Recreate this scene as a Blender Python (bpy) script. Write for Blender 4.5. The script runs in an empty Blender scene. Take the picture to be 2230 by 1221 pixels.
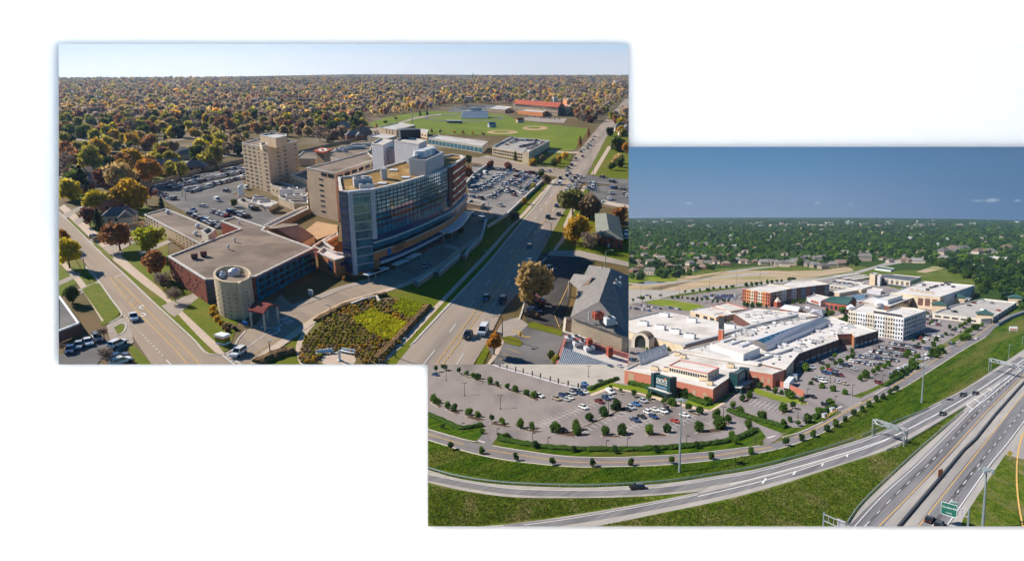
import bpy, bmesh, math, random
import numpy as np
from mathutils import Vector, Matrix
random.seed(7)
RNG = np.random.default_rng(7)
SC = bpy.context.scene
COL = SC.collection

# ------------------------------------------------------------------ camera, light, exposure
FPX, CX, CY, WPX = 1500.0,1115.0,610.5,2230.0          # lens and frame in pixels of the photograph
PITCH_L = math.atan((CY - 150.0) / FPX)                    # the hospital district: level ground
PITCH_R = math.atan((CY - 462.0) / FPX)                    # the mall district: a gently tilted slab
H_L, H_R = 65.0,85.0                                      # metres of the viewpoint above each ground
cam = bpy.data.cameras.new('camera')
cam.sensor_width = 36.0
cam.lens = FPX / WPX * 36.0
cam.clip_start, cam.clip_end = 1.0,60000.0
camo = bpy.data.objects.new('camera', cam)
COL.objects.link(camo)
camo.location = (0,0, H_L)
camo.rotation_euler = (math.pi / 2 - PITCH_L, 0,0)
SC.camera = camo

# The picture is two photographs of two places on a white page, so each place is a slab of land of its own with its own
# daylight: one sun over each, every slab lit and shaded by its own sun only (the slabs would otherwise shade each other).
c_, s_ = math.cos(PITCH_L), math.sin(PITCH_L)
FWD = Vector((0, c_, -s_)); UPV = Vector((0, s_, c_)); RGT = Vector((1,0,0))
SUN = Vector((1.0,-.76,-.60)).normalized()               # low autumn sun, upper left and a little behind
SUN_R = Matrix.Rotation(-(PITCH_L - PITCH_R),3,'X') @ Vector((.95,.33,-1.0)).normalized()   # high summer sun from the left
SLAB = {}
for nm, d, en, tint in (('hospital_district', SUN, 5.0,(1.0,.92,.80)),('mall_district', SUN_R, 4.0,(1.0,.95,.88))):
    SLAB[nm] = bpy.data.collections.new(nm)
    COL.children.link(SLAB[nm])
    sl = bpy.data.lights.new('sun', 'SUN')
    sl.energy, sl.angle, sl.color = en, math.radians(0.5), tint
    so = bpy.data.objects.new('sun', sl)
    COL.objects.link(so)
    so.rotation_euler = d.to_track_quat('-Z', 'Y').to_euler()
    so.location = (-200,0,300)
    SLAB[nm + ' and air'] = bc = bpy.data.collections.new(nm + ' and air')
    bc.children.link(SLAB[nm])
    so.light_linking.receiver_collection = bc if nm == 'mall_district' else SLAB[nm]
    so.light_linking.blocker_collection = bc
world = bpy.data.worlds.new('World')
SC.world = world
world.use_nodes = True
wn = world.node_tree
sky = wn.nodes.new('ShaderNodeTexSky')
sky.sky_type = 'NISHITA'
sky.sun_disc = False
sky.sun_elevation = math.asin(-SUN.z)
sky.sun_rotation = math.atan2(-SUN.x, -SUN.y)
sky.air_density = 1.0
sky.dust_density = 0.1
sky.ozone_density = 5.0
hs = wn.nodes.new('ShaderNodeHueSaturation')                # the deep clear blue that the photograph's shadows show
hs.inputs['Saturation'].default_value = 1.6
wn.links.new(sky.outputs[0], hs.inputs['Color'])
wn.links.new(hs.outputs[0], wn.nodes['Background'].inputs[0])
wn.nodes['Background'].inputs[1].default_value = 0.05
SC.view_settings.view_transform = 'Standard'
SC.view_settings.look = 'None'
SC.view_settings.gamma = 1.0
SC.view_settings.use_curve_mapping = False
EXPO = 0.8
SC.view_settings.exposure = EXPO
SC.cycles.use_denoising = True
SC.cycles.max_bounces = 6
SC.cycles.diffuse_bounces = 2
SC.cycles.volume_bounces = 0
GAIN = 2.0 ** EXPO
HAZE = 7e-5
PANEL = 2.2 / GAIN

# ------------------------------------------------------------------ the two grounds
class World:
    def __init__(s, pitch, h):
        s.p, s.h = pitch, h
        s.c, s.s = math.cos(pitch), math.sin(pitch)
        s.M = Matrix.Translation((0,0, H_L)) @ Matrix.Rotation(-(PITCH_L - pitch),4,'X') @ Matrix.Translation((0,0,-h))
    def P(s, px, py, z=0.0):                               # the point at height z that is seen at a pixel
        x, y = (px - CX) / FPX, -(py - CY) / FPX
        d = Vector((x, s.c + y * s.s, -s.s + y * s.c))
        t = (z - s.h) / d.z
        return Vector((d.x * t, d.y * t, z))
    def H(s, bx, by, ty):                                  # height of something based at bx,by that reaches up to row ty
        Y = s.P(bx, by).y
        t = (CY - ty) / FPX
        return s.h + Y * (t * s.c - s.s) / (s.c + t * s.s)
    def px(s, v):
        q = Vector((v[0], v[1], v[2] - s.h))
        d = q.y * s.c - q.z * s.s
        return CX + FPX * q.x / d, CY - FPX * (q.y * s.s + q.z * s.c) / d
    def mpp(s, px, py):                                    # metres per pixel across the view at a ground point
        v = s.P(px, py); q = v - Vector((0,0, s.h))
        return (q.y * s.c - q.z * s.s) / FPX
WL, WR = World(PITCH_L, H_L), World(PITCH_R, H_R)
OWN = {}

# ------------------------------------------------------------------ materials
def mat(name, c1, c2=None, scale=1.0, rough=0.85, metal=0.0, bump=0.0, detail=4.0, lo=0.35, hi=0.65, c3=None, s3=0.05, rnd=0.0, tone=False, stretch=None, spec=0.3, trans=0.0, cells=None):
    m = bpy.data.materials.new(name)
    m.use_nodes = True
    nt = m.node_tree; N, Lk = nt.nodes, nt.links
    b = N['Principled BSDF']
    b.inputs['Roughness'].default_value = rough
    b.inputs['Metallic'].default_value = metal
    b.inputs['Specular IOR Level'].default_value = .04 if rough > .8 else spec
    m.diffuse_color = (*c1,1)
    col = None
    tc = N.new('ShaderNodeTexCoord')
    vec = tc.outputs['Object']
    if stretch:
        mp = N.new('ShaderNodeMapping'); mp.vector_type = 'TEXTURE'; mp.inputs['Scale'].default_value = [1 / v for v in stretch[:3]]
        if len(stretch) > 3: mp.inputs['Rotation'].default_value = (0,0, stretch[3])
        Lk.new(vec, mp.inputs['Vector']); vec = mp.outputs[0]
    if c2 is None: c2 = tuple(x * 0.82 for x in c1)
    nz = N.new('ShaderNodeTexNoise'); nz.inputs['Scale'].default_value = scale; nz.inputs['Detail'].default_value = detail
    Lk.new(vec, nz.inputs['Vector'])
    mr = N.new('ShaderNodeMapRange'); mr.inputs['From Min'].default_value = lo; mr.inputs['From Max'].default_value = hi
    Lk.new(nz.outputs['Fac'], mr.inputs['Value'])
    mx = N.new('ShaderNodeMix'); mx.data_type = 'RGBA'
    mx.inputs['A'].default_value = (*c1,1); mx.inputs['B'].default_value = (*c2,1)
    Lk.new(mr.outputs[0], mx.inputs['Factor']); col = mx.outputs['Result']
    if c3 is not None:
        n3 = N.new('ShaderNodeTexNoise'); n3.inputs['Scale'].default_value = s3; n3.inputs['Detail'].default_value = 5
        Lk.new(vec, n3.inputs['Vector'])
        m3 = N.new('ShaderNodeMapRange'); m3.inputs['From Min'].default_value = 0.5; m3.inputs['From Max'].default_value = 0.68
        Lk.new(n3.outputs['Fac'], m3.inputs['Value'])
        x3 = N.new('ShaderNodeMix'); x3.data_type = 'RGBA'; x3.inputs['B'].default_value = (*c3,1)
        Lk.new(m3.outputs[0], x3.inputs['Factor']); Lk.new(col, x3.inputs['A']); col = x3.outputs['Result']
    if cells:                                            # panes or patches that differ from each other
        mp2 = N.new('ShaderNodeMapping'); mp2.inputs['Scale'].default_value = cells; Lk.new(tc.outputs['Object'], mp2.inputs['Vector'])
        vo = N.new('ShaderNodeTexVoronoi'); vo.distance = 'CHEBYCHEV'; vo.inputs['Scale'].default_value = 1; vo.inputs['Randomness'].default_value = .35; Lk.new(mp2.outputs[0], vo.inputs['Vector'])
        sc_ = N.new('ShaderNodeSeparateColor'); Lk.new(vo.outputs['Color'], sc_.inputs[0])
        mc = N.new('ShaderNodeMapRange'); mc.inputs['To Min'].default_value = .7; mc.inputs['To Max'].default_value = 1.25; Lk.new(sc_.outputs[0], mc.inputs['Value'])
        xc = N.new('ShaderNodeMix'); xc.data_type = 'RGBA'; xc.blend_type = 'MULTIPLY'; xc.inputs['Factor'].default_value = 1; Lk.new(col, xc.inputs['A']); Lk.new(mc.outputs[0], xc.inputs['B']); col = xc.outputs['Result']
    if tone:
        at = N.new('ShaderNodeAttribute'); at.attribute_name = 'Col'
        xt = N.new('ShaderNodeMix'); xt.data_type = 'RGBA'; xt.blend_type = 'MULTIPLY'; xt.inputs['Factor'].default_value = 1
        Lk.new(col, xt.inputs['A']); Lk.new(at.outputs['Color'], xt.inputs['B']); col = xt.outputs['Result']
    if rnd:
        oi = N.new('ShaderNodeObjectInfo')
        hs = N.new('ShaderNodeHueSaturation')
        ma = N.new('ShaderNodeMapRange'); ma.inputs['To Min'].default_value = 1 - rnd; ma.inputs['To Max'].default_value = 1 + rnd
        Lk.new(oi.outputs['Random'], ma.inputs['Value']); Lk.new(ma.outputs[0], hs.inputs['Value'])
        Lk.new(col, hs.inputs['Color']); col = hs.outputs['Color']
    Lk.new(col, b.inputs['Base Color'])
    if trans:
        tl = N.new('ShaderNodeBsdfTranslucent'); Lk.new(col, tl.inputs[0]); ms = N.new('ShaderNodeMixShader'); ms.inputs[0].default_value = trans
        Lk.new(b.outputs[0], ms.inputs[1]); Lk.new(tl.outputs[0], ms.inputs[2]); Lk.new(ms.outputs[0], N['Material Output'].inputs[0])
    if bump:
        bp = N.new('ShaderNodeBump'); bp.inputs['Strength'].default_value = bump; bp.inputs['Distance'].default_value = 0.3
        Lk.new(nz.outputs['Fac'], bp.inputs['Height']); Lk.new(bp.outputs[0], b.inputs['Normal'])
    return m

M = {}
def heading(W, a, b):
    v = W.P(*b) - W.P(*a); return math.atan2(v.y, v.x)
A_ROAD, A_STREET = heading(WL, (900,747),(1214,388)), heading(WL, (420,738),(224,555))
A_BANK, A_HWY = heading(WR, (1806,934),(2088,767)), heading(WR, (1956,1145),(2168,903))
def dm(k, *a, **kw): M[k] = mat(k, *a, **kw)
dm('suburb', (.17,.11,.05),(.12,.095,.03), scale=.05, c3=(.22,.17,.12), s3=.02)
dm('lawn_autumn', (.095,.14,.003),(.155,.17,.008), scale=.6, detail=9, c3=(.19,.155,.03), s3=.04, bump=.2)
dm('field_grass', (.125,.185,.012),(.175,.22,.02), scale=.06, detail=9, c3=(.21,.23,.035), s3=.02)
dm('meadow_grass', (.045,.09,.004),(.115,.145,.016), scale=.9, detail=12, lo=.4, hi=.6, c3=(.19,.16,.065), s3=.12, bump=.8, stretch=(1,.35,1))
dm('mown_grass', (.026,.068,.002),(.072,.115,.006), scale=.45, detail=12, lo=.4, hi=.6, bump=.6, stretch=(.12,.9,1, A_BANK), c3=(.13,.125,.03), s3=.07)
dm('hedge_leaf', (.045,.085,.012),(.02,.042,.008), scale=1.2, lo=.4, hi=.6, bump=1.0)
dm('road', (.41,.33,.265),(.355,.285,.23), scale=.35, detail=8, c3=(.27,.225,.19), s3=.09, stretch=(.08,1.3,1, A_ROAD))
dm('concrete_old', (.42,.35,.29),(.37,.31,.26), scale=.2, c3=(.33,.28,.23), s3=.06)
dm('street', (.385,.30,.225),(.34,.265,.20), scale=.4, detail=8, c3=(.27,.215,.17), s3=.08, stretch=(.1,1.3,1, A_STREET))
dm('asphalt', (.17,.16,.155),(.13,.125,.122), scale=.15, detail=7, c3=(.22,.205,.195), s3=.05)
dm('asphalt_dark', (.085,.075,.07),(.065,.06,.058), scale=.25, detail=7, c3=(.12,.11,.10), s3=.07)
dm('lot', (.275,.24,.232),(.235,.206,.202), scale=.12, detail=9, c3=(.155,.137,.137), s3=.05, stretch=(1,.3,1))
dm('deck_grey', (.30,.275,.26),(.26,.24,.225), scale=.2, detail=7, c3=(.22,.2,.19), s3=.06)
dm('bed_soil', (.19,.14,.06),(.13,.105,.04), scale=.8)
dm('deck', (.42,.39,.36),(.37,.345,.32), scale=.1, detail=7, c3=(.46,.43,.39), s3=.03)
dm('ring', (.205,.188,.195),(.17,.158,.165), scale=.3, detail=8, c3=(.235,.215,.215), s3=.06)
dm('shoulder', (.40,.365,.335),(.33,.305,.285), scale=.5, detail=10, c3=(.27,.25,.235), s3=.1, stretch=(.12,1,1, A_HWY))
dm('lane', (.225,.215,.22),(.17,.165,.175), scale=.9, detail=10, c3=(.135,.13,.14), s3=.25, stretch=(.05,1,1, A_HWY))
dm('walk', (.60,.47,.36),(.53,.415,.32), scale=.6, detail=5)
dm('kerb', (.6,.54,.47),(.52,.47,.41), scale=1.)
dm('mulch', (.10,.065,.05),(.07,.045,.036), scale=1.5)
dm('dirt', (.46,.33,.23),(.34,.27,.16), scale=.03, detail=6, c3=(.22,.24,.08), s3=.012)
dm('clay', (.55,.36,.2),(.48,.31,.17), scale=.2)
dm('white_paint', (.78,.77,.74),(.68,.67,.64), scale=1.5)
dm('yellow_paint', (.68,.42,.13),(.58,.36,.12), scale=1.5)
dm('water', (.02,.04,.07),(.03,.06,.09), scale=.1, rough=.08, spec=.6)
dm('tan', (.68,.51,.35),(.63,.465,.32), scale=.5, c3=(.60,.44,.30), s3=.2)
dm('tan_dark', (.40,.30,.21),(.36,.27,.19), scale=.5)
dm('cream', (.66,.53,.375),(.60,.48,.34), scale=.4, c3=(.5,.40,.29), s3=.15)
dm('stone_light', (.62,.55,.46),(.56,.5,.42), scale=.4)
dm('brick', (.40,.105,.065),(.33,.085,.055), scale=1.2, detail=8, c3=(.40,.15,.10), s3=.3)
dm('brick_orange', (.66,.25,.10),(.58,.22,.09), scale=.8, detail=8, c3=(.46,.2,.1), s3=.2)
dm('brick_salmon', (.47,.175,.12),(.42,.155,.105), scale=.8, detail=8, c3=(.47,.18,.13), s3=.2)
dm('brick_dark', (.20,.10,.085),(.16,.08,.07), scale=.8, detail=8)
dm('roof_tar', (.31,.24,.185),(.22,.17,.135), scale=.16, detail=10, lo=.3, hi=.7, c3=(.16,.125,.10), s3=.07)
dm('roof_brown', (.27,.21,.165),(.16,.13,.105), scale=.1, detail=10, c3=(.35,.27,.21), s3=.04)
dm('roof_white', (.64,.60,.575),(.56,.525,.50), scale=.14, detail=10, lo=.3, hi=.7, c3=(.46,.42,.385), s3=.06)
dm('roof_pale', (.60,.57,.53),(.53,.5,.46), scale=.1, detail=6, c3=(.46,.43,.39), s3=.04)
dm('sedum', (.38,.21,.06),(.20,.13,.05), scale=.7, detail=12, lo=.4, hi=.6, c3=(.42,.29,.12), s3=.15, bump=.4)
dm('coping', (.66,.62,.57),(.6,.56,.51), scale=.6)
dm('coping_red', (.5,.2,.17),(.45,.18,.15), scale=.6)
dm('metal_grey', (.46,.47,.49),(.40,.41,.43), scale=.6, rough=.5, metal=.1)
dm('metal_white', (.68,.69,.71),(.62,.63,.65), scale=.5, rough=.5)
dm('panel_grey', (.54,.54,.59),(.50,.50,.55), scale=.3, rough=.5)
dm('metal_dark', (.05,.055,.065),(.035,.04,.05), scale=.6, rough=.5)
dm('galv', (.29,.34,.34),(.25,.30,.30), scale=.8, rough=.45, metal=.3)
dm('pole_brown', (.10,.075,.06),(.08,.06,.05), scale=1., rough=.6)
dm('pole_grey', (.4,.42,.42),(.35,.37,.37), scale=1., rough=.5, metal=.3)
dm('shingle_grey', (.22,.205,.195),(.17,.16,.155), scale=.7, detail=8, rnd=.35)
dm('shingle_brown', (.24,.175,.14),(.18,.135,.11), scale=.7, detail=8, rnd=.25)
dm('shingle_green', (.22,.235,.20),(.18,.195,.165), scale=.6, detail=8)
dm('roof_green', (.035,.10,.085),(.028,.08,.07), scale=.5, rough=.6)
dm('roof_blue', (.12,.2,.30),(.10,.17,.26), scale=.5, rough=.5)
dm('tile_red', (.50,.13,.075),(.42,.11,.06), scale=.4)
dm('house_wall', (.50,.42,.35),(.43,.36,.3), scale=.5, rnd=.35)
dm('house_brick', (.30,.15,.11),(.24,.12,.09), scale=.9, rnd=.2)
dm('glass_dark', (.018,.022,.03),(.03,.036,.045), scale=.2, rough=.12, spec=.6, rnd=.6)
dm('glass_blue', (.16,.38,.46),(.06,.22,.34), scale=.18, rough=.07, metal=.45, spec=.6, lo=.3, hi=.7, cells=(.6,.6,.7))
dm('glass_mirror', (.62,.70,.70),(.40,.52,.54), scale=.12, rough=.05, metal=.4, lo=.3, hi=.7, cells=(.4,.4,.5))
dm('glass_teal', (.015,.21,.33),(.01,.14,.25), scale=.25, rough=.15, spec=.6, cells=(.5,.5,.6))
dm('glass_navy', (.012,.035,.10),(.02,.05,.15), scale=.3, rough=.2, spec=.6)
dm('window_pale', (.40,.38,.35),(.10,.10,.11), scale=.35, rough=.2, rnd=.5, lo=.45, hi=.55)
dm('store_green', (.014,.06,.07),(.010,.045,.055), scale=.4, rough=.5)
dm('sign_green', (.02,.14,.10),(.018,.12,.09), scale=.6, rough=.5)
dm('white_letter', (.85,.85,.83),(.8,.8,.78), scale=1.)
dm('orange_mark', (.75,.16,.03),(.7,.14,.03), scale=1.)
dm('blue_mark', (.03,.16,.45),(.025,.14,.4), scale=1.)
dm('canopy_red', (.23,.06,.05),(.2,.05,.045), scale=1.5, stretch=(4,.2,1))
dm('bark', (.07,.05,.04),(.05,.037,.03), scale=2.)
dm('tyre', (.015,.015,.016),(.02,.02,.021), scale=2., rough=.9)
dm('car_glass', (.012,.015,.02),(.02,.024,.03), scale=.5, rough=.06, spec=.8)
dm('tail_red', (.4,.02,.015),(.35,.02,.015), scale=1., rough=.3)
dm('steel', (.42,.43,.45),(.36,.37,.4), scale=.5, rough=.4, metal=.2)
for k, c in {'white': (.78,.78,.78),'silver': (.42,.44,.47),'grey': (.16,.17,.18),'black': (.014,.015,.018),'navy': (.025,.06,.16),'blue': (.05,.17,.42),
             'maroon': (.16,.02,.02),'red': (.42,.05,.025),'beige': (.4,.33,.25),'gold': (.62,.42,.06),'orange': (.5,.17,.05)}.items():
    dm('paint_' + k, c, tuple(x * .95 for x in c), scale=.5, rough=.22, spec=.6)
LEAF = {'gold': (.72,.43,.035),'yellow': (.66,.52,.03),'olive': (.42,.36,.05),'orange': (.62,.28,.04),'rust': (.42,.19,.07),'maroon': (.26,.10,.07),
        'brown': (.38,.26,.16),'bare': (.27,.20,.16),'green': (.11,.15,.03),'conifer': (.028,.055,.028),'willow': (.32,.31,.09),'tan': (.58,.40,.16),
        'lime': (.50,.50,.03),'leaf': (.085,.165,.016),'leaf_dark': (.045,.105,.016),'leaf_light': (.13,.23,.02),'leaf_blue': (.05,.11,.04)}
for k, c in LEAF.items():
    dm('leaf_' + k, c, tuple(x * .68 for x in c), scale=2.2, lo=.35, hi=.65, rnd=.18, tone=True, rough=.7, trans=.42)
dm('forest', (1,1,1),(.72,.72,.72), scale=.25, tone=True, trans=.4)

# ------------------------------------------------------------------ mesh and object helpers
class MB:
    def __init__(s): s.v, s.f, s.m = [], [], []
    def face(s, pts, mi=0):
        i = len(s.v); s.v += [tuple(p) for p in pts]; s.f.append(tuple(range(i, i + len(pts)))); s.m.append(mi)
    def box(s, x0, y0, z0, x1, y1, z1, mi=0):
        i = len(s.v)
        s.v += [(x, y, z) for z in (z0, z1) for x, y in ((x0, y0),(x1, y0),(x1, y1),(x0, y1))]
        for f in ((0,3,2,1),(4,5,6,7),(0,1,5,4),(1,2,6,5),(2,3,7,6),(3,0,4,7)):
            s.f.append(tuple(i + k for k in f)); s.m.append(mi)
    def side(s, poly, z0, z1, mi=0, closed=True):
        n = len(poly); i = len(s.v)
        s.v += [(p[0], p[1], z0) for p in poly] + [(p[0], p[1], z1) for p in poly]
        for k in range(n if closed else n - 1):
            a, b = k, (k + 1) % n
            s.f.append((i + a, i + b, i + n + b, i + n + a)); s.m.append(mi)
    def cap(s, poly, z, mi=0): s.face([(p[0], p[1], z) for p in poly], mi)
    def prism(s, poly, z0, z1, mi=0):
        s.side(poly, z0, z1, mi); s.cap(poly, z1, mi); s.cap(poly[::-1], z0, mi)
    def ring(s, outer, inner, z, mi=0):
        n = len(outer)
        for k in range(n):
            a, b = k, (k + 1) % n
            s.face([(*outer[a][:2], z),(*outer[b][:2], z),(*inner[b][:2], z),(*inner[a][:2], z)], mi)
    def tube(s, p0, p1, r0, r1=None, n=6, mi=0):
        r1 = r0 if r1 is None else r1
        p0, p1 = Vector(p0), Vector(p1); d = (p1 - p0).normalized()
        u = d.orthogonal().normalized(); w = d.cross(u); i = len(s.v)
        for p, r in ((p0, r0),(p1, r1)):
            s.v += [tuple(p + (u * math.cos(2 * math.pi * k / n) + w * math.sin(2 * math.pi * k / n)) * r) for k in range(n)]
        for k in range(n):
            s.f.append((i + k, i + (k + 1) % n, i + n + (k + 1) % n, i + n + k)); s.m.append(mi)
        s.f.append(tuple(i + n + k for k in range(n))); s.m.append(mi)
        s.f.append(tuple(i + n - 1 - k for k in range(n))); s.m.append(mi)
    def mesh(s, name, mats):
        me = bpy.data.meshes.new(name)
        me.from_pydata(s.v, [], s.f)
        for m in mats: me.materials.append(M[m] if isinstance(m, str) else m)
        if len(mats) > 1: me.polygons.foreach_set('material_index', s.m)
        me.update()
        return me

def tag(o, label=None, cat=None, group=None, kind=None):
    if label: o['label'] = label
    if cat: o['category'] = cat
    if group: o['group'] = group
    if kind: o['kind'] = kind
    return o
def link(name, data, W=None, parent=None, loc=(0,0,0), rz=0.0, sc=None):
    o = bpy.data.objects.new(name, data)
    SLAB['mall_district' if (W or OWN[parent.name]) is WR else 'hospital_district'].objects.link(o)
    L = Matrix.Translation(Vector(loc)) @ Matrix.Rotation(rz, 4,'Z')
    if sc is not None: L = L @ Matrix.Diagonal((*sc, 1))
    if parent is not None:
        o.parent = parent
        o.matrix_local = L
        OWN[o.name] = OWN[parent.name]
    else:
        o.matrix_world = W.M @ L
        OWN[o.name] = W
    return o
def thing(W, name, label, cat, base, group=None, rz=0.0):
    return tag(link(name, None, W, None, base, rz), label, cat, group)
def part(name, mb, mats, parent, **k):
    mats = [mats] if isinstance(mats, str) else mats
    return link(name, mb.mesh(name, mats), None, parent, **k)
def single(W, name, mb, mats, label=None, cat=None, base=(0,0,0), group=None, kind=None, **k):
    mats = [mats] if isinstance(mats, str) else mats
    return tag(link(name, mb.mesh(name, mats), W, None, base, **k), label, cat, group, kind)
def shift(poly, b): return [Vector((p[0] - b[0], p[1] - b[1], (p[2] if len(p) > 2 else 0) - b[2])) for p in poly]
def area(poly): return .5 * sum(poly[i][0] * poly[(i + 1) % len(poly)][1] - poly[(i + 1) % len(poly)][0] * poly[i][1] for i in range(len(poly)))
def ccw(poly): return list(poly) if area(poly) > 0 else list(poly)[::-1]
def inset(poly, d):
    n = len(poly); out = []
    for i in range(n):
        a, b, c = Vector(poly[i - 1][:2]), Vector(poly[i][:2]), Vector(poly[(i + 1) % n][:2])
        e1, e2 = (b - a),(c - b)
        if e1.length < 1e-6 or e2.length < 1e-6: out.append(b); continue
        e1.normalize(); e2.normalize()
        n1, n2 = Vector((-e1.y, e1.x)), Vector((-e2.y, e2.x))
        k = n1 + n2
        k = k / max(.35, k.dot(n1)) if k.length > 1e-6 else n1
        out.append(b + k * d)
    return out

# pixel polygons cut to the outline of each picture window
PANE_L = (128,96,1369,793)
def clip_rect(poly, x0, y0, x1, y1):
    def cut(pl, ax, v, keep_more):
        out = []
        for i in range(len(pl)):
            a, b = pl[i - 1], pl[i]
            ia = (a[ax] >= v) if keep_more else (a[ax] <= v)
            ib = (b[ax] >= v) if keep_more else (b[ax] <= v)
            if ia != ib:
                t = (v - a[ax]) / (b[ax] - a[ax]); q = [a[0] + t * (b[0] - a[0]), a[1] + t * (b[1] - a[1])]; q[ax] = v; out.append(tuple(q))
            if ib: out.append(b)
        return out
    for ax, v, k in ((0, x0, True),(0, x1, False),(1, y0, True),(1, y1, False)):
        if not poly: return []
        poly = cut(poly, ax, v, k)
    return poly
def panes(W, poly):
    if W is WL: return [p for p in [clip_rect(poly, 128,90,1369,793)] if len(p) > 2]
    return [p for p in (clip_rect(poly, 1369,300,2300,1145), clip_rect(poly, 932,793,1369,1145)) if len(p) > 2]
def sheet(W, name, poly, m, z, label=None, cat=None, kind='structure'):
    mb = MB()
    for p in panes(W, poly): mb.cap(ccw([W.P(x, y, z) for x, y in p]), z)
    if not mb.f: return None
    return single(W, name, mb, m, label, cat, kind=kind)
def polyline_m(W, pts, z): return [W.P(x, y, z) for x, y in pts]
def resample(P, step):
    out = [P[0]]
    for a, b in zip(P, P[1:]):
        n = max(1, int((b - a).length / step))
        out += [a.lerp(b, k / n) for k in range(1, n + 1)]
    return out
def smooth_px(pts, k=6):
    out = []
    n = len(pts)
    for i in range(n - 1):
        p0, p1, p2, p3 = pts[max(0, i - 1)], pts[i], pts[i + 1], pts[min(n - 1, i + 2)]
        for j in range(k):
            t = j / k
            out.append(tuple(.5 * ((2 * b) + (-a + c) * t + (2 * a - 5 * b + 4 * c - d) * t * t + (-a + 3 * b - 3 * c + d) * t ** 3) for a, b, c, d in zip(p0, p1, p2, p3)))
    out.append(pts[-1])
    return out
def ribbon(mb, P, w, z0=None, h=0.0, mi=0):
    n = len(P); L, R = [], []
    for i in range(n):
        d = (P[min(n - 1, i + 1)] - P[max(0, i - 1)]); d.z = 0
        if d.length < 1e-9: d = Vector((1,0,0))
        d.normalize(); q = Vector((-d.y, d.x, 0)) * w / 2
        L.append(P[i] + q); R.append(P[i] - q)
    for i in range(n - 1):
        a, b, c, d = L[i], R[i], R[i + 1], L[i + 1]
        if h:
            u = Vector((0,0, h))
            mb.face([a + u, b + u, c + u, d + u], mi); mb.face([b, c, c + u, b + u], mi); mb.face([d, a, a + u, d + u], mi)
            if i == 0: mb.face([a, b, b + u, a + u], mi)
            if i == n - 2: mb.face([c, d, d + u, c + u], mi)
        else: mb.face([a, b, c, d], mi)
def stripe(W, pts, w, m='white_paint', z=.06, dash=None, smooth=True, name='road_marking'):
    pts = smooth_px(pts) if smooth and len(pts) > 2 else pts
    P = polyline_m(W, pts, z); mb = MB()
    if dash:
        on, off = dash; Q = resample(P, on / 3.0); acc = 0.0; cur = []
        for a, b in zip(Q, Q[1:]):
            if acc % (on + off) < on: cur = cur or [a]; cur.append(b)
            elif cur: ribbon(mb, cur, w); cur = []
            acc += (b - a).length
        if len(cur) > 1: ribbon(mb, cur, w)
    else: ribbon(mb, P, w)
    return single(W, name, mb, m, kind='structure')
def kerb_line(W, pts, m='kerb', w=.45, h=.14, z=0.0, smooth=True):
    pts = smooth_px(pts) if smooth and len(pts) > 2 else pts
    mb = MB(); ribbon(mb, polyline_m(W, pts, z), w, h=h)
    return single(W, 'kerb', mb, m, kind='structure')

# ------------------------------------------------------------------ buildings
UNIT = MB(); UNIT.box(-.5,-.5,-.5,.5,.5,.5)
UNITS = {}
def unit(m):
    if m not in UNITS: UNITS[m] = UNIT.mesh('unit_' + m, [m])
    return UNITS[m]
def block(root, poly, z0, z1, wall, roof, par=.7, cop='coping', wname='wall', rname='roof', ct=.45, z1s=None):
    """walls, a recessed roof and a coping ring on a footprint (root-relative points)"""
    poly = ccw(poly)
    mb = MB(); mb.side(poly, z0, z1); w = part(wname, mb, wall, root)
    inn = inset(poly, ct)
    mb = MB(); mb.cap(inn, z1 - par); r = part(rname, mb, roof, root)
    mb = MB(); out = inset(poly, -.12)
    mb.ring(out, inn, z1 + .12); mb.side(out, z1 - .3, z1 + .12); mb.side(inn[::-1], z1 - par, z1 + .12)
    part('coping', mb, cop, root)
    return poly
def face_pieces(root, A, B, us, zs, w, h, m, depth=.18, name='window', jit=0.0):
    """pieces set into the wall from A to B (outside on the right of A->B); us are fractions, zs are heights of the centres"""
    A, B = Vector(A[:2]), Vector(B[:2]); d = B - A; L = d.length; a = math.atan2(d.y, d.x); me = unit(m)
    for z in zs:
        for u in us:
            p = A + d * u
            link(name, me, None, root, (p.x, p.y, z), a, (w * L if w < 1 else w, depth, h))
def building(W, name, label, cat, roof_px, H, wall, roof, **k):
    F = ccw([W.P(x, y, H) for x, y in roof_px])
    b = Vector((sum(p.x for p in F) / len(F), sum(p.y for p in F) / len(F),0))
    grp = k.pop('group', None); z0 = k.pop('z0', 0.0)
    root = thing(W, name, label, cat, b, grp)
    block(root, shift(F, b), z0, H, wall, roof, **k)
    return root, b
def loc_px(W, b, px, H): return [W.P(x, y, H) - b for x, y in px]
def gable(mb_w, mb_r, w, d, h, rh, hip=0.0, over=.4):
    x, y = w / 2, d / 2
    mb_w.side([(-x, -y),(x, -y),(x, y),(-x, y)], 0, h)
    X, Y = x + over, y + over; r = X - hip * Y
    mb_r.face([(-X, -Y, h - .1),(X, -Y, h - .1),(r, 0, h + rh),(-r, 0, h + rh)])
    mb_r.face([(X, Y, h - .1),(-X, Y, h - .1),(-r, 0, h + rh),(r, 0, h + rh)])
    mb_r.face([(X, -Y, h - .1),(X, Y, h - .1),(r, 0, h + rh)])
    mb_r.face([(-X, Y, h - .1),(-X, -Y, h - .1),(-r, 0, h + rh)])
HPROTO = {}
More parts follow.
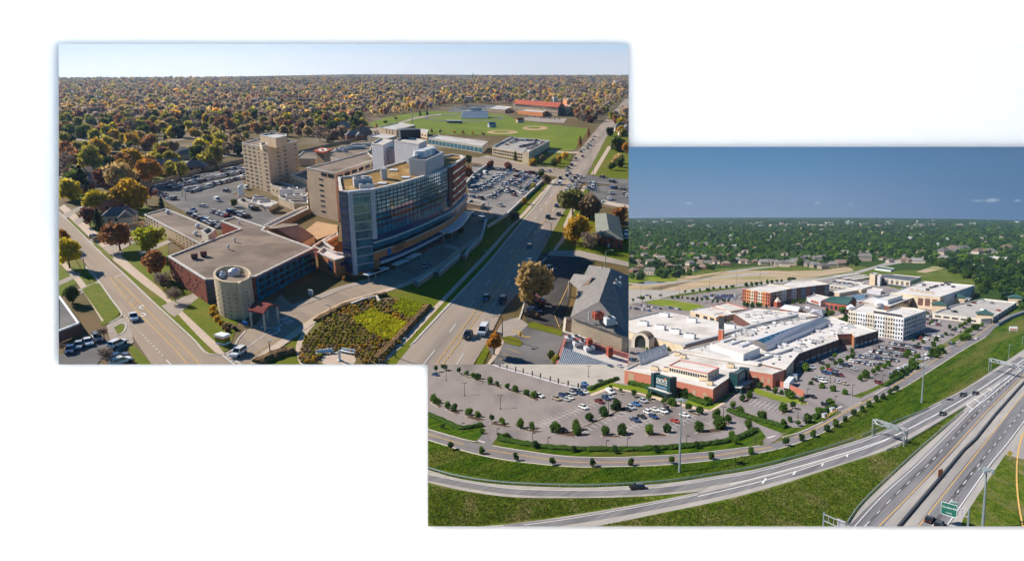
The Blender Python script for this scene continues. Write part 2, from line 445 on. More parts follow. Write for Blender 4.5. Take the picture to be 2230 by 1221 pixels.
def house_proto(kind):
    if kind in HPROTO: return HPROTO[kind]
    a, b = MB(), MB()
    if kind == 0: gable(a, b, 13,9,3,3.2,1.0)
    elif kind == 1:
        gable(a, b, 12,9,4.5,3.6,.2)
    else:
        gable(a, b, 14,9,3.6,3.4,.9)
        a2, b2 = MB(), MB(); gable(a2, b2,8,6,3.4,2.6,.15)
        rot = lambda v: (v[1] * 1.0 + 3, v[0] * 1.0 - 5.5, v[2])
        for s, t in ((a2, a),(b2, b)):
            i = len(t.v); t.v += [rot(v) for v in s.v]; t.f += [tuple(i + k for k in f[::-1]) for f in s.f]; t.m += s.m
    c = MB()
    for x in (-4,-1.2,2.2,4.6): c.box(x - .55,-4.58,1., x + .55,-4.46,2.4)
    d = MB(); d.box(2.4,1.2,4.0,3.2,2.0,7.4 if kind else 6.6)
    HPROTO[kind] = (a.mesh('house_wall', ['house_wall']), b.mesh('house_roof', ['shingle_grey']), c.mesh('house_window', ['glass_dark']), d.mesh('house_chimney', ['house_brick']))
    return HPROTO[kind]
def house(W, px, py, label, group, kind=0, rz=0.0, sc=1.0, wall='house_wall', roof='shingle_grey', detail=True):
    a, b, c, d = house_proto(kind)
    r = thing(W, 'house', label, 'house', W.P(px, py), group, rz); r.scale = (sc, sc, sc)
    o = link('wall', a, None, r); o.material_slots[0].link = 'OBJECT'; o.material_slots[0].material = M[wall]
    o = link('roof', b, None, r); o.material_slots[0].link = 'OBJECT'; o.material_slots[0].material = M[roof]
    if detail:
        link('window_row', c, None, r); link('chimney', d, None, o)
    return r

# ------------------------------------------------------------------ trees
def set_col(me, cols):
    at = me.color_attributes.new('Col', 'FLOAT_COLOR', 'CORNER')
    lt = np.empty(len(me.polygons), dtype=np.int32); me.polygons.foreach_get('loop_total', lt)
    c = np.repeat(np.asarray(cols, dtype=np.float32), lt, axis=0)
    at.data.foreach_set('color', np.ascontiguousarray(c).ravel())
def ico(sub):
    bm = bmesh.new(); bmesh.ops.create_icosphere(bm, subdivisions=sub, radius=1)
    v = np.array([x.co for x in bm.verts]); f = np.array([[q.index for q in p.verts] for p in bm.faces]); bm.free()
    return v, f
ICO1, ICO2 = ico(1), ico(2)
def crown_arrays(rng, nl, cards, kind='round', inner=.62, card=.17):
    """a crown of unit radius: a few uneven inner lumps wrapped in many small leaf faces; returns verts, tris, tone"""
    V, Fa, T = [], [], []; n0 = 0
    lob = []
    if kind == 'cone':
        for i in range(nl):
            t = i / max(1, nl - 1); lob.append((0,0,-1.1 + 2.5 * t, .75 * (1 - t) + .12))
    elif kind == 'spread':
        for i in range(nl):
            a = rng.uniform(0,6.28); r = rng.uniform(.1,.72); lob.append((r * math.cos(a), r * math.sin(a), rng.uniform(-.25,.38), rng.uniform(.33,.5)))
    else:
        lob.append((0,0,0,.62))
        for i in range(nl - 1):
            d = rng.normal(size=3); d /= np.linalg.norm(d); r = rng.uniform(.38,.58); lob.append((d[0] * r, d[1] * r, d[2] * r * 1.05, rng.uniform(.34,.5)))
    for (x, y, z, r) in lob:
        v, f = ICO1
        vv = v * (r * inner * rng.uniform(.8,1.25, size=(len(v),1))) + (x, y, z)
        V.append(vv); Fa.append(f + n0); n0 += len(vv); T.append(np.full(len(f),.85))
    per = max(1, cards // len(lob))
    for (x, y, z, r) in lob:
        d = rng.normal(size=(per, 3)); d /= np.linalg.norm(d, axis=1, keepdims=True)
        c = d * r * rng.uniform(.72,1.12, size=(per, 1)) + (x, y, z)
        a = rng.normal(size=(per, 3)); a /= np.linalg.norm(a, axis=1, keepdims=True); b = np.cross(a, rng.normal(size=(per, 3))); b /= np.linalg.norm(b, axis=1, keepdims=True)
        s = card * rng.uniform(.6,1.3, size=(per, 1))
        p0, p1, p2, p3 = c - a * s - b * s * .6, c + a * s - b * s * .6, c + a * s * .8 + b * s * .7, c - a * s * .7 + b * s
        vv = np.stack([p0, p1, p2, p3], 1).reshape(-1,3)
        k = np.arange(per) * 4 + n0
        f = np.concatenate([np.stack([k, k + 1, k + 2], 1), np.stack([k, k + 2, k + 3], 1)])
        V.append(vv); Fa.append(f); n0 += len(vv)
        t = rng.uniform(.72,1.28, per); T.append(np.concatenate([t, t]))
    return np.concatenate(V), np.concatenate(Fa), np.concatenate(T)
def fast_mesh(name, V, Fa, cols, mats):
    me = bpy.data.meshes.new(name); n = len(Fa)
    me.vertices.add(len(V)); me.vertices.foreach_set('co', np.ascontiguousarray(V, dtype=np.float32).ravel())
    me.loops.add(n * 3); me.loops.foreach_set('vertex_index', np.ascontiguousarray(Fa, dtype=np.int32).ravel())
    me.polygons.add(n); me.polygons.foreach_set('loop_start', np.arange(0, n * 3,3, dtype=np.int32))
    me.update(calc_edges=True)
    for m in mats: me.materials.append(M[m])
    set_col(me, np.concatenate([cols, np.ones((n, 1))], 1))
    return me
CROWN, TRUNK = {}, {}
def crown_proto(kind, size, i):
    k = (kind, size, i)
    if k not in CROWN:
        r = np.random.default_rng(11 + i * 7 + {'round': 0,'cone': 100,'spread': 200,'bare': 300}[kind] + size)
        nl, cards, card = {0: (4,90,.22),1: (7,330,.15),2: (13,1100,.095)}[size]
        if kind == 'bare': V, Fa, T = crown_arrays(r, nl + 3, cards, 'spread', inner=.12, card=card * .6)
        else: V, Fa, T = crown_arrays(r, nl, cards, kind, card=card)
        CROWN[k] = fast_mesh('crown_mesh', V, Fa, np.repeat(T[:, None], 3,1), ['leaf_leaf'])
    return CROWN[k]
def trunk_proto(i, limbs):
    k = (i, limbs)
    if k not in TRUNK:                                  # unit: height 1 from ground to crown centre
        rd = random.Random(i); mb = MB()
        mb.tube((0,0,0),(.01,0,.62),.05,.032,6)
        if limbs:
            for q in range(5):
                a = q * 1.26 + rd.uniform(-.3,.3); r = rd.uniform(.22,.4)
                mb.tube((.01,0, rd.uniform(.45,.62)),(r * math.cos(a), r * math.sin(a), rd.uniform(.9,1.25)),.026,.008,5)
        else: mb.tube((.01,0,.62),(0,0,1.0),.032,.015,5)
        TRUNK[k] = mb.mesh('trunk_mesh', ['bark'])
    return TRUNK[k]
TN = [0]
def tree(W, cx, cy, by, rpx, leaf, label, group=None, kind='round', size=1, tall=1.0, name='tree', cat='tree', bx=None):
    bx = cx if bx is None else bx
    base = W.P(bx, by); mpp = W.mpp(bx, by); r = rpx * mpp * 1.14
    h = max(.5 * r, W.H(bx, by, cy))
    r0 = thing(W, name, label, cat, base, group, random.uniform(0,6.28))
    TN[0] += 1
    link('trunk', trunk_proto(TN[0] % 3, size == 2), None, r0,(0,0,0),0,(max(h, r * 1.2), max(h, r * 1.2), h))
    c = link('crown', crown_proto(kind, size, TN[0] % 3), None, r0,(0,0, h), random.uniform(0,6.28),(r, r, r * tall))
    c.material_slots[0].link = 'OBJECT'; c.material_slots[0].material = M['leaf_' + leaf]
    return r0

# ------------------------------------------------------------------ cars
CARP = {
    'sedan': dict(L=4.7, w=.9, body=[(-2.35,.35),(-2.35,.78),(-1.75,.92),(1.0,.95),(2.1,.78),(2.35,.6),(2.35,.35)], cab=[(-1.65,.92),(-1.05,1.42),(.35,1.44),(1.15,.93)]),
    'suv': dict(L=4.8, w=.95, body=[(-2.4,.4),(-2.4,1.05),(-2.2,1.1),(1.2,1.08),(2.2,.95),(2.4,.75),(2.4,.4)], cab=[(-2.25,1.08),(-1.95,1.72),(.35,1.75),(1.2,1.07)]),
    'pickup': dict(L=5.6, w=.98, body=[(-2.8,.45),(-2.8,1.05),(-.9,1.08),(1.5,1.1),(2.6,.98),(2.8,.8),(2.8,.45)], cab=[(-.95,1.07),(-.75,1.8),(.65,1.82),(1.4,1.08)]),
    'van': dict(L=5.4, w=1.0, body=[(-2.7,.4),(-2.7,1.3),(-2.65,1.35),(1.6,1.3),(2.5,1.0),(2.7,.8),(2.7,.4)], cab=[(-2.68,1.32),(-2.55,2.15),(1.0,2.15),(1.9,1.2)]),
}
CARM = {}
def heading(W, a, b):
    v = W.P(*b) - W.P(*a); return math.atan2(v.y, v.x)
A_ROAD, A_STREET = heading(WL, (900,747),(1214,388)), heading(WL, (420,738),(224,555))
A_BANK, A_HWY = heading(WR, (1806,934),(2088,767)), heading(WR, (1956,1145),(2168,903))
def car_parts(kind):
    if kind in CARM: return CARM[kind]
    s = CARP[kind]; w = s['w']
    body = MB()
    def extr(mb, prof, w0, w1, mi=0):
        n = len(prof); a = [(x, -(w0 if i in (0, n - 1) else w1), z) for i, (x, z) in enumerate(prof)]; b = [(x, -y, z) for x, y, z in a]
        mb.face(a, mi); mb.face(b[::-1], mi)
        for i in range(n):
            j = (i + 1) % n; mb.face([a[j], a[i], b[i], b[j]], mi)
    extr(body, s['body'], w, w)
    c = s['cab']; wr = w * .8
    lo, hi = [(c[0][0], c[0][1]),(c[3][0], c[3][1])], [(c[1][0], c[1][1]),(c[2][0], c[2][1])]
    A = [(lo[0][0], -w * .95, lo[0][1]),(lo[1][0], -w * .95, lo[1][1]),(lo[1][0], w * .95, lo[1][1]),(lo[0][0], w * .95, lo[0][1])]
    B = [(hi[0][0], -wr, hi[0][1]),(hi[1][0], -wr, hi[1][1]),(hi[1][0], wr, hi[1][1]),(hi[0][0], wr, hi[0][1])]
    roof = [(x, y, z + .03) for x, y, z in B]
    glass = MB()
    for i in range(4): glass.face([A[i], A[(i + 1) % 4], B[(i + 1) % 4], B[i]])
    body.face(roof); i4 = range(4)
    for i in i4: body.face([B[i], B[(i + 1) % 4], roof[(i + 1) % 4], roof[i]])
    if kind == 'van':                                  # closed cargo sides
        for sgn in (-1,1): body.box(-2.62, sgn * w * .93 - .04,1.25,.6, sgn * w * .93 + .04,2.1)
    if kind == 'pickup': glass.box(-2.65,-w * .82,1.085,-1.0, w * .82,1.1)
    for i in i4:                                        # pillars
        p, q = Vector(A[i]), Vector(B[i]); body.tube(p * 1.003, q * 1.003,.06,.05,4)
    wheels = []
    for x in (-s['L'] * .3, s['L'] * .31):
        for y in (-w, w):
            mb = MB(); mb.tube((x, y - .1,.34),(x, y + .1,.34),.34,.34,10); wheels.append(mb)
    lights = []
    for y in (-w * .7, w * .7):
        mb = MB(); mb.box(s['L'] / 2 - .06, y - .2,.6, s['L'] / 2 + .02, y + .2,.76); lights.append((mb, 'headlight', 'metal_white'))
        mb = MB(); mb.box(-s['L'] / 2 - .02, y - .2,.66,-s['L'] / 2 + .06, y + .2,.84); lights.append((mb, 'tail_light', 'tail_red'))
    d = {'body': body.mesh('car_body', ['paint_white']),'window': glass.mesh('car_window', ['car_glass']),
         'wheel': [m.mesh('car_wheel', ['tyre']) for m in wheels], 'light': [(m.mesh(n, [k]), n) for m, n, k in lights]}
    one = MB()
    for mb, mi in ((body, 0),(glass, 1), *((x, 2) for x in wheels), *((x, 3 if n == 'headlight' else 4) for x, n, k in lights)):
        i = len(one.v); one.v += mb.v; one.f += [tuple(i + k for k in f) for f in mb.f]; one.m += [mi] * len(mb.f)
    d['one'] = one.mesh('car_mesh', ['paint_white', 'car_glass', 'tyre', 'metal_white', 'tail_red'])
    CARM[kind] = d
    return d
def car(W, px, py, dx, dy, kind, colour, label, group=None, parts=False, z=0.0, jx=0.0, sc=1.0):
    p = W.P(px, py, z); q = W.P(px + dx * .2, py + dy * .2, z) - p; a = math.atan2(q.y, q.x) + jx
    d = car_parts(kind); nm = {'van': 'van', 'pickup': 'pickup_truck'}.get(kind, 'car')
    cat = {'van': 'van', 'pickup': 'pickup truck', 'suv': 'car', 'sedan': 'car'}[kind]
    if not parts:
        o = tag(link('parked_' + {'suv': 'estate_car', 'sedan': 'saloon_car'}.get(kind, nm), d['one'], W, None, p, a, (sc, sc, sc)), label, cat, group)
        o.material_slots[0].link = 'OBJECT'; o.material_slots[0].material = M['paint_' + colour]
        return o
    r = thing(W, nm, label, cat, p, group, a)
    o = link('body', d['body'], None, r); o.material_slots[0].link = 'OBJECT'; o.material_slots[0].material = M['paint_' + colour]
    link('window', d['window'], None, r)
    for m in d['wheel']: link('wheel', m, None, r)
    for m, n in d['light']: link(n, m, None, r)
    return r
CWHEEL = ['white', 'white', 'silver', 'silver', 'black', 'black', 'grey', 'grey', 'navy', 'blue', 'maroon', 'beige', 'white', 'silver', 'black', 'red']
def car_row(W, x0, y0, x1, y1, n, dx, dy, where, group, z=0.0, skip=.06, pal=CWHEEL, parts=False):
    for i in range(n):
        if random.random() < skip: continue
        t = (i + random.uniform(-.08,.08)) / max(1, n - 1)
        c = random.choice(pal); k = random.choice(['sedan', 'sedan', 'suv', 'suv', 'sedan', 'pickup'])
        car(W, x0 + (x1 - x0) * t, y0 + (y1 - y0) * t, dx, dy, k, c, f"{c} {'pickup' if k == 'pickup' else k if k != 'suv' else 'SUV'} parked {where}", group, parts, z, random.choice((0, math.pi)) + random.uniform(-.04,.04))
def zf(x0, y0, s): return lambda x, y: (x0 + x / s, y0 + y / s)
# ================================================================== LEFT WINDOW: hospital district in autumn
L = WL
FAR_L = [(1369,168),(1250,166),(1100,164),(900,162),(760,162),(600,165),(440,169),(300,172),(128,176)]
sheet(L, 'ground', [(128,793),(1369,793)] + FAR_L, 'suburb', -.1)
# roads and paved areas
sheet(L, 'street', [(128,461),(224,555),(268,595),(336,660),(420,738),(449,768),(486,772),(530,793),(330,793),(300,748),(273,707),(263,679),(216,614),(179,564),(128,503)], 'street', .04)
sheet(L, 'driveway', [(486,772),(512,760),(519,738),(535,720),(560,704),(575,682),(600,655),(612,640),(640,668),(700,645),(738,629),(836,600),(915,562),(966,526),(1000,490),(1015,466),(1040,448),(1062,452),(1090,440),(1120,425),(1125,445),(1062,480),(1044,514),(1001,546),(960,578),(895,614),(844,632),(809,643),(758,658),(689,694),(634,733),(587,766),(545,800),(518,793)], 'street', .05)
sheet(L, 'road', [(862,793),(900,747),(965,678),(1057,581),(1129,493),(1166,450),(1214,388),(1231,372),(1257,333),(1300,280),(1332,247),(1363,214),(1372,214),(1372,228),(1346,259),(1333,280),(1319,301),(1304,331),(1279,378),(1265,403),(1253,421),(1229,459),(1204,504),(1192,528),(1178,551),(1166,575),(1131,635),(1094,677),(1060,745),(1031,793)], 'road', .04)
sheet(L, 'cross_street', [(1262,396),(1278,380),(1300,384),(1372,391),(1372,407),(1274,397)], 'asphalt', .055)
sheet(L, 'cross_street', [(1055,343),(1109,354),(1197,368),(1238,368),(1222,388),(1178,378),(1110,368),(1040,356),(1010,352),(1015,342)], 'street', .055)
sheet(L, 'car_park', [(326,413),(440,379),(531,363),(531,412),(505,424),(440,452),(405,462),(385,452),(350,432)], 'asphalt', .03)
sheet(L, 'car_park', [(405,456),(440,446),(480,432),(505,424),(560,440),(600,470),(640,470),(590,500),(480,500),(440,480)], 'asphalt', .045)
sheet(L, 'car_park', [(1265,410),(1290,402),(1372,409),(1372,460),(1270,440),(1285,415)], 'asphalt', .05)
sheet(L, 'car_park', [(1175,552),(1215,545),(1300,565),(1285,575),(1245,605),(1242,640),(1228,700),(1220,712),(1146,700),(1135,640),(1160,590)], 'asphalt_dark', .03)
sheet(L, 'car_park', [(1060,747),(1090,712),(1110,690),(1135,700),(1232,728),(1205,793),(1078,793)], 'asphalt', .035)
sheet(L, 'car_park', [(128,800),(128,772),(205,745),(236,738),(262,752),(232,768),(205,800)], 'asphalt', .03)
sheet(L, 'side_road', [(1200,545),(1262,545),(1369,570),(1369,580),(1262,560),(1190,556)], 'concrete_old', .05)
sheet(L, 'forecourt', [(1068,745),(1094,700),(1128,690),(1150,706),(1128,728)], 'concrete_old', .05)
# grounds round the hospital
sheet(L, 'lawn', [(160,471),(240,420),(325,452),(366,495),(366,560),(455,660),(520,690),(500,760),(480,770),(449,766),(336,655),(240,560)], 'lawn_autumn', .0)
sheet(L, 'lawn', [(128,480),(128,650),(172,612),(195,640),(222,708),(250,700),(262,680),(216,616),(128,508)], 'lawn_autumn', .01)
sheet(L, 'pavement', [(128,452),(170,492),(245,565),(310,618),(360,655),(435,735),(470,768),(490,771),(470,745),(400,680),(345,625),(290,580),(210,505),(140,445)], 'walk', .03)
sheet(L, 'pavement', [(128,570),(165,612),(190,648),(222,700),(238,690),(204,640),(176,606),(128,556)], 'walk', .03)
for q in ([(128,612),(172,592),(176,600),(128,622)], [(140,642),(212,612),(218,620),(150,652)], [(232,708),(262,690),(280,700),(292,745),(255,765),(240,740)], [(205,545),(345,492),(350,500),(240,556)], [(300,548),(372,520),(376,526),(306,556)], [(345,668),(420,638),(432,648),(380,690)], [(236,556),(268,545),(270,552),(240,562)],
          [(160,480),(212,452),(220,458),(170,490)], [(128,470),(182,446),(188,450),(140,478)], [(186,525),(262,500),(300,487),(345,470),(350,480),(200,535)]):
    sheet(L, 'pavement', q, 'concrete_old', .045)
sheet(L, 'grass_island', [(248,712),(262,705),(274,707),(270,722),(258,730)], 'lawn_autumn', .08)
sheet(L, 'grass_island', [(276,755),(292,752),(300,760),(330,793),(300,793)], 'lawn_autumn', .08)
sheet(L, 'grass_strip', [(178,630),(205,616),(218,618),(262,680),(240,700),(228,700)], 'lawn_autumn', .07)
sheet(L, 'grass_strip', [(262,585),(272,592),(340,655),(425,737),(470,770),(448,768),(330,657)], 'lawn_autumn', .075)
sheet(L, 'grass_strip', [(150,474),(166,490),(190,514),(182,516),(150,485)], 'lawn_autumn', .075)
sheet(L, 'grass_strip', [(200,522),(218,535),(248,562),(240,566),(208,536)], 'lawn_autumn', .075)
# slope and garden between drive and road
sheet(L, 'embankment', [(640,740),(689,697),(758,661),(809,645),(895,617),(960,581),(1001,549),(1044,517),(1062,484),(1125,448),(1190,395),(1214,388),(1129,493),(1057,581),(965,678),(862,793),(560,793)], 'lawn_autumn', .0)
sheet(L, 'planting_bed', [(654,792),(646,768),(665,728),(700,700),(760,668),(812,650),(850,645),(872,650),(930,668),(880,730),(835,792)], 'bed_soil', .03)
sheet(L, 'pavement', [(818,793),(880,733),(936,676),(960,652),(1057,551),(1100,503),(1140,462),(1205,390),(1212,390),(1148,463),(1108,504),(1068,551),(968,656),(946,680),(892,738),(834,793)], 'walk', .05)
sheet(L, 'garden_path', smooth_px([(676,703),(660,722),(648,742),(644,760),(648,780),(653,793)]) + smooth_px([(664,793),(658,775),(656,758),(662,738),(672,722),(688,704)]),'walk', .06)
sheet(L, 'plaza', [(737 + 38 * math.cos(a / 12 * math.pi),783 + 18 * math.sin(a / 12 * math.pi)) for a in range(24)], 'walk', .06)
# right of the road
sheet(L, 'lawn', [(1268,408),(1290,402),(1270,440),(1300,480),(1369,500),(1369,570),(1262,545),(1200,545),(1178,551),(1204,504),(1229,459)], 'lawn_autumn', .0)
sheet(L, 'pavement', [(1270,405),(1278,405),(1258,440),(1246,470),(1236,490),(1240,505),(1228,525),(1206,552),(1198,552),(1220,522),(1230,505),(1227,490),(1240,462)], 'walk', .04)
sheet(L, 'lawn', [(1279,378),(1304,331),(1319,301),(1335,280),(1369,285),(1369,391),(1300,384)], 'lawn_autumn', .0)
sheet(L, 'pavement', [(1286,380),(1324,318),(1332,319),(1296,380)], 'walk', .04)
sheet(L, 'pavement', [(1060,793),(1075,770),(1092,738),(1100,738),(1086,770),(1068,793)], 'walk', .05)
sheet(L, 'grass_strip', [(1034,793),(1058,748),(1072,748),(1052,793)], 'lawn_autumn', .03)
sheet(L, 'grass_island', [(1092,735),(1110,730),(1130,737),(1140,748),(1130,754),(1108,748),(1098,745)], 'lawn_autumn', .1)
sheet(L, 'grass_island', [(1150,703),(1162,700),(1226,722),(1222,731),(1150,712)], 'lawn_autumn', .1)
# sports ground
sheet(L, 'sports_field', [(800,270),(850,253),(930,242),(1000,243),(1065,246),(1100,250),(1130,262),(1180,269),(1284,281),(1250,327),(1200,331),(1190,318),(1110,296),(1040,294),(930,292),(900,292),(870,288),(830,284)], 'field_grass', .0)
for (cx, cy, rx, ry) in ((1165,279,28,4.6),(1094,288,34,4.2)):
    sheet(L, 'clay_infield', [(cx + rx * math.cos(a / 14 * math.pi), cy + ry * math.sin(a / 14 * math.pi)) for a in range(28)], 'clay', .05)
    sheet(L, 'infield_grass', [(cx - 2 + rx * .55 * math.cos(a / 10 * math.pi), cy - .8 + ry * .5 * math.sin(a / 10 * math.pi)) for a in range(20)], 'field_grass', .1)
ell = lambda cx, cy, rx, ry: [(cx + rx * math.cos(a / 14 * math.pi), cy + ry * math.sin(a / 14 * math.pi)) for a in range(28)]
sheet(L, 'running_track', ell(1010,257.5,88,7.5),'asphalt', .04)
sheet(L, 'track_infield', ell(1010,257.5,80,5.6),'field_grass', .1)
sheet(L, 'car_park', [(975,245),(985,233),(1060,228),(1110,232),(1100,243),(1060,244)], 'asphalt', .05)
sheet(L, 'car_park', [(1140,262),(1145,255),(1235,258),(1228,268),(1180,266)], 'concrete_old', .05)
sheet(L, 'side_road', [(780,286),(850,272),(905,255),(960,248),(960,251),(905,259),(850,277),(790,292)], 'concrete_old', .04)
sheet(L, 'car_park', [(770,300),(800,288),(830,290),(824,302),(790,308)], 'concrete_old', .03)
sheet(L, 'forecourt', [(1010,352),(1060,338),(1150,356),(1240,366),(1197,369),(1109,355),(1050,344)], 'concrete_old', .03)
sheet(L, 'lawn', [(1100,345),(1150,358),(1225,368),(1240,360),(1245,335),(1195,328),(1150,352)], 'lawn_autumn', .05)
sheet(L, 'pavement', [(1193,328),(1247,331),(1260,330),(1258,334),(1192,332)], 'walk', .07)
# lanes and markings of the wide road
stripe(L, [(893,752),(965,674),(1057,577),(1129,490),(1166,447),(1212,388)], .35,'kerb', .09)
for pts in ([(922,793),(985,715),(1075,600),(1140,513),(1190,440),(1230,388)], [(995,793),(1052,700),(1118,598),(1170,515),(1220,430)]):
    stripe(L, pts, .22,'white_paint', .09, dash=(6,14))
stripe(L, [(950,793),(1026,690),(1080,616),(1120,562),(1126,543)], .24,'yellow_paint', .09)
stripe(L, [(964,793),(1040,690),(1098,610),(1130,565),(1142,543)], .24,'yellow_paint', .09)
stripe(L, [(1126,543),(1130,541),(1142,543)], .24,'yellow_paint', .09)
stripe(L, [(1160,520),(1190,472),(1192,450),(1211,425),(1238,388)], .24,'yellow_paint', .09)
stripe(L, [(1190,472),(1203,455),(1211,425)], .24,'yellow_paint', .09)
stripe(L, [(1240,365),(1262,333),(1290,297),(1320,262),(1355,222)], .25,'yellow_paint', .09)
for a, b in (((989,735),(1007,735)),((1028,672),(1054,670)),((1067,619),(1090,617)),((1101,577),(1118,576)),((1197,460),(1209,459))):
    stripe(L, [a, b], .4,'yellow_paint', .09)
stripe(L, [(1144,516),(1168,483)], .25,'white_paint', .09)
# turn bay of the left street
stripe(L, [(240,604),(262,634),(300,680),(345,724),(385,765),(408,793)], .2,'yellow_paint', .09)
stripe(L, [(248,602),(290,642),(345,700),(385,740),(412,768),(435,793)], .2,'yellow_paint', .09)
for a, b in (((248,602),(240,604)),((255,624),(263,616)),((266,640),(275,629)),((277,654),(286,642)),((288,666),(300,653))):
    stripe(L, [a, b], .2,'yellow_paint', .09)
stripe(L, [(250,603),(268,596)], .4,'white_paint', .09)
stripe(L, [(270,686),(300,718),(345,764),(355,775)], .22,'white_paint', .09, dash=(.8,1.6))
stripe(L, [(362,783),(372,793)], .25,'white_paint', .09)
# drive markings, crosswalks, turn arrows
stripe(L, [(536,757),(600,713),(642,689)], .22,'white_paint', .1)
stripe(L, [(546,776),(620,728),(700,680),(770,646)], .2,'yellow_paint', .1)
stripe(L, [(770,646),(860,606),(930,565),(985,520)], .16,'yellow_paint', .1, dash=(3,5))
stripe(L, [(484,772),(515,797)], .25,'white_paint', .1); stripe(L, [(493,768),(526,794)], .25,'white_paint', .1)
for t in range(6):
    stripe(L, [(484 + 6 * t, 772 + 4.6 * t),(493 + 6 * t, 768 + 4.6 * t)], .25,'white_paint', .1)
stripe(L, [(967,536),(1000,546)], .25,'white_paint', .1); stripe(L, [(972,531),(1004,541)], .25,'white_paint', .1)
for t in range(8):
    stripe(L, [(968 + 4.3 * t, 536 + 1.3 * t),(972 + 4.3 * t, 531 + 1.3 * t)], .25,'white_paint', .1)
for (x, y) in ((612,694),(622,701)):
    mb = MB()
    for k in range(5): mb.face([L.P(x + 3.4 * k - 2, y - 2.5 * k * .55,.1), L.P(x + 3.4 * k + 1, y - 2.5 * k * .55 + .4,.1), L.P(x + 3.4 * k + 5, y + 4.5 - 2.5 * k * .55,.1), L.P(x + 3.4 * k + 2, y + 4.2 - 2.5 * k * .55,.1)])
    single(L, 'road_marking', mb, 'white_paint', kind='structure')
def arrow(W, x, y, ang, sc, m='white_paint', flip=1):
    """a curved turn arrow painted flat on the road"""
    o = W.P(x, y, .1); mb = MB(); c, s = math.cos(ang), math.sin(ang)
    T = lambda u, v: (o.x + sc * (c * u - s * v * flip), o.y + sc * (s * u + c * v * flip),.1)
    pts = [(0,-1.6),(0,-.2),(.25,.5),(.8,.9),(1.4,1.0)]
    for (a, b),(a2, b2) in zip(pts, pts[1:]):
        d = Vector((a2 - a, b2 - b)).normalized(); n = Vector((-d.y, d.x)) * .22
        mb.face([T(a + n.x, b + n.y), T(a - n.x, b - n.y), T(a2 - n.x, b2 - n.y), T(a2 + n.x, b2 + n.y)])
    mb.face([T(1.3,.4), T(2.3,1.0), T(1.3,1.65)])
    single(W, 'turn_arrow', mb, m, kind='structure')
arrow(L, 304,670,1.1,1.05); arrow(L, 316,683,1.1 + math.pi, 1.05)
arrow(L, 596,713,2.4,1.6); arrow(L, 606,722,2.6,1.6, flip=-1)
arrow(L, 1164,505,.3,1.6); arrow(L, 1138,732,1.2,1.3,'yellow_paint'); arrow(L, 1131,722,4.2,1.3,'yellow_paint')
for pts in ([(1190,560),(1172,585),(1148,640),(1136,680),(1130,697)], [(1098,793),(1142,796)],):
    kerb_line(L, pts)
for k in range(4):
    stripe(L, [(1102 - 7 * k, 757 + 12 * k),(1136 - 7 * k, 770 + 12 * k)], .18,'yellow_paint', .09)
stripe(L, [(1240,616),(1216,668),(1206,682),(1218,712),(1230,693)], .2,'yellow_paint', .09, smooth=False)
stripe(L, [(1250,600),(1262,587),(1272,596)], .2,'yellow_paint', .09, smooth=False)
for k in range(6):
    stripe(L, [(1154 + 5 * k, 690 - 14 * k),(1166 + 5 * k, 695 - 14 * k)], .18,'white_paint', .09)
kerb_line(L, [(128,461),(224,555),(268,595),(336,660),(420,738),(449,768),(478,772),(505,763),(518,740),(535,720)])
kerb_line(L, [(186,580),(216,614),(240,648),(263,679),(262,690),(238,703)])
kerb_line(L, [(248,712),(262,705),(274,707),(270,722),(258,730)])
kerb_line(L, [(900,747),(965,678),(1057,581),(1129,493),(1166,450),(1214,388)])
kerb_line(L, [(640,668),(700,645),(738,629),(836,600),(915,562),(966,526)], w=3.2, m='concrete_old', h=.12)
kerb_line(L, [(556,793),(587,766),(634,733),(689,694),(758,658),(809,643),(844,632),(895,614),(960,578),(1001,546),(1044,514)], w=2.6, m='walk', h=.12)

# stepped retaining wall below the drive
def wall_line(W, name, pts, h, w, m, label, cat='wall', capm=None, z0=-.1):
    P = polyline_m(W, pts, z0); b = P[0].copy(); b.z = 0
    r = thing(W, name, label, cat, b); mb = MB(); ribbon(mb, shift(P, b), w, h=h); part('wall_body', mb, m, r)
    if capm:
        Q = [p + Vector((0,0, h + .02)) for p in shift(P, b)]; mb = MB(); ribbon(mb, Q, w + .25, h=.16); part('cap', mb, capm, r)
    return r
wall_line(L, 'retaining_wall', [(900,618),(908,626),(948,598),(954,604),(985,578),(1003,562),(1012,566),(1022,550),(1046,528),(1052,512),(1058,490),(1050,470)], 1.6,.7,'concrete_old', 'pale stepped retaining wall zigzagging below the curved hospital drive', capm='coping')
wall_line(L, 'garden_wall', [(765,668),(790,658),(820,651),(826,662)], 1.0,.6,'concrete_old', 'low pale garden wall at the top of the planting beds', capm='coping')
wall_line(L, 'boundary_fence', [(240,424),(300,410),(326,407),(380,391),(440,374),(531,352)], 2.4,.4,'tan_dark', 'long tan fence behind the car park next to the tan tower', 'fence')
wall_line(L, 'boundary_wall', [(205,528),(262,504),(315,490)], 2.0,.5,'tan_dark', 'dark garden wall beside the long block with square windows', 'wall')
wall_line(L, 'boundary_fence', [(645,335),(720,318),(800,300)], 2.2,.4,'tan_dark', 'distant fence behind the helipad roof', 'fence')

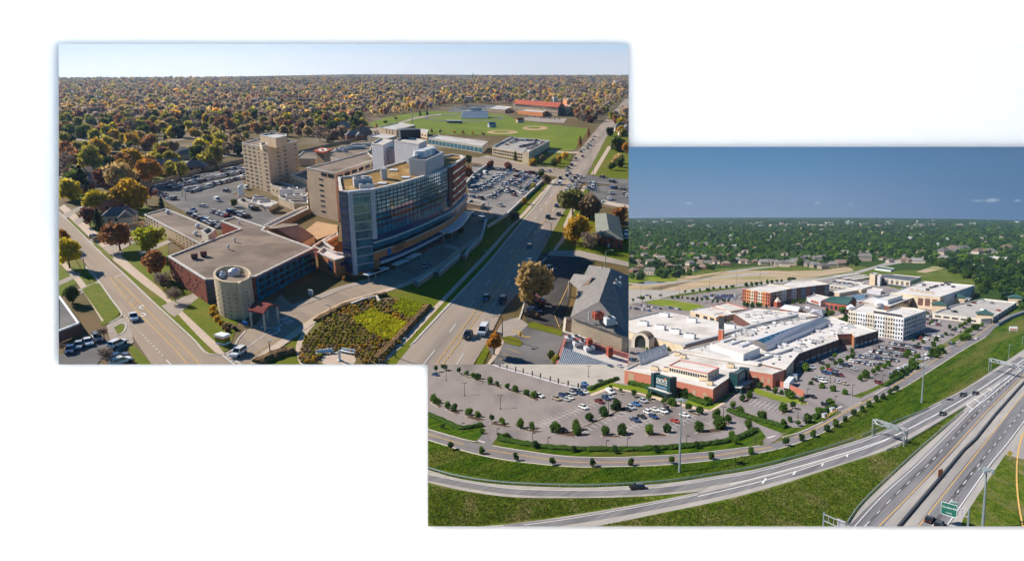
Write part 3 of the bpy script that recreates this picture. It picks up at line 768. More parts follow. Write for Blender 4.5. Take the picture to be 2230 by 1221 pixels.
# ------------------------------------------------------------------ hospital buildings
def us(n, a=.06, b=.94): return [a + (b - a) * i / (n - 1) for i in range(n)]
def unit_thing(W, name, label, cat, px, py, H, w, d, h, m='metal_grey', group=None, fan=True, rz=.3, top=None):
    q = W.P(px, py, H); r = thing(W, name, label, cat, q, group, rz); mb = MB(); mb.box(-w / 2,-d / 2,.25, w / 2, d / 2, h); mb.box(-w / 2 + .2,-d / 2 + .2,0, w / 2 - .2, d / 2 - .2,.25); part('casing', mb, m, r)
    if fan:
        mb = MB()
        for k in range(2 if w > 2.4 else 1): mb.tube(((k - .5) * w * .45 if w > 2.4 else 0,0, h),((k - .5) * w * .45 if w > 2.4 else 0,0, h + .25), min(w, d) * .3, min(w, d) * .32,10)
        part('fan', mb, 'metal_dark', r)
    return r
# ten storey tan tower
H = L.H(589,421,322)
R_ = [(526.5,311.5),(581.6,322),(647.5,307),(575,299)]
t, b = building(L, 'hospital_tower', 'tan ten storey block with paired windows beside the full car park', 'building', R_, H, 'tan', 'roof_tar', par=.5)
fl = [H * (i + .55) / 11.3 for i in range(11)]
p = [q - b for q in [L.P(x, y, H) for x, y in R_]]
face_pieces(t, p[0], p[1], [.07,.125,.26,.315,.45,.505,.65,.86,.915], fl, .038, H * .036,'window_pale')
face_pieces(t, p[1], p[2], [.30,.345,.52,.565,.88,.925], fl, .03, H * .036,'glass_dark')
block(t, loc_px(L, b, [(566,293.5),(600,301),(624,296),(624,292),(594,289)], H + 5), H - .4, H + 5,'tan', 'roof_pale', wname='penthouse_wall', rname='penthouse_roof')
block(t, loc_px(L, b, [(565,312),(571,318),(583,315),(578,309)], H + 2.2), H - .4, H + 2.2,'cream', 'roof_tar', wname='stair_wall', rname='stair_roof')
mb = MB()
for x, y in ((596,307),(604,306),(611,305)):
    q = L.P(x, y, H) - b; mb.box(q.x - 2.2, q.y - 2.5, H - .4, q.x + 1.8, q.y + 2.5, H + 2.2); mb.tube((q.x, q.y, H + 2.2),(q.x, q.y, H + 3.2),1.3,1.3,10)
part('rooftop_plant', mb, 'metal_grey', t)
# low wings between the tower and the slab block
def wing(name, label, roof, base, wall='tan', rf='roof_tar', wins=(), **k):
    H = L.H(*base); t, b = building(L, name, label, 'building', roof, H, wall, rf, **k)
    for (i, j, uu, zz, w, h, m) in wins:
        A, B = L.P(*roof[i], H) - b, L.P(*roof[j], H) - b
        face_pieces(t, A, B, uu, [H * z for z in zz], w, H * h, m)
    return t, b, H
wing('hospital_wing', 'tan windowless wing just right of the tan tower', [(643,345),(686,345),(704,339),(702,330),(660,330)], (686,361,345), rf='roof_brown')
wing('hospital_wing', 'tan two storey wing with small square windows left of the slab block', [(633,380),(668,392),(700,384),(668,370)], (640,420,382), wins=[(0,1, us(5,.15,.9),(.72,.3),.06,.09,'glass_dark')])
wing('hospital_wing', 'low wing with a white band below the tan tower', [(589,402),(634,418),(640,404),(594,392)], (592,425,403), wall='cream', rf='roof_brown', wins=[(0,1, us(5,.12,.9),(.55,),.05,.2,'glass_dark')])
wing('hospital_wing', 'tan hospital building with dark bays below the helipad', [(702,340),(745,349),(806,327),(812,312),(745,318)], (702,375,340), rf='roof_tar', wins=[(1,2, us(5,.1,.92),(.8,),.15,.22,'glass_dark')])
HM = L.H(670,466,365)
R_ = [(667.5,365),(729,377),(818,346.5),(800,331),(706,356)]
t, b = building(L, 'hospital_slab_block', 'tan slab block with a single column of dark windows', 'building', R_, HM, 'tan', 'roof_tar', par=.4)
p = [L.P(x, y, HM) - b for x, y in R_]
face_pieces(t, p[0], p[1], [.5], [HM * z for z in (.135,.25,.36,.47,.58,.69,.81)], .14, HM * .035,'glass_dark')
face_pieces(t, p[0], p[1], [.62,.86], [HM * .925], .2, HM * .07,'glass_dark', name='loggia')
face_pieces(t, p[1], p[2], us(6,.1,.94), [HM * .9], .12, HM * .07,'glass_dark')
face_pieces(t, p[1], p[2], us(6,.1,.94), [HM * .78], .12, HM * .07,'glass_dark')
# helipad
HP = HM - 3
q = [L.P(x, y, HP) for x, y in ((682,328),(706,332),(724,325),(700,321))]; bb = q[0].copy(); bb.z = 0
t = thing(L, 'helipad', 'red rooftop helipad with a white cross among the hospital roofs', 'helipad', bb)
mb = MB(); mb.prism(ccw(shift(q, bb)), HP - .8, HP); part('landing_deck', mb, 'tile_red', t)
c = sum(shift(q, bb), Vector()) / 4; u = (q[1] - q[0]); v = (q[3] - q[0]); mb = MB()
for a, d in ((u * .38, v * .13),(u * .13, v * .38)): mb.face([tuple(c + s1 * a + s2 * d + Vector((0,0,.05 + (HP - c.z - bb.z)))) for s1, s2 in ((-1,-1),(1,-1),(1,1),(-1,1))])
part('cross_marking', mb, 'white_paint', t)
mb = MB(); mb.side(inset(ccw(shift(q, bb)),1.5),0, HP - .8); part('support_wall', mb, 'tan_dark', t)
for k, (x, y, w, m_) in enumerate(((738,330,5,'metal_white'),(746,327,4,'metal_white'),(752,331,3,'metal_grey'),(760,325,5,'metal_white'),(772,324,16,'metal_grey'),(786,318,14,'metal_grey'),(715,338,4,'cream'))): unit_thing(L, 'rooftop_unit', f'{("white box", "second white box", "small grey unit", "third white box", "long grey duct", "farther long grey duct", "tan stair box")[k]} on the roof beside the helipad', 'air unit', x, y, L.H(702,375,340) - .6, w, 3,2, m_, fan=w < 6)

# curved glass building
HB = L.H(800,594,413)
FRONT = smooth_px([(803,413.5),(845,404.5),(886,393.7),(930,380.5),(972,366),(998,351),(1011.6,340.6)], 5)
roofpx = FRONT + [(1004,338),(985,336),(955,341),(886,349),(820,368),(760,383.5),(736,386),(738,402),(741,415),(758,418.5),(790,415)]
t, bB = building(L, 'curved_hospital_building', 'tall curved hospital building with mirrored glass front and planted brown roof', 'building', roofpx, HB, 'brick_orange', 'sedum', par=.6, ct=.8)
BF = [L.P(x, y, HB) - bB for x, y in FRONT]
BF2 = [Vector((p.x, p.y, 0)) for p in BF]
def off(P, d):
    out = []
    for i in range(len(P)):
        e = (P[min(len(P) - 1, i + 1)] - P[max(0, i - 1)]).normalized(); out.append(P[i] + Vector((e.y, -e.x, 0)) * d)
    return out
def band(name, z0, z1, d, m, i0=0, i1=None, root=t, pts=BF2):
    P = off(pts, d)[i0:i1]; mb = MB()
    Q = off(pts, -.3)[i0:i1]
    mb.side(P, z0 * HB, z1 * HB, closed=False)
    for k in range(len(P) - 1):
        mb.face([(*P[k].xy, z1 * HB),(*P[k + 1].xy, z1 * HB),(*Q[k + 1].xy, z1 * HB),(*Q[k].xy, z1 * HB)])
        mb.face([(*Q[k].xy, z0 * HB),(*Q[k + 1].xy, z0 * HB),(*P[k + 1].xy, z0 * HB),(*P[k].xy, z0 * HB)])
    for k, (A, B) in ((0,(Q[0], P[0])),(1,(P[-1], Q[-1]))): mb.face([(*A.xy, z0 * HB),(*B.xy, z0 * HB),(*B.xy, z1 * HB),(*A.xy, z1 * HB)])
    return part(name, mb, m, root)
nF = len(BF2); iB = 21                                          # the brick end starts here
zs = [.985,.94,.895,.85,.80,.755,.70]
for a, c in zip(zs, zs[1:]):
    band('glazing', c + .006, a, .45,'glass_mirror', 0, iB)
    band('floor_line', c - .004, c + .006,.7,'metal_dark', 0, iB)
band('floor_line', .690,.702,.9,'metal_dark', 0, iB)
for a, c, m in ((.69,.645,'glass_teal'),(.645,.615,'glass_dark'),(.615,.575,'glass_teal'),(.575,.545,'glass_navy'),(.545,.455,'glass_teal')):
    band('glazing', c, a, .45, m, 0, iB)
band('coping', .985,1.004,.55,'coping', 0, nF)
band('recess', .385,.455,.15,'glass_navy', 0, nF)
band('ledge', .37,.385,1.1,'coping', 0, nF)
band('glazing', .305,.37,.5,'glass_teal', 0, nF)
band('window_band', .265,.305,.55,'glass_dark', 0, nF)
band('ledge', .255,.265,.9,'coping', 0, nF)
band('brick_band', .17,.255,.6,'brick_orange', 0, nF)
band('window_band', .125,.17,.45,'glass_navy', 2, nF)
band('spandrel', .09,.125,.6,'panel_grey', 2, nF)
band('window_band', .04,.09,.45,'glass_dark', 2, nF)
band('brick_band', .0,.04,.7,'brick', 0, nF)
for a, c in ((.97,.90),(.86,.78),(.74,.665),(.625,.555),(.52,.455)): band('brick_band', c, a, .5,'brick', iB + 1, nF)
for a, c in ((.90,.86),(.78,.74),(.665,.625),(.555,.52)): band('window_band', c, a, .3,'glass_mirror', iB + 1, nF)
mb = MB(); P_ = off(BF2,.55)
Q_ = resample(P_[:iB], 1.6)
for q in Q_: mb.box(q.x - .06, q.y - .06,.46 * HB, q.x + .06, q.y + .06,.985 * HB)
Q_ = resample(P_, 2.2)
for q in Q_: mb.box(q.x - .06, q.y - .06,.265 * HB, q.x + .06, q.y + .06,.37 * HB); mb.box(q.x - .06, q.y - .06,.04 * HB, q.x + .06, q.y + .06,.17 * HB)
tag(part('mullion', mb, 'metal_dark', t), kind='stuff')
mb = MB()
for k in (iB - 1, iB):
    q = off(BF2,.8)[k]
mb.prism([(*off(BF2,1.0)[iB - 1].xy,),(*off(BF2,1.0)[iB + 0].xy,),(*off(BF2,-.5)[iB].xy,),(*off(BF2,-.5)[iB - 1].xy,)], .44 * HB, HB * .995); part('pier', mb, 'brick_dark', t)
# grey piers and the glass stair tower at the left end
def pier(x0, x1, y0, zz0, zz1, m, d=1.2, name='pier'):
    A, B = L.P(x0, y0, HB) - bB, L.P(x1, y0 - (x1 - x0) * .15, HB) - bB; e = (B - A).normalized(); n = Vector((e.y, -e.x, 0)) * d
    mb = MB(); mb.prism([(A + n).xy, (B + n).xy, (B - n).xy, (A - n).xy], zz0 * HB, zz1 * HB); part(name, mb, m, t)
pier(803,812,413.5,.42,1.006,'panel_grey', .9)
A, B = L.P(758,418.5, HB) - bB, L.P(803,413.5, HB) - bB; W0 = L.P(740,415, HB) - bB
zt = [.04 + .1 * k for k in range(10)] + [.99]
for z0, z1 in zip(zt, zt[1:]):
    for (p0, p1, m) in ((A, B, 'glass_blue'),(W0, A, 'glass_navy')):
        e = (p1 - p0).normalized(); n = Vector((e.y, -e.x, 0)); mb = MB()
        mb.prism([(p0 + n * .5).xy, (p1 + n * .5).xy, (p1 - n * .3).xy, (p0 - n * .3).xy], z0 * HB + .25, z1 * HB - .1); part('glazing', mb, m, t)
        mb = MB(); mb.prism([(p0 + n * .62).xy, (p1 + n * .62).xy, (p1 - n * .3).xy, (p0 - n * .3).xy], z1 * HB - .1, z1 * HB + .25); part('floor_line', mb, 'metal_grey' if m == 'glass_blue' else 'metal_dark', t)
    e = (B - A); mb = MB()
    for k in range(1,9):
        q = A + e * k / 9 + Vector((e.y, -e.x, 0)).normalized() * .55; mb.box(q.x - .06, q.y - .06, z0 * HB, q.x + .06, q.y + .06, z1 * HB)
    tag(part('mullion', mb, 'metal_dark', t), kind='stuff')
pier(757,764,419,.03,1.01,'panel_grey', .9)
e = (B - A).normalized(); n = Vector((e.y, -e.x, 0)); mb = MB(); mb.prism([(A + n * 1.1).xy, (B + n * 1.1).xy, (B - n).xy, (A - n).xy], HB * .975, HB * 1.012); part('pier_cap', mb, 'panel_grey', t)
q0, q1 = L.P(736,388, HB) - bB, L.P(740,414, HB) - bB
face_pieces(t, q0, q1, [.7], [HB * (.09 + .1 * k) for k in range(9)], .3, HB * .045,'window_pale')
# roof items of the curved building
HR = HB - .6
unit_thing(L, 'rooftop_unit', 'big grey box unit near the front of the planted roof', 'air unit', 790,406, HR, 6,4,3,'panel_grey')
unit_thing(L, 'rooftop_unit', 'lower grey unit beside the big box on the planted roof', 'air unit', 799,410, HR, 5,3,1.6,'metal_white')
for k, (x, y) in enumerate(((834,388),(839,390),(836,391))):
    q = L.P(x, y, HR); mb = MB(); mb.tube((0,0,0),(0,0,3.4),.8,.8,10); mb.tube((0,0,3.4),(0,0,3.8),.95,.95,10)
    single(L, 'exhaust_stack', mb, 'metal_grey', 'grey exhaust stack in the cluster on the planted roof', 'exhaust stack', q, 'exhaust stacks on the planted roof')
for k, (x, y) in enumerate(((857,372),(884,388),(832,401),(795,387))):
    q = L.P(x, y, HR); mb = MB(); mb.box(-1.5,-1.8,0,1.5,1.8,.5); single(L, 'roof_hatch', mb, 'metal_white', 'small white hatch set into the planted roof', 'roof hatch', q, 'hatches on the planted roof')
HC = HB + 5.5
pc = [(890,345),(927,349.5),(966,331.5),(938,326)]
t2, b2 = building(L, 'cooling_plant_enclosure', 'grey louvred cooling plant box standing on the planted roof', 'plant room', pc, HC, 'panel_grey', 'metal_dark', par=1.2, cop='metal_grey', z0=HB - .5)
for (p0, p1) in ((0,1),(1,2)):
    A, B = L.P(*pc[p0], HC) - b2, L.P(*pc[p1], HC) - b2
    face_pieces(t2, A, B, [.5], [HB + .35 + .55 * k for k in range(9)], .985,.3,'metal_grey', .3,'louvre')
for k, (x, y) in enumerate(((915,337.5),(926,334),(937,330.5))):
    q = L.P(x, y, HC - .4) - b2; mb = MB(); mb.tube((q.x, q.y, HC - 1.2),(q.x, q.y, HC + 1.2),3,2.4,16); mb.tube((q.x, q.y, HC + 1.0),(q.x, q.y, HC + 1.25),2.1,2.1,12); part('cooling_fan', mb, 'metal_white', t2)
# grey stepped blocks behind
Hg = HB + 8
for lab, px, hh in (('lower pale grey windowless block left of the stepped grey tower', [(809,312),(834,316),(856,306),(830,301)], HB + 4.5),('pale grey windowless block rising behind the planted roof', [(858,306),(911,314),(929,306),(880,298)], Hg),('grey stepped block behind the cooling plant', [(834,322),(858,325),(911,330),(948,318),(900,310)], HB + 2)):
    building(L, 'hospital_block', lab, 'building', px, hh, 'panel_grey', 'roof_pale', par=.5)
unit_thing(L, 'rooftop_unit', 'dark blue unit on the highest pale grey block', 'air unit', 892,301, Hg - .5,9,7,4,'metal_dark', fan=False)
t3, b3, H3 = wing('hospital_wing', 'flat roofed tan block with four dark bays and a tall mast', [(824,277.5),(863,283),(904.5,272.5),(868,267)], (863,297,283), rf='roof_pale', wins=[(1,2, [.14,.38,.62,.86], (.45,),.2,.7,'glass_dark'),(0,1, [.45,.62,.8], (.4,.75),.06,.2,'glass_dark')])
q = L.P(899,280,0); mb = MB(); mb.tube((0,0,0),(0,0,26),.45,.35); r = thing(L, 'mast', 'tall grey mast standing in front of the tan block with dark bays', 'mast', q); part('pole', mb, 'pole_grey', r); mb = MB(); mb.box(-1.2,-1.2,22,1.2,1.2,23); part('antenna', mb, 'pole_grey', r)
wing('hospital_wing', 'low pale roofed wing in front of the tan block with the mast', [(800,297),(845,302),(863,296),(826,290)], (800,314,297), rf='roof_white')
wing('hospital_wing', 'low pale wing right of the mast', [(905,284),(930,291),(933,283),(912,280)], (930,302,291), rf='roof_white', wins=[(0,1, us(4,.15,.85),(.5,),.12,.3,'glass_dark')])
# long glass fronted clinic and car park building beyond
t4, b4, H4 = wing('clinic_building', 'long low clinic with a leaning glass front beyond the hospital', [(933,300),(1050,318),(1062,308),(952,294)], (1050,334,318), wall='stone_light', rf='roof_white', wins=[(0,1, us(14,.03,.97),(.42,),.062,.6,'glass_blue')])
t5, b5, H5 = wing('parking_garage', 'tan parking garage with cars on its roof and two window rows', [(1072,320),(1148,333),(1197,306),(1112,298)], (1148,351,333), wall='cream', rf='deck', par=1.0, wins=[(0,1, us(18,.05,.9),(.66,.3),.034,.22,'glass_dark')])
block(t5, loc_px(L, b5, [(1138,329),(1152,331),(1156,327),(1143,325)], H5 + 2.5),0, H5 + 2.5,'cream', 'roof_pale', wname='stair_wall', rname='stair_roof')
for (x0, y0, x1, y1, n, g) in ((1080,318,1116,302,8,'a'),(1122,306,1172,308,12,'b'),(1104,316,1126,306,6,'c'),(1132,321,1166,313,9,'d'),(1150,326,1186,310,9,'e')):
    car_row(L, x0, y0, x1, y1, n, 8,-3,'on the roof of the tan parking garage', 'cars on the parking garage roof', z=H5 - 1)
# low office block with square windows, far left
H6 = L.H(320,493,467)
R_ = [(314,467),(360,491.5),(434.7,530),(470,500),(400,470),(361,454)]
t6, b6 = building(L, 'office_block', 'long tan office block with four rows of square windows', 'building', R_, H6,'tan', 'roof_brown', par=.35)
A, B = L.P(314,467, H6) - b6, L.P(434.7,530, H6) - b6
face_pieces(t6, A, B, us(17,.035,.97), [H6 * z for z in (.84,.62,.38,.15)], .026, H6 * .10,'glass_dark')
for k, (x, y, w) in enumerate(((366,465,'nearest the back edge'),(431,496,'beside the stair box'),(427,512,'nearest the brick building'))):
    q = L.P(x, y, H6 - .3); mb = MB(); mb.tube((0,0,0),(0,0,.9),.7,.7,10); mb.tube((0,0,.9),(0,0,1.6),1.1,.5,10); single(L, 'roof_vent', mb, 'metal_white', f'round white roof vent on the long office block, {w}', 'roof vent', q)
block(t6, loc_px(L, b6, [(438,502),(453,513),(468,500),(455,495)], H6 + 3.5),0, H6 + 3.5,'stone_light', 'roof_tar', wname='stair_wall', rname='stair_roof', par=1)
# brick and glass building with the wide tan roof
H7 = L.H(455,661,608)
R_ = [(366,558),(446,608),(556,602),(682,540),(571,500),(579,495),(512,472),(481,481),(523,498)]
t7, b7 = building(L, 'brick_clinic', 'brick and glass building with a wide stained tan roof', 'building', R_, H7,'brick', 'roof_tar', par=.35, ct=.6)
A, B = L.P(366,558, H7) - b7, L.P(446,608, H7) - b7
rd = random.Random(3)
for r_ in range(6):
    for c in range(9):
        if rd.random() < .62: face_pieces(t7, A, B, [.06 + .1 * c + .03 * (r_ % 2)], [H7 * (.1 + .155 * r_)], .026, H7 * .07,'glass_dark')
mb = MB(); d = B - A; a = math.atan2(d.y, d.x)
for k in range(12): face_pieces(t7, A, B, [.5], [H7 * (.08 + .077 * k)], .995,.1,'brick_dark', .14,'course_line')
C, D = L.P(556,602, H7) - b7, L.P(682,540, H7) - b7
e = (D - C).normalized(); n = Vector((e.y, -e.x, 0))
mb = MB(); mb.prism([(C + n * .3).xy, (D + n * .3).xy, (D - n * .2).xy, (C - n * .2).xy], 0, H7 * .9); part('facade_panel', mb, 'glass_teal', t7)
face_pieces(t7, C + n * .3, D + n * .3, us(9,.06,.94), [H7 * z for z in (.76,.5,.24)], .07, H7 * .17,'glass_dark')
face_pieces(t7, C + n * .4, D + n * .4, us(9,.11,.99), [H7 * .45], .012, H7 * .88,'glass_blue', .5,'fin')
face_pieces(t7, C + n * .45, D + n * .45, [.885,.945], [H7 * z for z in (.8,.55,.33)], .045, H7 * .16,'window_pale', .4)
E_, F_ = L.P(447,608, H7) - b7, L.P(470,606, H7) - b7
mb = MB(); e = (F_ - E_).normalized(); n = Vector((e.y, -e.x, 0)); mb.prism([(E_ + n * .5).xy, (F_ + n * .5).xy, (F_ - n).xy, (E_ - n).xy], 0, H7 * .97); part('corner_glazing', mb, 'glass_navy', t7)
for k, (x, y, l) in enumerate(((424,563,'left'),(444,558,'right'))):
    unit_thing(L, 'rooftop_unit', f'small dark brick vent box on the wide tan roof, {l} one of two', 'roof vent', x, y, H7 - .3,1.8,1.5,1.7,'brick_dark', fan=False)
for x, y, l in ((512,527,'near the middle'),(498,543,'front left of the middle'),(522,489,'on the narrow rear part')):
    q = L.P(x, y, H7 - .3); mb = MB(); mb.tube((0,0,0),(0,0,1.2),.3,.3,8); mb.tube((0,0,1.2),(0,0,1.6),.6,.3,8); single(L, 'roof_vent', mb, 'metal_white', f'small white vent pipe {l} of the wide tan roof', 'roof vent', q)
# round tower
H8 = L.H(505,695,614); H8i = H8 - 1.7
ring = [(505.5 + 41.5 * math.cos(a),596 + 18.6 * math.sin(a)) for a in [2 * math.pi * k / 36 for k in range(36)]]
P8 = ccw([L.P(x, y, H8) for x, y in ring]); b8 = sum(P8, Vector()) / 36; b8.z = 0
t8 = thing(L, 'round_tower', 'round tan concrete tower dotted with small square windows', 'tower', b8)
P8 = shift(P8, b8); In8 = inset(P8,.6)
mb = MB(); mb.side(P8,0, H8); part('wall', mb, 'cream', t8)
mb = MB(); mb.ring(P8, In8, H8); mb.side(In8[::-1], H8i, H8); part('parapet', mb, 'cream', t8)
mb = MB(); mb.cap(In8, H8i); part('roof', mb, 'roof_tar', t8)
k0 = [k for k in range(36)]
for r_ in range(6):
    for k in range(36):
        p0, p1 = P8[k], P8[(k + 1) % 36]
        m_ = (p0 + p1) / 2
        if m_.y < 4 and k % 2 == 0: face_pieces(t8, p0, p1, [.5], [H8 * (.1 + .115 * r_)], .3, H8 * .034,'glass_dark', .12)
kk = min(range(36), key=lambda k: (P8[k] - (L.P(522,613, H8) - b8)).xy.length)
mb = MB(); p0 = P8[kk]; d_ = Vector((p0.x, p0.y, 0)).normalized(); e_ = Vector((-d_.y, d_.x, 0))
mb.prism(ccw([(p0 + d_ * 1.3 - e_ * .3).xy, (p0 + d_ * 1.3 + e_ * .4).xy, (p0 - d_ * .4 + e_ * .5).xy, (p0 - d_ * .4 - e_ * .4).xy]),0, H8 + .1); part('spiral_wall_edge', mb, 'cream', t8)
for x, y, s_, l in ((510,598,1.6,'large domed vent near the centre'),(484,600,1.0,'small domed vent at the left edge'),(482,605,.9,'small domed vent in front of the left one')):
    q = L.P(x, y, H8i); mb = MB(); mb.tube((0,0,0),(0,0, s_ * .8), s_, s_, 12); mb.tube((0,0, s_ * .8),(0,0, s_ * 1.2), s_ * .95, s_ * .35,12); single(L, 'roof_vent', mb, 'metal_white', f'{l} of the round tower roof', 'roof vent', q)
# canopy over the entrance
Hc = 5.0; cp = [(537,676),(582,658),(608,666),(586,685),(572,681)]
q = [L.P(x, y, Hc) for x, y in cp]; bc = sum(q, Vector()) / 5; bc.z = 0; t = thing(L, 'entrance_canopy', 'dark red arched canopy at the foot of the round tower', 'canopy', bc)
A, B, C, D = (L.P(x, y, Hc) - bc for x, y in ((539,674),(580,659),(607,667),(573,683)))
mb = MB(); N = 10
for k in range(N):
    t0, t1 = k / N, (k + 1) / N; z0_, z1_ = math.sin(t0 * math.pi) * 1.4, math.sin(t1 * math.pi) * 1.4
    a0, a1, c0, c1 = A.lerp(B, t0), A.lerp(B, t1), D.lerp(C, t0), D.lerp(C, t1)
    U = lambda v, z: (v.x, v.y, v.z + z)
    mb.face([U(a0, z0_), U(c0, z0_), U(c1, z1_), U(a1, z1_)]); mb.face([U(a1, z1_ - .4), U(c1, z1_ - .4), U(c0, z0_ - .4), U(a0, z0_ - .4)]); mb.face([U(c0, z0_ - .4), U(c1, z1_ - .4), U(c1, z1_), U(c0, z0_)]); mb.face([U(a1, z1_ - .4), U(a0, z0_ - .4), U(a0, z0_), U(a1, z1_)])
part('canopy_roof', mb, 'canopy_red', t)
for v in (A, B, C, D):
    w = v * .86; mb = MB(); mb.tube((w.x, w.y, 0),(w.x, w.y, Hc),.3); part('post', mb, 'pole_grey', t)
# brick pavilion, hip roofs and link buildings
t9, b9, H9 = wing('brick_pavilion', 'low orange brick pavilion with a white roof beside the glass tower', [(691,549),(729,566),(758,558),(757,552),(733,549),(705,538)], (730,605,566), wall='brick_orange', rf='roof_white', wins=[(0,1, [.75], (.55,),.25,.6,'glass_navy'),(1,2, [.6], (.68,),.4,.2,'glass_navy')])
wing('link_building', 'dark flat roofed link behind the orange brick pavilion', [(680,536),(712,548),(728,541),(702,523)], (690,560,540), wall='brick', rf='asphalt_dark')
wing('link_building', 'tan walled link with a row of dark slits beside the glass tower', [(702,522),(712,525),(735,512),(735,505)], (712,545,525), wall='tan_dark', rf='roof_pale', wins=[(1,2, us(6),(.5,),.08,.4,'glass_dark')])
Hh = L.H(660,540,525)
q = [L.P(x, y, Hh) for x, y in ((581,498),(657,530),(685,514),(647,487),(617,486))]; bq = sum(q, Vector()) / 5; bq.z = 0; q = shift(q, bq)
t = thing(L, 'hip_roofed_hall', 'brown hip roofed hall behind the wide tan roof', 'building', bq); mb = MB(); mb.side(ccw(q),0, Hh); part('wall', mb, 'tan', t)
R0, R1 = L.P(600,497, Hh + 5) - bq, L.P(648,490, Hh + 4.5) - bq
mb = MB(); mb.face([q[0], q[1], R1, R0]); mb.face([q[1], q[2], R1]); mb.face([q[2], q[3], R1]); mb.face([q[3], q[4], R0, R1]); mb.face([q[4], q[0], R0]); part('roof', mb, 'roof_brown', t)
wing('long_link_corridor', 'long narrow flat roofed corridor running to the slab block', [(575,490),(588,494),(671,455),(671,448),(655,452)], (582,505,492), wall='tan_dark', rf='roof_pale')
sheet(L, 'courtyard', [(664,502),(690,482),(735,490),(735,505),(690,522)], 'clay', .3)
wing('plant_yard', 'low tan walled plant yard with fans below the tan tower', [(546,440),(585,452),(606,441),(555,424)], (585,461,452), wall='cream', rf='roof_pale', par=1.2)
wing('plant_yard', 'small tan walled enclosure beside the white tank', [(519,436),(540,446),(556,439),(530,430)], (540,453,446), wall='cream', rf='roof_brown', par=1.2)
wing('plant_building', 'tan plant building with machines on its roof left of the slab block', [(606,428),(640,442),(670,442),(670,420),(630,416)], (606,445,429), wall='cream', rf='roof_pale')
q = L.P(527,429); r = thing(L, 'storage_tank', 'tall white cylindrical tank at the foot of the tan tower', 'tank', q); hq = L.H(527,429,406); mb = MB(); mb.tube((0,0,.8),(0,0, hq),1.7,1.7,16); mb.tube((0,0, hq),(0,0, hq + .7),1.6,.6,16); part('vessel', mb, 'white_letter', r)
for k in range(3): mb = MB(); a = k * 2.1; mb.tube((1.4 * math.cos(a),1.4 * math.sin(a),0),(1.4 * math.cos(a),1.4 * math.sin(a),1.),.18); part('leg', mb, 'pole_grey', r)
for x, y, w, h, l in ((630,424,9,3.4,'cream box unit'),(652,424,6,3,'white peaked unit'),(640,432,8,2,'flat grey unit'),(566,434,5,1.2,'grey fan deck'),(578,440,5,1.2,'nearer grey fan deck')):
    unit_thing(L, 'rooftop_unit', f'{l} in the plant yard left of the slab block', 'air unit', x, y, 4, w, 5, h, 'metal_white')
# deck car park with its wall along the road
deck = [(1016,363),(1065,358),(1190,386),(1184,397),(1105,470),(1090,478),(1060,452),(1020,452)]
Hd = .15
sheet(L, 'car_park', deck, 'deck_grey', .08)
wall_line(L, 'deck_parapet', [(1186,393),(1140,436),(1104,471),(1088,482),(1062,498)], 1.3,.5,'tan', 'tan parapet along the edge of the hospital car park above the road', capm='coping')
wall_line(L, 'deck_parapet', [(1016,406),(1034,384),(1064,363)], 2.4,.5,'tan', 'tan wall closing the back of the hospital car park', capm='coping')
zc = zf(1000,340,7.63)
for (a, b_, n) in (((430,460),(650,330),9),((540,470),(830,270),12),((740,500),(1040,300),12),((900,500),(1140,330),11),((1070,600),(1350,320),13),((210,540),(400,500),6),((220,610),(520,520),7),((530,700),(740,550),7)):
    p0, p1 = zc(*a), zc(*b_); car_row(L, *p0, *p1, n, 9,1.2,'on the big car park between the curved building and the road', 'cars on the car park by the road', .08,.03, ['white', 'white', 'white', 'white', 'silver', 'silver', 'grey', 'black', 'maroon', 'navy'])
for (a, b_, n) in (((530,225),(910,245),8),((950,265),(1340,300),9)):
    p0, p1 = zc(*a), zc(*b_); car_row(L, *p0, *p1, n, 2,-4,'along the back edge of the big car park by the road', 'cars on the car park by the road', .08,.04, ['black', 'grey', 'maroon', 'navy', 'silver'])
for i, (x, y, k, c, l) in enumerate(((800,560,'suv', 'beige', 'beige SUV at the front corner of the big car park'),(785,600,'sedan', 'white', 'white car at the end of a middle row of the big car park'),(890,605,'sedan', 'black', 'black car turning at the front of the big car park'),(1005,555,'suv', 'grey', 'dark SUV crossing the front aisle of the big car park'),(1030,625,'pickup', 'white', 'long white pickup at the front edge of the big car park'),(915,660,'sedan', 'maroon', 'maroon car alone at the front of the big car park'),
        (680,828,'sedan', 'silver', 'silver car alone in the shaded corner below the big car park'),(225,985,'sedan', 'silver', 'silver car beside the curved canopy'),(390,1080,'van', 'white', 'white box truck standing on the shaded drive'),(240,410,'van', 'white', 'white van along the back wall of the big car park'),(330,365,'van', 'silver', 'silver van along the back wall of the big car park'),(440,300,'van', 'white', 'white van at the far end of the back wall of the big car park'),(90,655,'sedan', 'silver', 'silver car in shade beside the curved building'),(230,685,'sedan', 'navy', 'navy car in shade beside the curved building'),(370,715,'suv', 'black', 'black SUV in shade by the small gatehouse'))):
    car(L, *zc(x, y),9,3, k, c, l, z=.1)
t, b_, h_ = wing('gatehouse', 'small dark gatehouse in shade at the car park entrance', [(1015,441),(1046,447),(1056,440),(1026,434)], (1046,457,447), wall='tan_dark', rf='roof_brown')
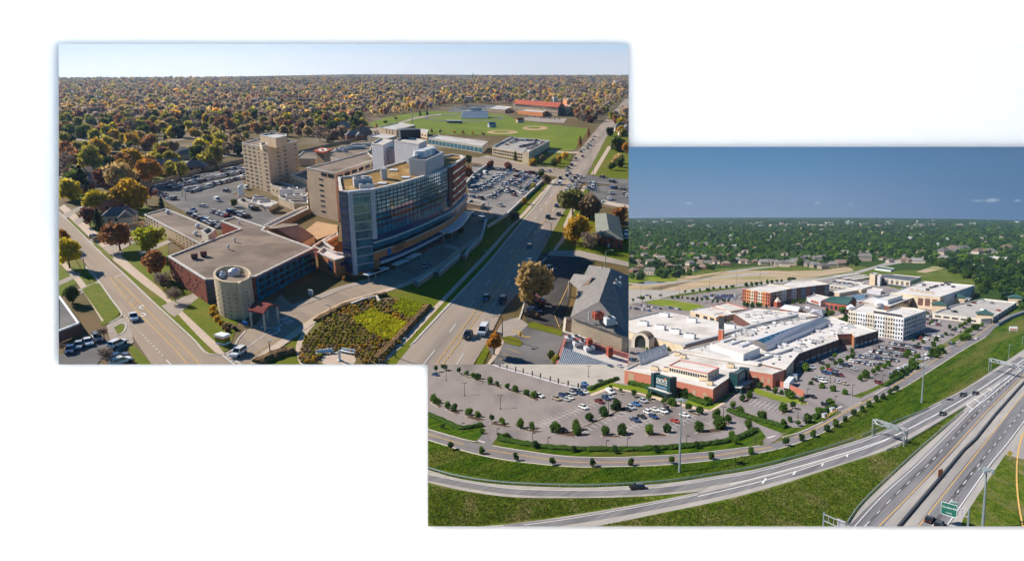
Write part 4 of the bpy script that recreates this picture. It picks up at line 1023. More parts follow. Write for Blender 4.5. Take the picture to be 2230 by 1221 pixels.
# long white canopy on the curved drive
pts = smooth_px([(963,507),(985,495),(1001,478),(1012,462)]); P_ = [L.P(x, y, 4.5) for x, y in pts]; b_ = P_[0].copy(); b_.z = 0
t = thing(L, 'drive_canopy', 'long white curved canopy over the hospital drive', 'canopy', b_); mb = MB(); ribbon(mb, shift(P_, b_),6.5, h=.5); part('canopy_roof', mb, 'metal_white', t)
for k in (1,6,11,16): v = shift(P_, b_)[k]; mb = MB(); mb.tube((v.x, v.y, 0),(v.x, v.y, 4.5),.25); part('post', mb, 'pole_grey', t)
for k, (x, y, l) in enumerate(((812,592,'first'),(826,587,'second'),(872,570,'third'),(900,556,'fourth'))):
    q = L.P(x, y, 2.4); j = min(range(len(BF2) - 1), key=lambda j: (BF2[j] + bB - q).xy.length); e = BF2[j + 1] - BF2[j]; t = thing(L, 'door_canopy', f'flat pale canopy at the foot of the curved building, {l} from the glass tower', 'canopy', (q.x, q.y, 0), None, math.atan2(e.y, e.x))
    for n_, x0_, x1_, z0_, z1_, m_ in (('slab', -3.6,3.6,2.1,2.4,'metal_white'),('post', -3.3,-3.1,0,2.1,'pole_grey'),('post', 3.1,3.3,0,2.1,'pole_grey')): mb = MB(); mb.box(x0_, -1.2, z0_, x1_, 1.2 if n_ == 'slab' else -1, z1_); part(n_, mb, m_, t)
# small emblem and lettering on the brick band of the curved building
def text(root, W, body, size, loc, rz, m, name='lettering', ext=.05):
    cu = bpy.data.curves.new(name, 'FONT'); cu.body = body; cu.size = size; cu.extrude = ext; cu.align_x = 'CENTER'; cu.align_y = 'CENTER'; cu.materials.append(M[m])
    tmp = bpy.data.objects.new(name, cu); me = bpy.data.meshes.new_from_object(tmp); bpy.data.objects.remove(tmp)
    o = link(name, me, None, root)
    o.matrix_local = Matrix.Translation(loc) @ Matrix.Rotation(rz, 4,'Z') @ Matrix.Rotation(math.pi / 2,4,'X')
    return o
LEAFN = {'olive': 'olive green', 'gold': 'golden', 'tan': 'tan', 'brown': 'grey brown', 'rust': 'rust coloured', 'maroon': 'dark red', 'green': 'dark green', 'conifer': 'dark evergreen', 'orange': 'orange', 'yellow': 'yellow', 'bare': 'bare brownish'}
# emblem on the brick band
k = 4; e = (BF2[k + 1] - BF2[k]).normalized(); n = Vector((e.y, -e.x, 0)); q = off(BF2,.75)[k]; mb = MB()
s_ = 1.4; zc0 = .215 * HB
mb.face([tuple(q + n * .1 + e * s_ * u + Vector((0,0, zc0 + s_ * v))) for u, v in ((-1,0),(0,-1),(1,0),(0,1))]); part('emblem', mb, 'blue_mark', [o for o in bpy.data.objects if o.name == 'curved_hospital_building'][0])
rootB = bpy.data.objects['curved_hospital_building']
for kk, ww in enumerate((7.5,6.0)):
    mb = MB(); A = q + n * .12 + e * 2.2
    for i in range(int(ww / .75)):
        u0 = i * .75; mb.face([tuple(A + e * (u0 + du) + Vector((0,0, zc0 + .75 - 1.25 * kk + dv))) for du, dv in ((0,0),(.5,0),(.5,.8),(0,.8))])
    part('faint_lettering', mb, 'brick_dark', rootB)

# ------------------------------------------------------------------ school and sports buildings
Hs = L.H(1117,246,222)
t, b_, _ = wing('school_building', 'long school with a red tiled roof beyond the playing field', [(1117,226),(1215,234),(1230,229),(1135,222)], (1117,243,226), wall='tan_dark', rf='roof_brown', wins=[(0,1, us(20,.03,.97),(.3,.7),.03,.16,'window_pale')])
p = loc_px(L, b_, [(1117,226),(1215,234),(1230,229),(1135,222)], _); p = ccw(p)
mb = MB(); m0, m1 = (p[0] + p[3]) / 2,(p[1] + p[2]) / 2; 
p = loc_px(L, b_, [(1117,226),(1215,234),(1230,229),(1135,222)], _ + .2)
m0, m1 = (p[0] + p[3]) / 2 + Vector((0,0,5)),(p[1] + p[2]) / 2 + Vector((0,0,5)); mb.face([p[0], p[1], m1, m0]); mb.face([p[2], p[3], m0, m1]); mb.face([p[1], p[2], m1]); mb.face([p[3], p[0], m0]); part('tiled_roof', mb, 'tile_red', t)
wing('school_wing', 'tan school wing with a red gable at the right end', [(1212,233),(1234,236),(1243,230),(1222,227)], (1234,252,236), wall='tan_dark', rf='tile_red')
wing('school_tower', 'square brick tower rising from the red tiled school', [(1226,217),(1235,218.5),(1238,216),(1230,215)], (1235,240,218.5), wall='brick_orange', rf='tile_red')
wing('school_wing', 'low flat school hall with a pale roof left of the red tiled school', [(1060,236),(1100,239),(1116,233),(1080,230)], (1100,247,239), wall='tan_dark', rf='roof_white')
wing('school_wing', 'low brick school block facing the playing field', [(1128,240),(1182,245),(1195,240),(1150,236)], (1182,254,245), wall='brick_orange', rf='roof_white')
wing('school_wing', 'tan windowless school hall in front of the red tiled roof', [(1180,237),(1212,243),(1232,240),(1200,233)], (1212,252,243), wall='tan_dark', rf='roof_pale')
q = L.P(1033,258); t = thing(L, 'grandstand', 'grey stepped grandstand beside the running track', 'grandstand', q, None, 0)
mb = MB(); Wd = L.mpp(1033,258) * 58
for k in range(5): mb.box(-Wd / 2,-6 + k * 6,0, Wd / 2, k * 6,1.6 + 1.8 * k)
part('seating', mb, 'metal_white', t); mb = MB(); mb.box(-Wd * .2,24,0, Wd * .25,30,13); part('press_box', mb, 'metal_grey', t)
q = L.P(988,268); t = thing(L, 'dugout', 'long dark blue roofed dugout at the edge of the playing field', 'dugout', q, None, -.25); w_ = L.mpp(988,268) * 19
mb = MB(); mb.box(-w_, -4,2.6, w_, 4,3.2); part('roof', mb, 'glass_navy', t); mb = MB(); mb.box(-w_ + .5,3,0, w_ - .5,3.6,2.6); part('back_wall', mb, 'metal_grey', t)
for px, py, l in ((1071,277,'blue gabled shed on the playing field'),(1132,267,'tan gabled hut with a red roof by the field')):
    house(L, px, py, l, None, 1,.4,.7,'house_wall' if 'tan' in l else 'metal_grey', 'tile_red' if 'tan' in l else 'roof_blue', False)
for px, py, l in ((1216,295,'nearer'),(1238,282,'farther')):
    q = L.P(px, py); w_ = L.mpp(px, py) * 5.5; t = thing(L, 'soccer_goal', f'white soccer goal frame on the grass, {l} of two', 'goal', q); 
    for s_ in (-1,1): mb = MB(); mb.tube((s_ * w_, 0,0),(s_ * w_, 0,2.6),.13, n=4); part('post', mb, 'white_letter', t)
    mb = MB(); mb.tube((-w_, 0,2.6),(w_, 0,2.6),.13, n=4); part('crossbar', mb, 'white_letter', t)
z3 = zf(760,80,5.55)
for a, c, n in (((1250,886),(1600,872),14),((1310,863),(1640,850),14),((1360,843),(1600,832),10)):
    car_row(L, *z3(*a), *z3(*c), n, 3,-2,'in the distant lot beside the school', 'cars parked by the school', .05,.08)
z4 = zf(1080,80,4.697)
car_row(L, *z4(320,822), *z4(650,845),14,3,-2,'in front of the red roofed school', 'cars parked in front of the school', .05,.1)
car_row(L, 776,299,824,292,8,4,2,'beside the brick church behind the hospital', 'cars by the brick church', .05)
for (px, py, l, k, w, rf, s_, rz) in ((772,303,'brick gabled house left of the flat tan block', 2,'house_brick', 'shingle_grey', 1.2,.4),(790,300,'brick church hall with a steep roof', 1,'house_brick', 'shingle_brown', 1.3,1.2),(748,279,'low pale house with a flat roof among yellow trees', 0,'house_wall', 'shingle_grey', 1.2,.1)):
    house(L, px, py, l, None, k, rz, s_, w, rf)

# ------------------------------------------------------------------ houses and shop roofs
for (px, py, l, k, w, rf, s_, rz) in (
    (143,380,'grey roofed house at the far left edge beside a pale street', 0,'house_brick', 'shingle_grey', 1.0,.3),(198,382,'brown roofed house behind the grey house at the left edge', 0,'house_brick', 'shingle_brown', .95,-.2),
    (166,417,'wide grey hip roofed house with a lawn in front', 2,'house_brick', 'shingle_grey', 1.15,.25),(219,402,'grey gabled house behind the wide grey one', 1,'house_wall', 'shingle_grey', .9,.5),(245,404,'brown roofed house under dark trees', 0,'house_brick', 'shingle_brown', .85,.1),
    (246,456,'brick house with a steep brown gable near the street', 1,'house_brick', 'shingle_brown', 1.05,.9),(264,482,'pale grey house with a white extension near the office block', 2,'house_wall', 'shingle_grey', .95,.4),(317,396,'small white garage behind the fence', 1,'house_wall', 'shingle_grey', .5,.3),
    (366,380,'large dark roofed house behind the car park fence', 1,'house_brick', 'shingle_grey', 1.25,.5),(407,344,'grey roofed house with a white gable beyond the car park', 2,'house_wall', 'shingle_grey', 1.15,-.2),(427,372,'dark low house just behind the car park fence', 0,'house_brick', 'shingle_grey', 1.15,.2),(361,332,'tan roofed house among yellow trees', 0,'house_wall', 'shingle_brown', 1.0,0),
    (1352,262,'white roofed house beside the far road', 0,'house_wall', 'shingle_grey', 1.1,.3),(1352,285,'pale house with a white porch at the right edge', 2,'house_wall', 'shingle_grey', 1.2,.2),(1362,295,'low house behind dark trees at the right edge', 0,'house_wall', 'shingle_brown', 1.1,0)):
    house(L, px, py, l, None, k, rz, s_, w, rf)
def roofed(name, label, cat, eave_px, ridge_px, H, rh, wall, roof, faces, name2='roof', z0=0):
    """walls under a pitched roof; faces index eave points (0..) and ridge points (100..)"""
    e = [L.P(x, y, H) for x, y in eave_px]; b = sum(e, Vector()) / len(e); b.z = 0; e = shift(e, b); r = [L.P(x, y, H + rh) - b for x, y in ridge_px]
    t = thing(L, name, label, cat, b); mb = MB(); mb.side(ccw(inset(ccw(e),.4)), z0, H + .05); part('wall', mb, wall, t)
    for f in faces:
        mb = MB(); mb.face([r[i - 100] if i >= 100 else e[i] for i in f]); part(name2, mb, roof, t)
    return t, b
Ha = L.H(1300,533,512)
ta, ba = roofed('apartment_house', 'brick apartment house with a grey green hip roof by the road', 'building', [(1295,465),(1348,472),(1359,523),(1298,512)], [(1320,464),(1326,500)], Ha, 2.6,'brick', 'shingle_green', [(0,1,100),(1,2,101,100),(2,3,101),(3,0,100,101)])
A, B = L.P(1298,512, Ha) - ba, L.P(1359,523, Ha) - ba
face_pieces(ta, A, B, [.12,.35,.58,.85], [Ha * .3, Ha * .72], .07, Ha * .2,'window_pale'); face_pieces(ta, A, B, [.47], [Ha * .2], .06, Ha * .4,'white_letter', name='door')
Hz = 5.0
tz, bz = roofed('restaurant_building', 'large grey hip roofed building with a gabled porch at the lower right', 'building', [(1283,577),(1372,601),(1372,735),(1353,730),(1242,690),(1262,625),(1270,600)], [(1330,584),(1305,655)], Hz, 4.2,'cream', 'shingle_grey', [(0,1,100),(1,2,3,101,100),(3,4,101),(4,5,6,0,100,101)])
P1, P2, P3, P4, P5 = (L.P(x, y, z) - bz for x, y, z in ((1240,613, Hz - .4),(1259,630, Hz - .4),(1250,596, Hz - .4),(1292,600, Hz + 3.0),(1275,632, Hz + .6)))
mb = MB(); mb.face([P1, P2, P4]); part('porch_roof', mb, 'shingle_grey', tz); mb = MB(); mb.face([P3, P1, P4]); part('porch_roof', mb, 'shingle_grey', tz); mb = MB(); mb.face([P2, P5, P4]); part('porch_roof', mb, 'shingle_brown', tz)
for v in (P1, P2): mb = MB(); mb.box(v.x - .3, v.y - .3,0, v.x + .3, v.y + .3, Hz - .4); part('porch_column', mb, 'stone_light', tz)
mb = MB(); mb.box(P2.x + .3, P2.y + .5,0, P2.x + 4, P2.y + .9,3.4); part('porch_wall', mb, 'brick', tz)
for i, (x, y) in enumerate(((1309,590),(1322,605),(1338,612),(1342,618),(1330,626),(1351,612),(1328,640),(1320,648),(1313,668),(1290,673),(1301,668),(1283,690))):
    q = L.P(x, y, Hz + 1.8); mb = MB(); mb.tube((0,0,-.9),(0,0,1.1),.16,.16,6); mb.tube((0,0,1.1),(0,0,1.35),.3,.2,6); single(L, 'vent_pipe', mb, 'metal_white', 'white vent pipe on the large grey hip roof', 'vent pipe', q, 'vent pipes on the grey hip roof')
for i, (x, y) in enumerate(((1342,628),(1302,694),(1327,706))): unit_thing(L, 'rooftop_unit', ('grey unit behind the ridge of the grey hip roof', 'brown kitchen vent on the front slope of the grey hip roof', 'small vent box above the parapet of the grey hip roof')[i], 'air unit', x, y, Hz + 1.5,2.4,1.8,1.8,('metal_grey', 'brick', 'metal_white')[i])
tp, bp_, hp = wing('shop_front_parapet', 'tan shingled flat front below the large grey hip roof', [(1230,690),(1242,691),(1354,731),(1346,759),(1226,722)], (1226,728,722), wall='tan_dark', rf='roof_tar')
tq, bq_, hq_ = wing('flat_roofed_shop', 'shop roof with a pale blue standing seam and brick piers at the bottom edge', [(1232,729),(1372,772),(1372,812),(1212,812),(1212,790)], (1212,800,790), wall='brick_orange', rf='roof_pale', par=1.0, cop='coping_red')
Hq = hq_
A, B, C, D = (L.P(x, y, Hq + 1.2) - bq_ for x, y in ((1228,757),(1330,793),(1300,812),(1214,800)))
mb = MB(); mb.face([A, D, C, B]); part('seam_roof', mb, 'roof_blue', tq)
for k in range(26):
    mb = MB(); p0, p1 = A.lerp(B, k / 25), D.lerp(C, k / 25); ribbon(mb, [p0, p1], .12, h=.12); part('seam', mb, 'metal_white', tq)
for x, y, w in ((1247,741,4),(1262,752,3.2),(1283,763,2.4)): unit_thing(L, 'rooftop_unit', f'white box unit on the flat shop roof, {"rear" if w == 4 else "middle" if w == 3.2 else "front"} of three in a line', 'air unit', x, y, Hq - .9, w, 1.5,1.1,'metal_white')
for x, y, l in ((1283,757,'left'),(1327,776,'right')): unit_thing(L, 'brick_chimney', f'square brick pier on the flat shop roof, {l} of two', 'chimney', x, y, Hq - .9,1.2,1.2,2.4,'brick', fan=False)
tt, bt, ht = wing('flat_roofed_house', 'grey flat roofed house with a white eave at the lower left edge', [(124,645),(130,645),(172,703),(124,722)], (172,727,703), wall='brick_dark', rf='asphalt', par=.1, cop='metal_white')
wing('strip_of_shops', 'long tan flat roof behind the parked cars at the right edge', [(1306,441),(1372,455),(1372,448),(1312,436)], (1306,447,441), wall='tan_dark', rf='tan')

# ------------------------------------------------------------------ street furniture
def sign_box(W, name, label, px, py, w, d, h, parts_):
    t = thing(W, name, label, 'sign', W.P(px, py), None, -.45)
    for (n, z0, z1, m, g) in parts_:
        mb = MB(); mb.box(-w / 2 - g, -d / 2 - g, z0 * h, w / 2 + g, d / 2 + g, z1 * h); part(n, mb, m, t)
    return t
hs = L.H(486,747,727)
t = sign_box(L, 'entrance_sign', 'white and green box sign on the lawn beside the drive', 486,747,3.0,2.0, hs, (('base', 0,.2,'white_letter', .05),('lower_panel', .2,.62,'field_grass', 0),('upper_panel', .62,.75,'orange_mark', 0),('cap', .75,1,'white_letter', .1)))
for px, py, l in ((534,710,'blue sign post at the foot of the round tower'),(677,645,'blue and white sign on the dark lawn by the drive')):
    sign_box(L, 'direction_sign', l, px, py, 1.6,.4, L.H(px, py, py - (14 if px > 600 else 10)),(('post', 0,.3,'pole_grey', -.1),('panel', .3,1,'metal_white' if px > 600 else 'blue_mark', 0)))
def lamp(W, px, py, ty, label, arm=(2.2,0), m='pole_brown', group=None, r=.11, head=.5):
    h = W.H(px, py, ty); t = thing(W, 'street_lamp', label, 'street lamp', W.P(px, py), group); mb = MB(); mb.tube((0,0,0),(0,0, h), r * 1.4, r, 6); part('pole', mb, m, t)
    mb = MB(); mb.tube((0,0, h),(arm[0] * .6, arm[1] * .6, h + .5), r * .8, r * .7,5); mb.tube((arm[0] * .6, arm[1] * .6, h + .5),(arm[0], arm[1], h + .55), r * .7, r * .6,5); part('arm', mb, m, t)
    mb = MB(); mb.box(arm[0] - .2, arm[1] - .3, h + .42, arm[0] + head, arm[1] + .3, h + .62); part('lamp_head', mb, 'pole_grey', t)
for (px, py, ty, ax, l) in ((1200,508,486,-2.2,'brown street lamp on the sunlit grass right of the road'),(1194,552,518,-2,'dark street lamp in the building shadow right of the road'),(1318,584,548,2,'slim lamp post on the grass beside the side road'),(1094,735,692,-2.2,'brown street lamp beside the lower right driveway'),(862,778,741,2.2,'street lamp on the verge below the planting beds'),(720,683,667,-1,'short white lamp on the pavement by the drive'),(588,764,746,0,'lamp post beside the drive near the street'),(1047,560,548,1.4,'short lamp on the shaded pavement below the drive'),(1100,505,490,1.4,'short lamp where the shaded pavement bends'),(186,588,555,1,'pale lamp post under the yellow tree left of the street'),(398,428,414,.5,'thin lamp in the car park by the tan tower'),(405,436,422,.5,'thin lamp at the entrance of the car park by the tan tower'),(1064,462,440,1.2,'white lamp beside the gatehouse'),(1208,372,356,-2.5,'traffic signal mast at the crossing, left side'),(1292,384,366,-2.5,'traffic signal mast at the crossing, right side')):
    lamp(L, px, py, ty, l, (ax, 0),'pole_grey' if ('white' in l or 'slim' in l or 'pale' in l) else 'pole_brown')
for k, (x, y, a) in enumerate(((707,770,.3),(757,769,-.4))):
    t = thing(L, 'park_bench', f'white bench at the {"left" if k == 0 else "right"} rim of the round garden plaza', 'bench', L.P(x, y), None, a); mb = MB(); mb.box(-2,-.4,.4,2,.4,.55); part('seat', mb, 'white_letter', t)
    mb = MB(); mb.box(-2,.3,.55,2,.42,1.1); part('backrest', mb, 'white_letter', t)
    for s_ in (-1.6,1.6): mb = MB(); mb.box(s_ - .1,-.35,0, s_ + .1,.35,.4); part('leg', mb, 'metal_dark', t)
q = L.P(740,785); t = thing(L, 'plaza_sculpture', 'slim white standing panel on the round garden plaza', 'sculpture', q, None, .6); mb = MB(); mb.box(-.5,-.5,0,.5,.5,.3); part('plinth', mb, 'coping', t); mb = MB(); mb.prism([(-.3,-.12),(.3,-.12),(.2,.12),(-.2,.12)], .3,2.6); part('panel', mb, 'white_letter', t)

# ------------------------------------------------------------------ cars, left window
z5 = zf(300,350,8.138)
for (a, c, n, w) in (((295,480),(1190,275),22,'along the fence row'),((1480,195),(1810,135),8,'in the far corner row'),((560,490),(1880,205),24,'in the second row'),((690,455),(1890,170),23,'in the third row'),((850,535),(1890,310),20,'in the fourth row'),((950,560),(1890,285),19,'in the near row')):
    car_row(L, *z5(*a), *z5(*c), n, 6,4.2, f'{w} of the car park by the tan tower', 'cars in the car park by the tan tower', .05,.03, ['white', 'white', 'white', 'silver', 'silver', 'grey', 'black', 'navy', 'maroon', 'beige'])
car_row(L, *z5(270,555), *z5(620,690),8,9,-2,'in the short front row of the car park by the tan tower', 'cars in the car park by the tan tower', .05,.0)
car_row(L, *z5(930,950), *z5(1440,1180),13,9,-4,'in the row behind the long office block', 'cars behind the long office block', .05,.0, parts=False)
car_row(L, *z5(1345,915), *z5(1580,985),6,9,-4,'in the middle row behind the brick building', 'cars behind the long office block', .05,.0)
car_row(L, *z5(1610,900), *z5(1920,1000),8,9,-4,'in the far row behind the brick building', 'cars behind the long office block', .05,.0)
for x, y, k, c, l, d in ((985,885,'sedan', 'blue', 'bright blue car on its own at the row end', (9,5)),(1165,820,'sedan', 'white', 'white car parked alone behind the office block', (9,1)),(1410,715,'van', 'white', 'white van at the gate between the two car parks', (9,3)),(1585,555,'suv', 'grey', 'dark SUV driving between the two car parks', (9,1)),(1930,505,'van', 'white', 'white van beside the tall white tank', (8,3)),(2040,850,'suv', 'white', 'white SUV beside the walled plant yard', (8,-3)),(2085,870,'suv', 'black', 'black SUV beside the walled plant yard', (8,-3))):
    car(L, *z5(x, y), *d, k, c, l, z=.05)
z6 = zf(1060,260,5.0875)
RD = [(680,1095,'black', 'black car in the left turn lane'),(795,1060,'black', 'dark car nearest the kerb in the sun'),(775,965,'navy', 'dark blue car beside the black SUV'),(825,895,'maroon', 'maroon car behind the dark blue one'),(855,838,'silver', 'silver car below the pale willow'),(930,825,'grey', 'grey car under the pale willow'),(885,800,'white', 'white car in the left queue'),(905,770,'black', 'black car in the left queue'),(960,776,'white', 'white car in the right queue'),(970,755,'silver', 'silver car in the right queue'),(915,740,'white', 'white car ahead in the left queue'),(980,728,'grey', 'grey car in the right queue'),(1015,698,'silver', 'silver car waiting at the corner'),(950,694,'black', 'black car at the stop line'),(915,665,'white', 'white car entering the crossing'),(980,658,'black', 'black car in the crossing'),(1000,630,'grey', 'grey car turning in the crossing'),(1040,644,'silver', 'silver car turning right in the crossing'),(890,634,'black', 'black car leaving the crossing'),(920,608,'grey', 'grey car beyond the crossing'),(810,724,'white', 'white van coming down the open lane'),(815,660,'black', 'black car coming out of the crossing'),(890,570,'silver', 'silver car beyond the crossing in the left lane'),(905,545,'black', 'black car beyond the crossing in the left lane'),(940,513,'black', 'dark car on the far road behind the crossing'),(985,440,'black', 'black car on the far road by the garage lawn'),(1060,415,'maroon', 'maroon car alone on the far road'),(1045,364,'black', 'black car first in the far queue'),(1070,338,'white', 'white car in the far queue'),(1120,328,'grey', 'grey car beside the far queue'),(1150,293,'silver', 'silver car near the field edge'),(1100,303,'white', 'white car in the far queue by the field'),(1125,283,'black', 'black car in the far queue by the field'),(1150,255,'white', 'white car far along the road'),(1175,233,'black', 'black car far along the road'),(1190,190,'white', 'white car farthest along the road')]
for i, (x, y, c, l) in enumerate(RD):
    car(L, *z6(x, y),-5,7,'van' if 'van' in l else ('suv' if i % 3 == 0 else 'sedan'), c, l, z=.08, parts=y > 880)
for x, y, k, c, l, d in ((840,975,'suv', 'black', 'black SUV half under the tree beside the road', (-5,7)),(1285,645,'sedan', 'black', 'black car on the cross street at the right', (9,1.5)),(1395,700,'suv', 'black', 'black SUV on the cross street near the right edge', (9,1.5)),(610,578,'suv', 'grey', 'grey SUV waiting on the cross street left of the crossing', (9,2)),(690,580,'sedan', 'silver', 'silver car nearest the crossing on the left cross street', (9,2))):
    car(L, *z6(x, y), *d, k, c, l, z=.08)
z7 = zf(900,480,3.814)
for x, y, k, c, l, d in ((965,226,'sedan', 'navy', 'dark car in the shadow at the top of the painted island', (-6,10)),(965,350,'sedan', 'white', 'white car waiting in the shaded driveway', (-6,5)),(605,655,'sedan', 'navy', 'dark blue car on the shaded painted island', (-6,10)),(740,678,'suv', 'black', 'black SUV in the shaded lane near the driveway', (-6,10)),(455,962,'sedan', 'black', 'black car in the sun at the bottom of the road', (-6,10)),(583,932,'van', 'white', 'white van leaving the shadow on the road', (-6,10)),(107,385,'sedan', 'silver', 'silver car on the shaded curved drive', (9,-5))):
    car(L, *z7(x, y), *d, k, c, l, z=.1, parts=True)
z8 = zf(120,600,5.813)
for x, y, k, c, l, d in ((998,548,'pickup', 'white', 'white pickup driving up the left street', (3,9)),(795,885,'suv', 'white', 'white car turning into the lower left driveway', (9,-4)),(540,812,'suv', 'grey', 'grey SUV in the sunny bay of the lower left lot', (4,6)),(420,860,'sedan', 'white', 'white car between the two larger cars in the lower left lot', (4,6)),(308,900,'sedan', 'silver', 'silver car in shade in the lower left lot', (-4,9)),(200,955,'sedan', 'navy', 'dark silver car nearest the left edge of the lower left lot', (-4,9)),(800,1060,'suv', 'navy', 'dark SUV under the bare tree at the bottom edge', (9,-3)),(840,1110,'suv', 'white', 'white SUV cut by the bottom edge', (9,-3))):
    car(L, *z8(x, y), *d, k, c, l, z=.08, parts=True)
car(L, 520,772,-9,6,'suv', 'white', 'white SUV crossing the striped crosswalk at the drive', z=.1, parts=True)
car(L, 207,520,9,2,'suv', 'navy', 'dark blue car parked in a driveway beside the dark spruce', z=.1, parts=True)
z9 = zf(1080,380,5.55)
car_row(L, *z9(1165,112), *z9(1150,190),6,9,1,'at the left end of the lot right of the crossing', 'cars in the lot right of the crossing', .06,0, ['silver', 'white', 'silver', 'grey'])
car_row(L, *z9(1400,165), *z9(1600,190),5,4,5,'in the top row of the lot at the right edge', 'cars in the lot right of the crossing', .06,0)
for x, y, c, l in ((1390,235,'silver', 'silver car beside the small grass island at right'),(1545,243,'grey', 'grey car in the middle of the right edge lot'),(1590,268,'white', 'white car nearest the right edge of the lot'),(1372,303,'white', 'white car in front of the long tan roof'),(1570,715,'white', 'white car behind the brick apartment house'),(1565,770,'silver', 'silver car beside the brick apartment house')):
    car(L, *z9(x, y),4,6,'sedan', c, l, z=.06)
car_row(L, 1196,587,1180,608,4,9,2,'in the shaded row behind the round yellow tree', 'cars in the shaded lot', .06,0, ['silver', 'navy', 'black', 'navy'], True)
car_row(L, 1170,655,1158,690,4,9,3,'in the dark row below the round yellow tree', 'cars in the shaded lot', .06,0, ['black', 'navy', 'maroon', 'black'], True)

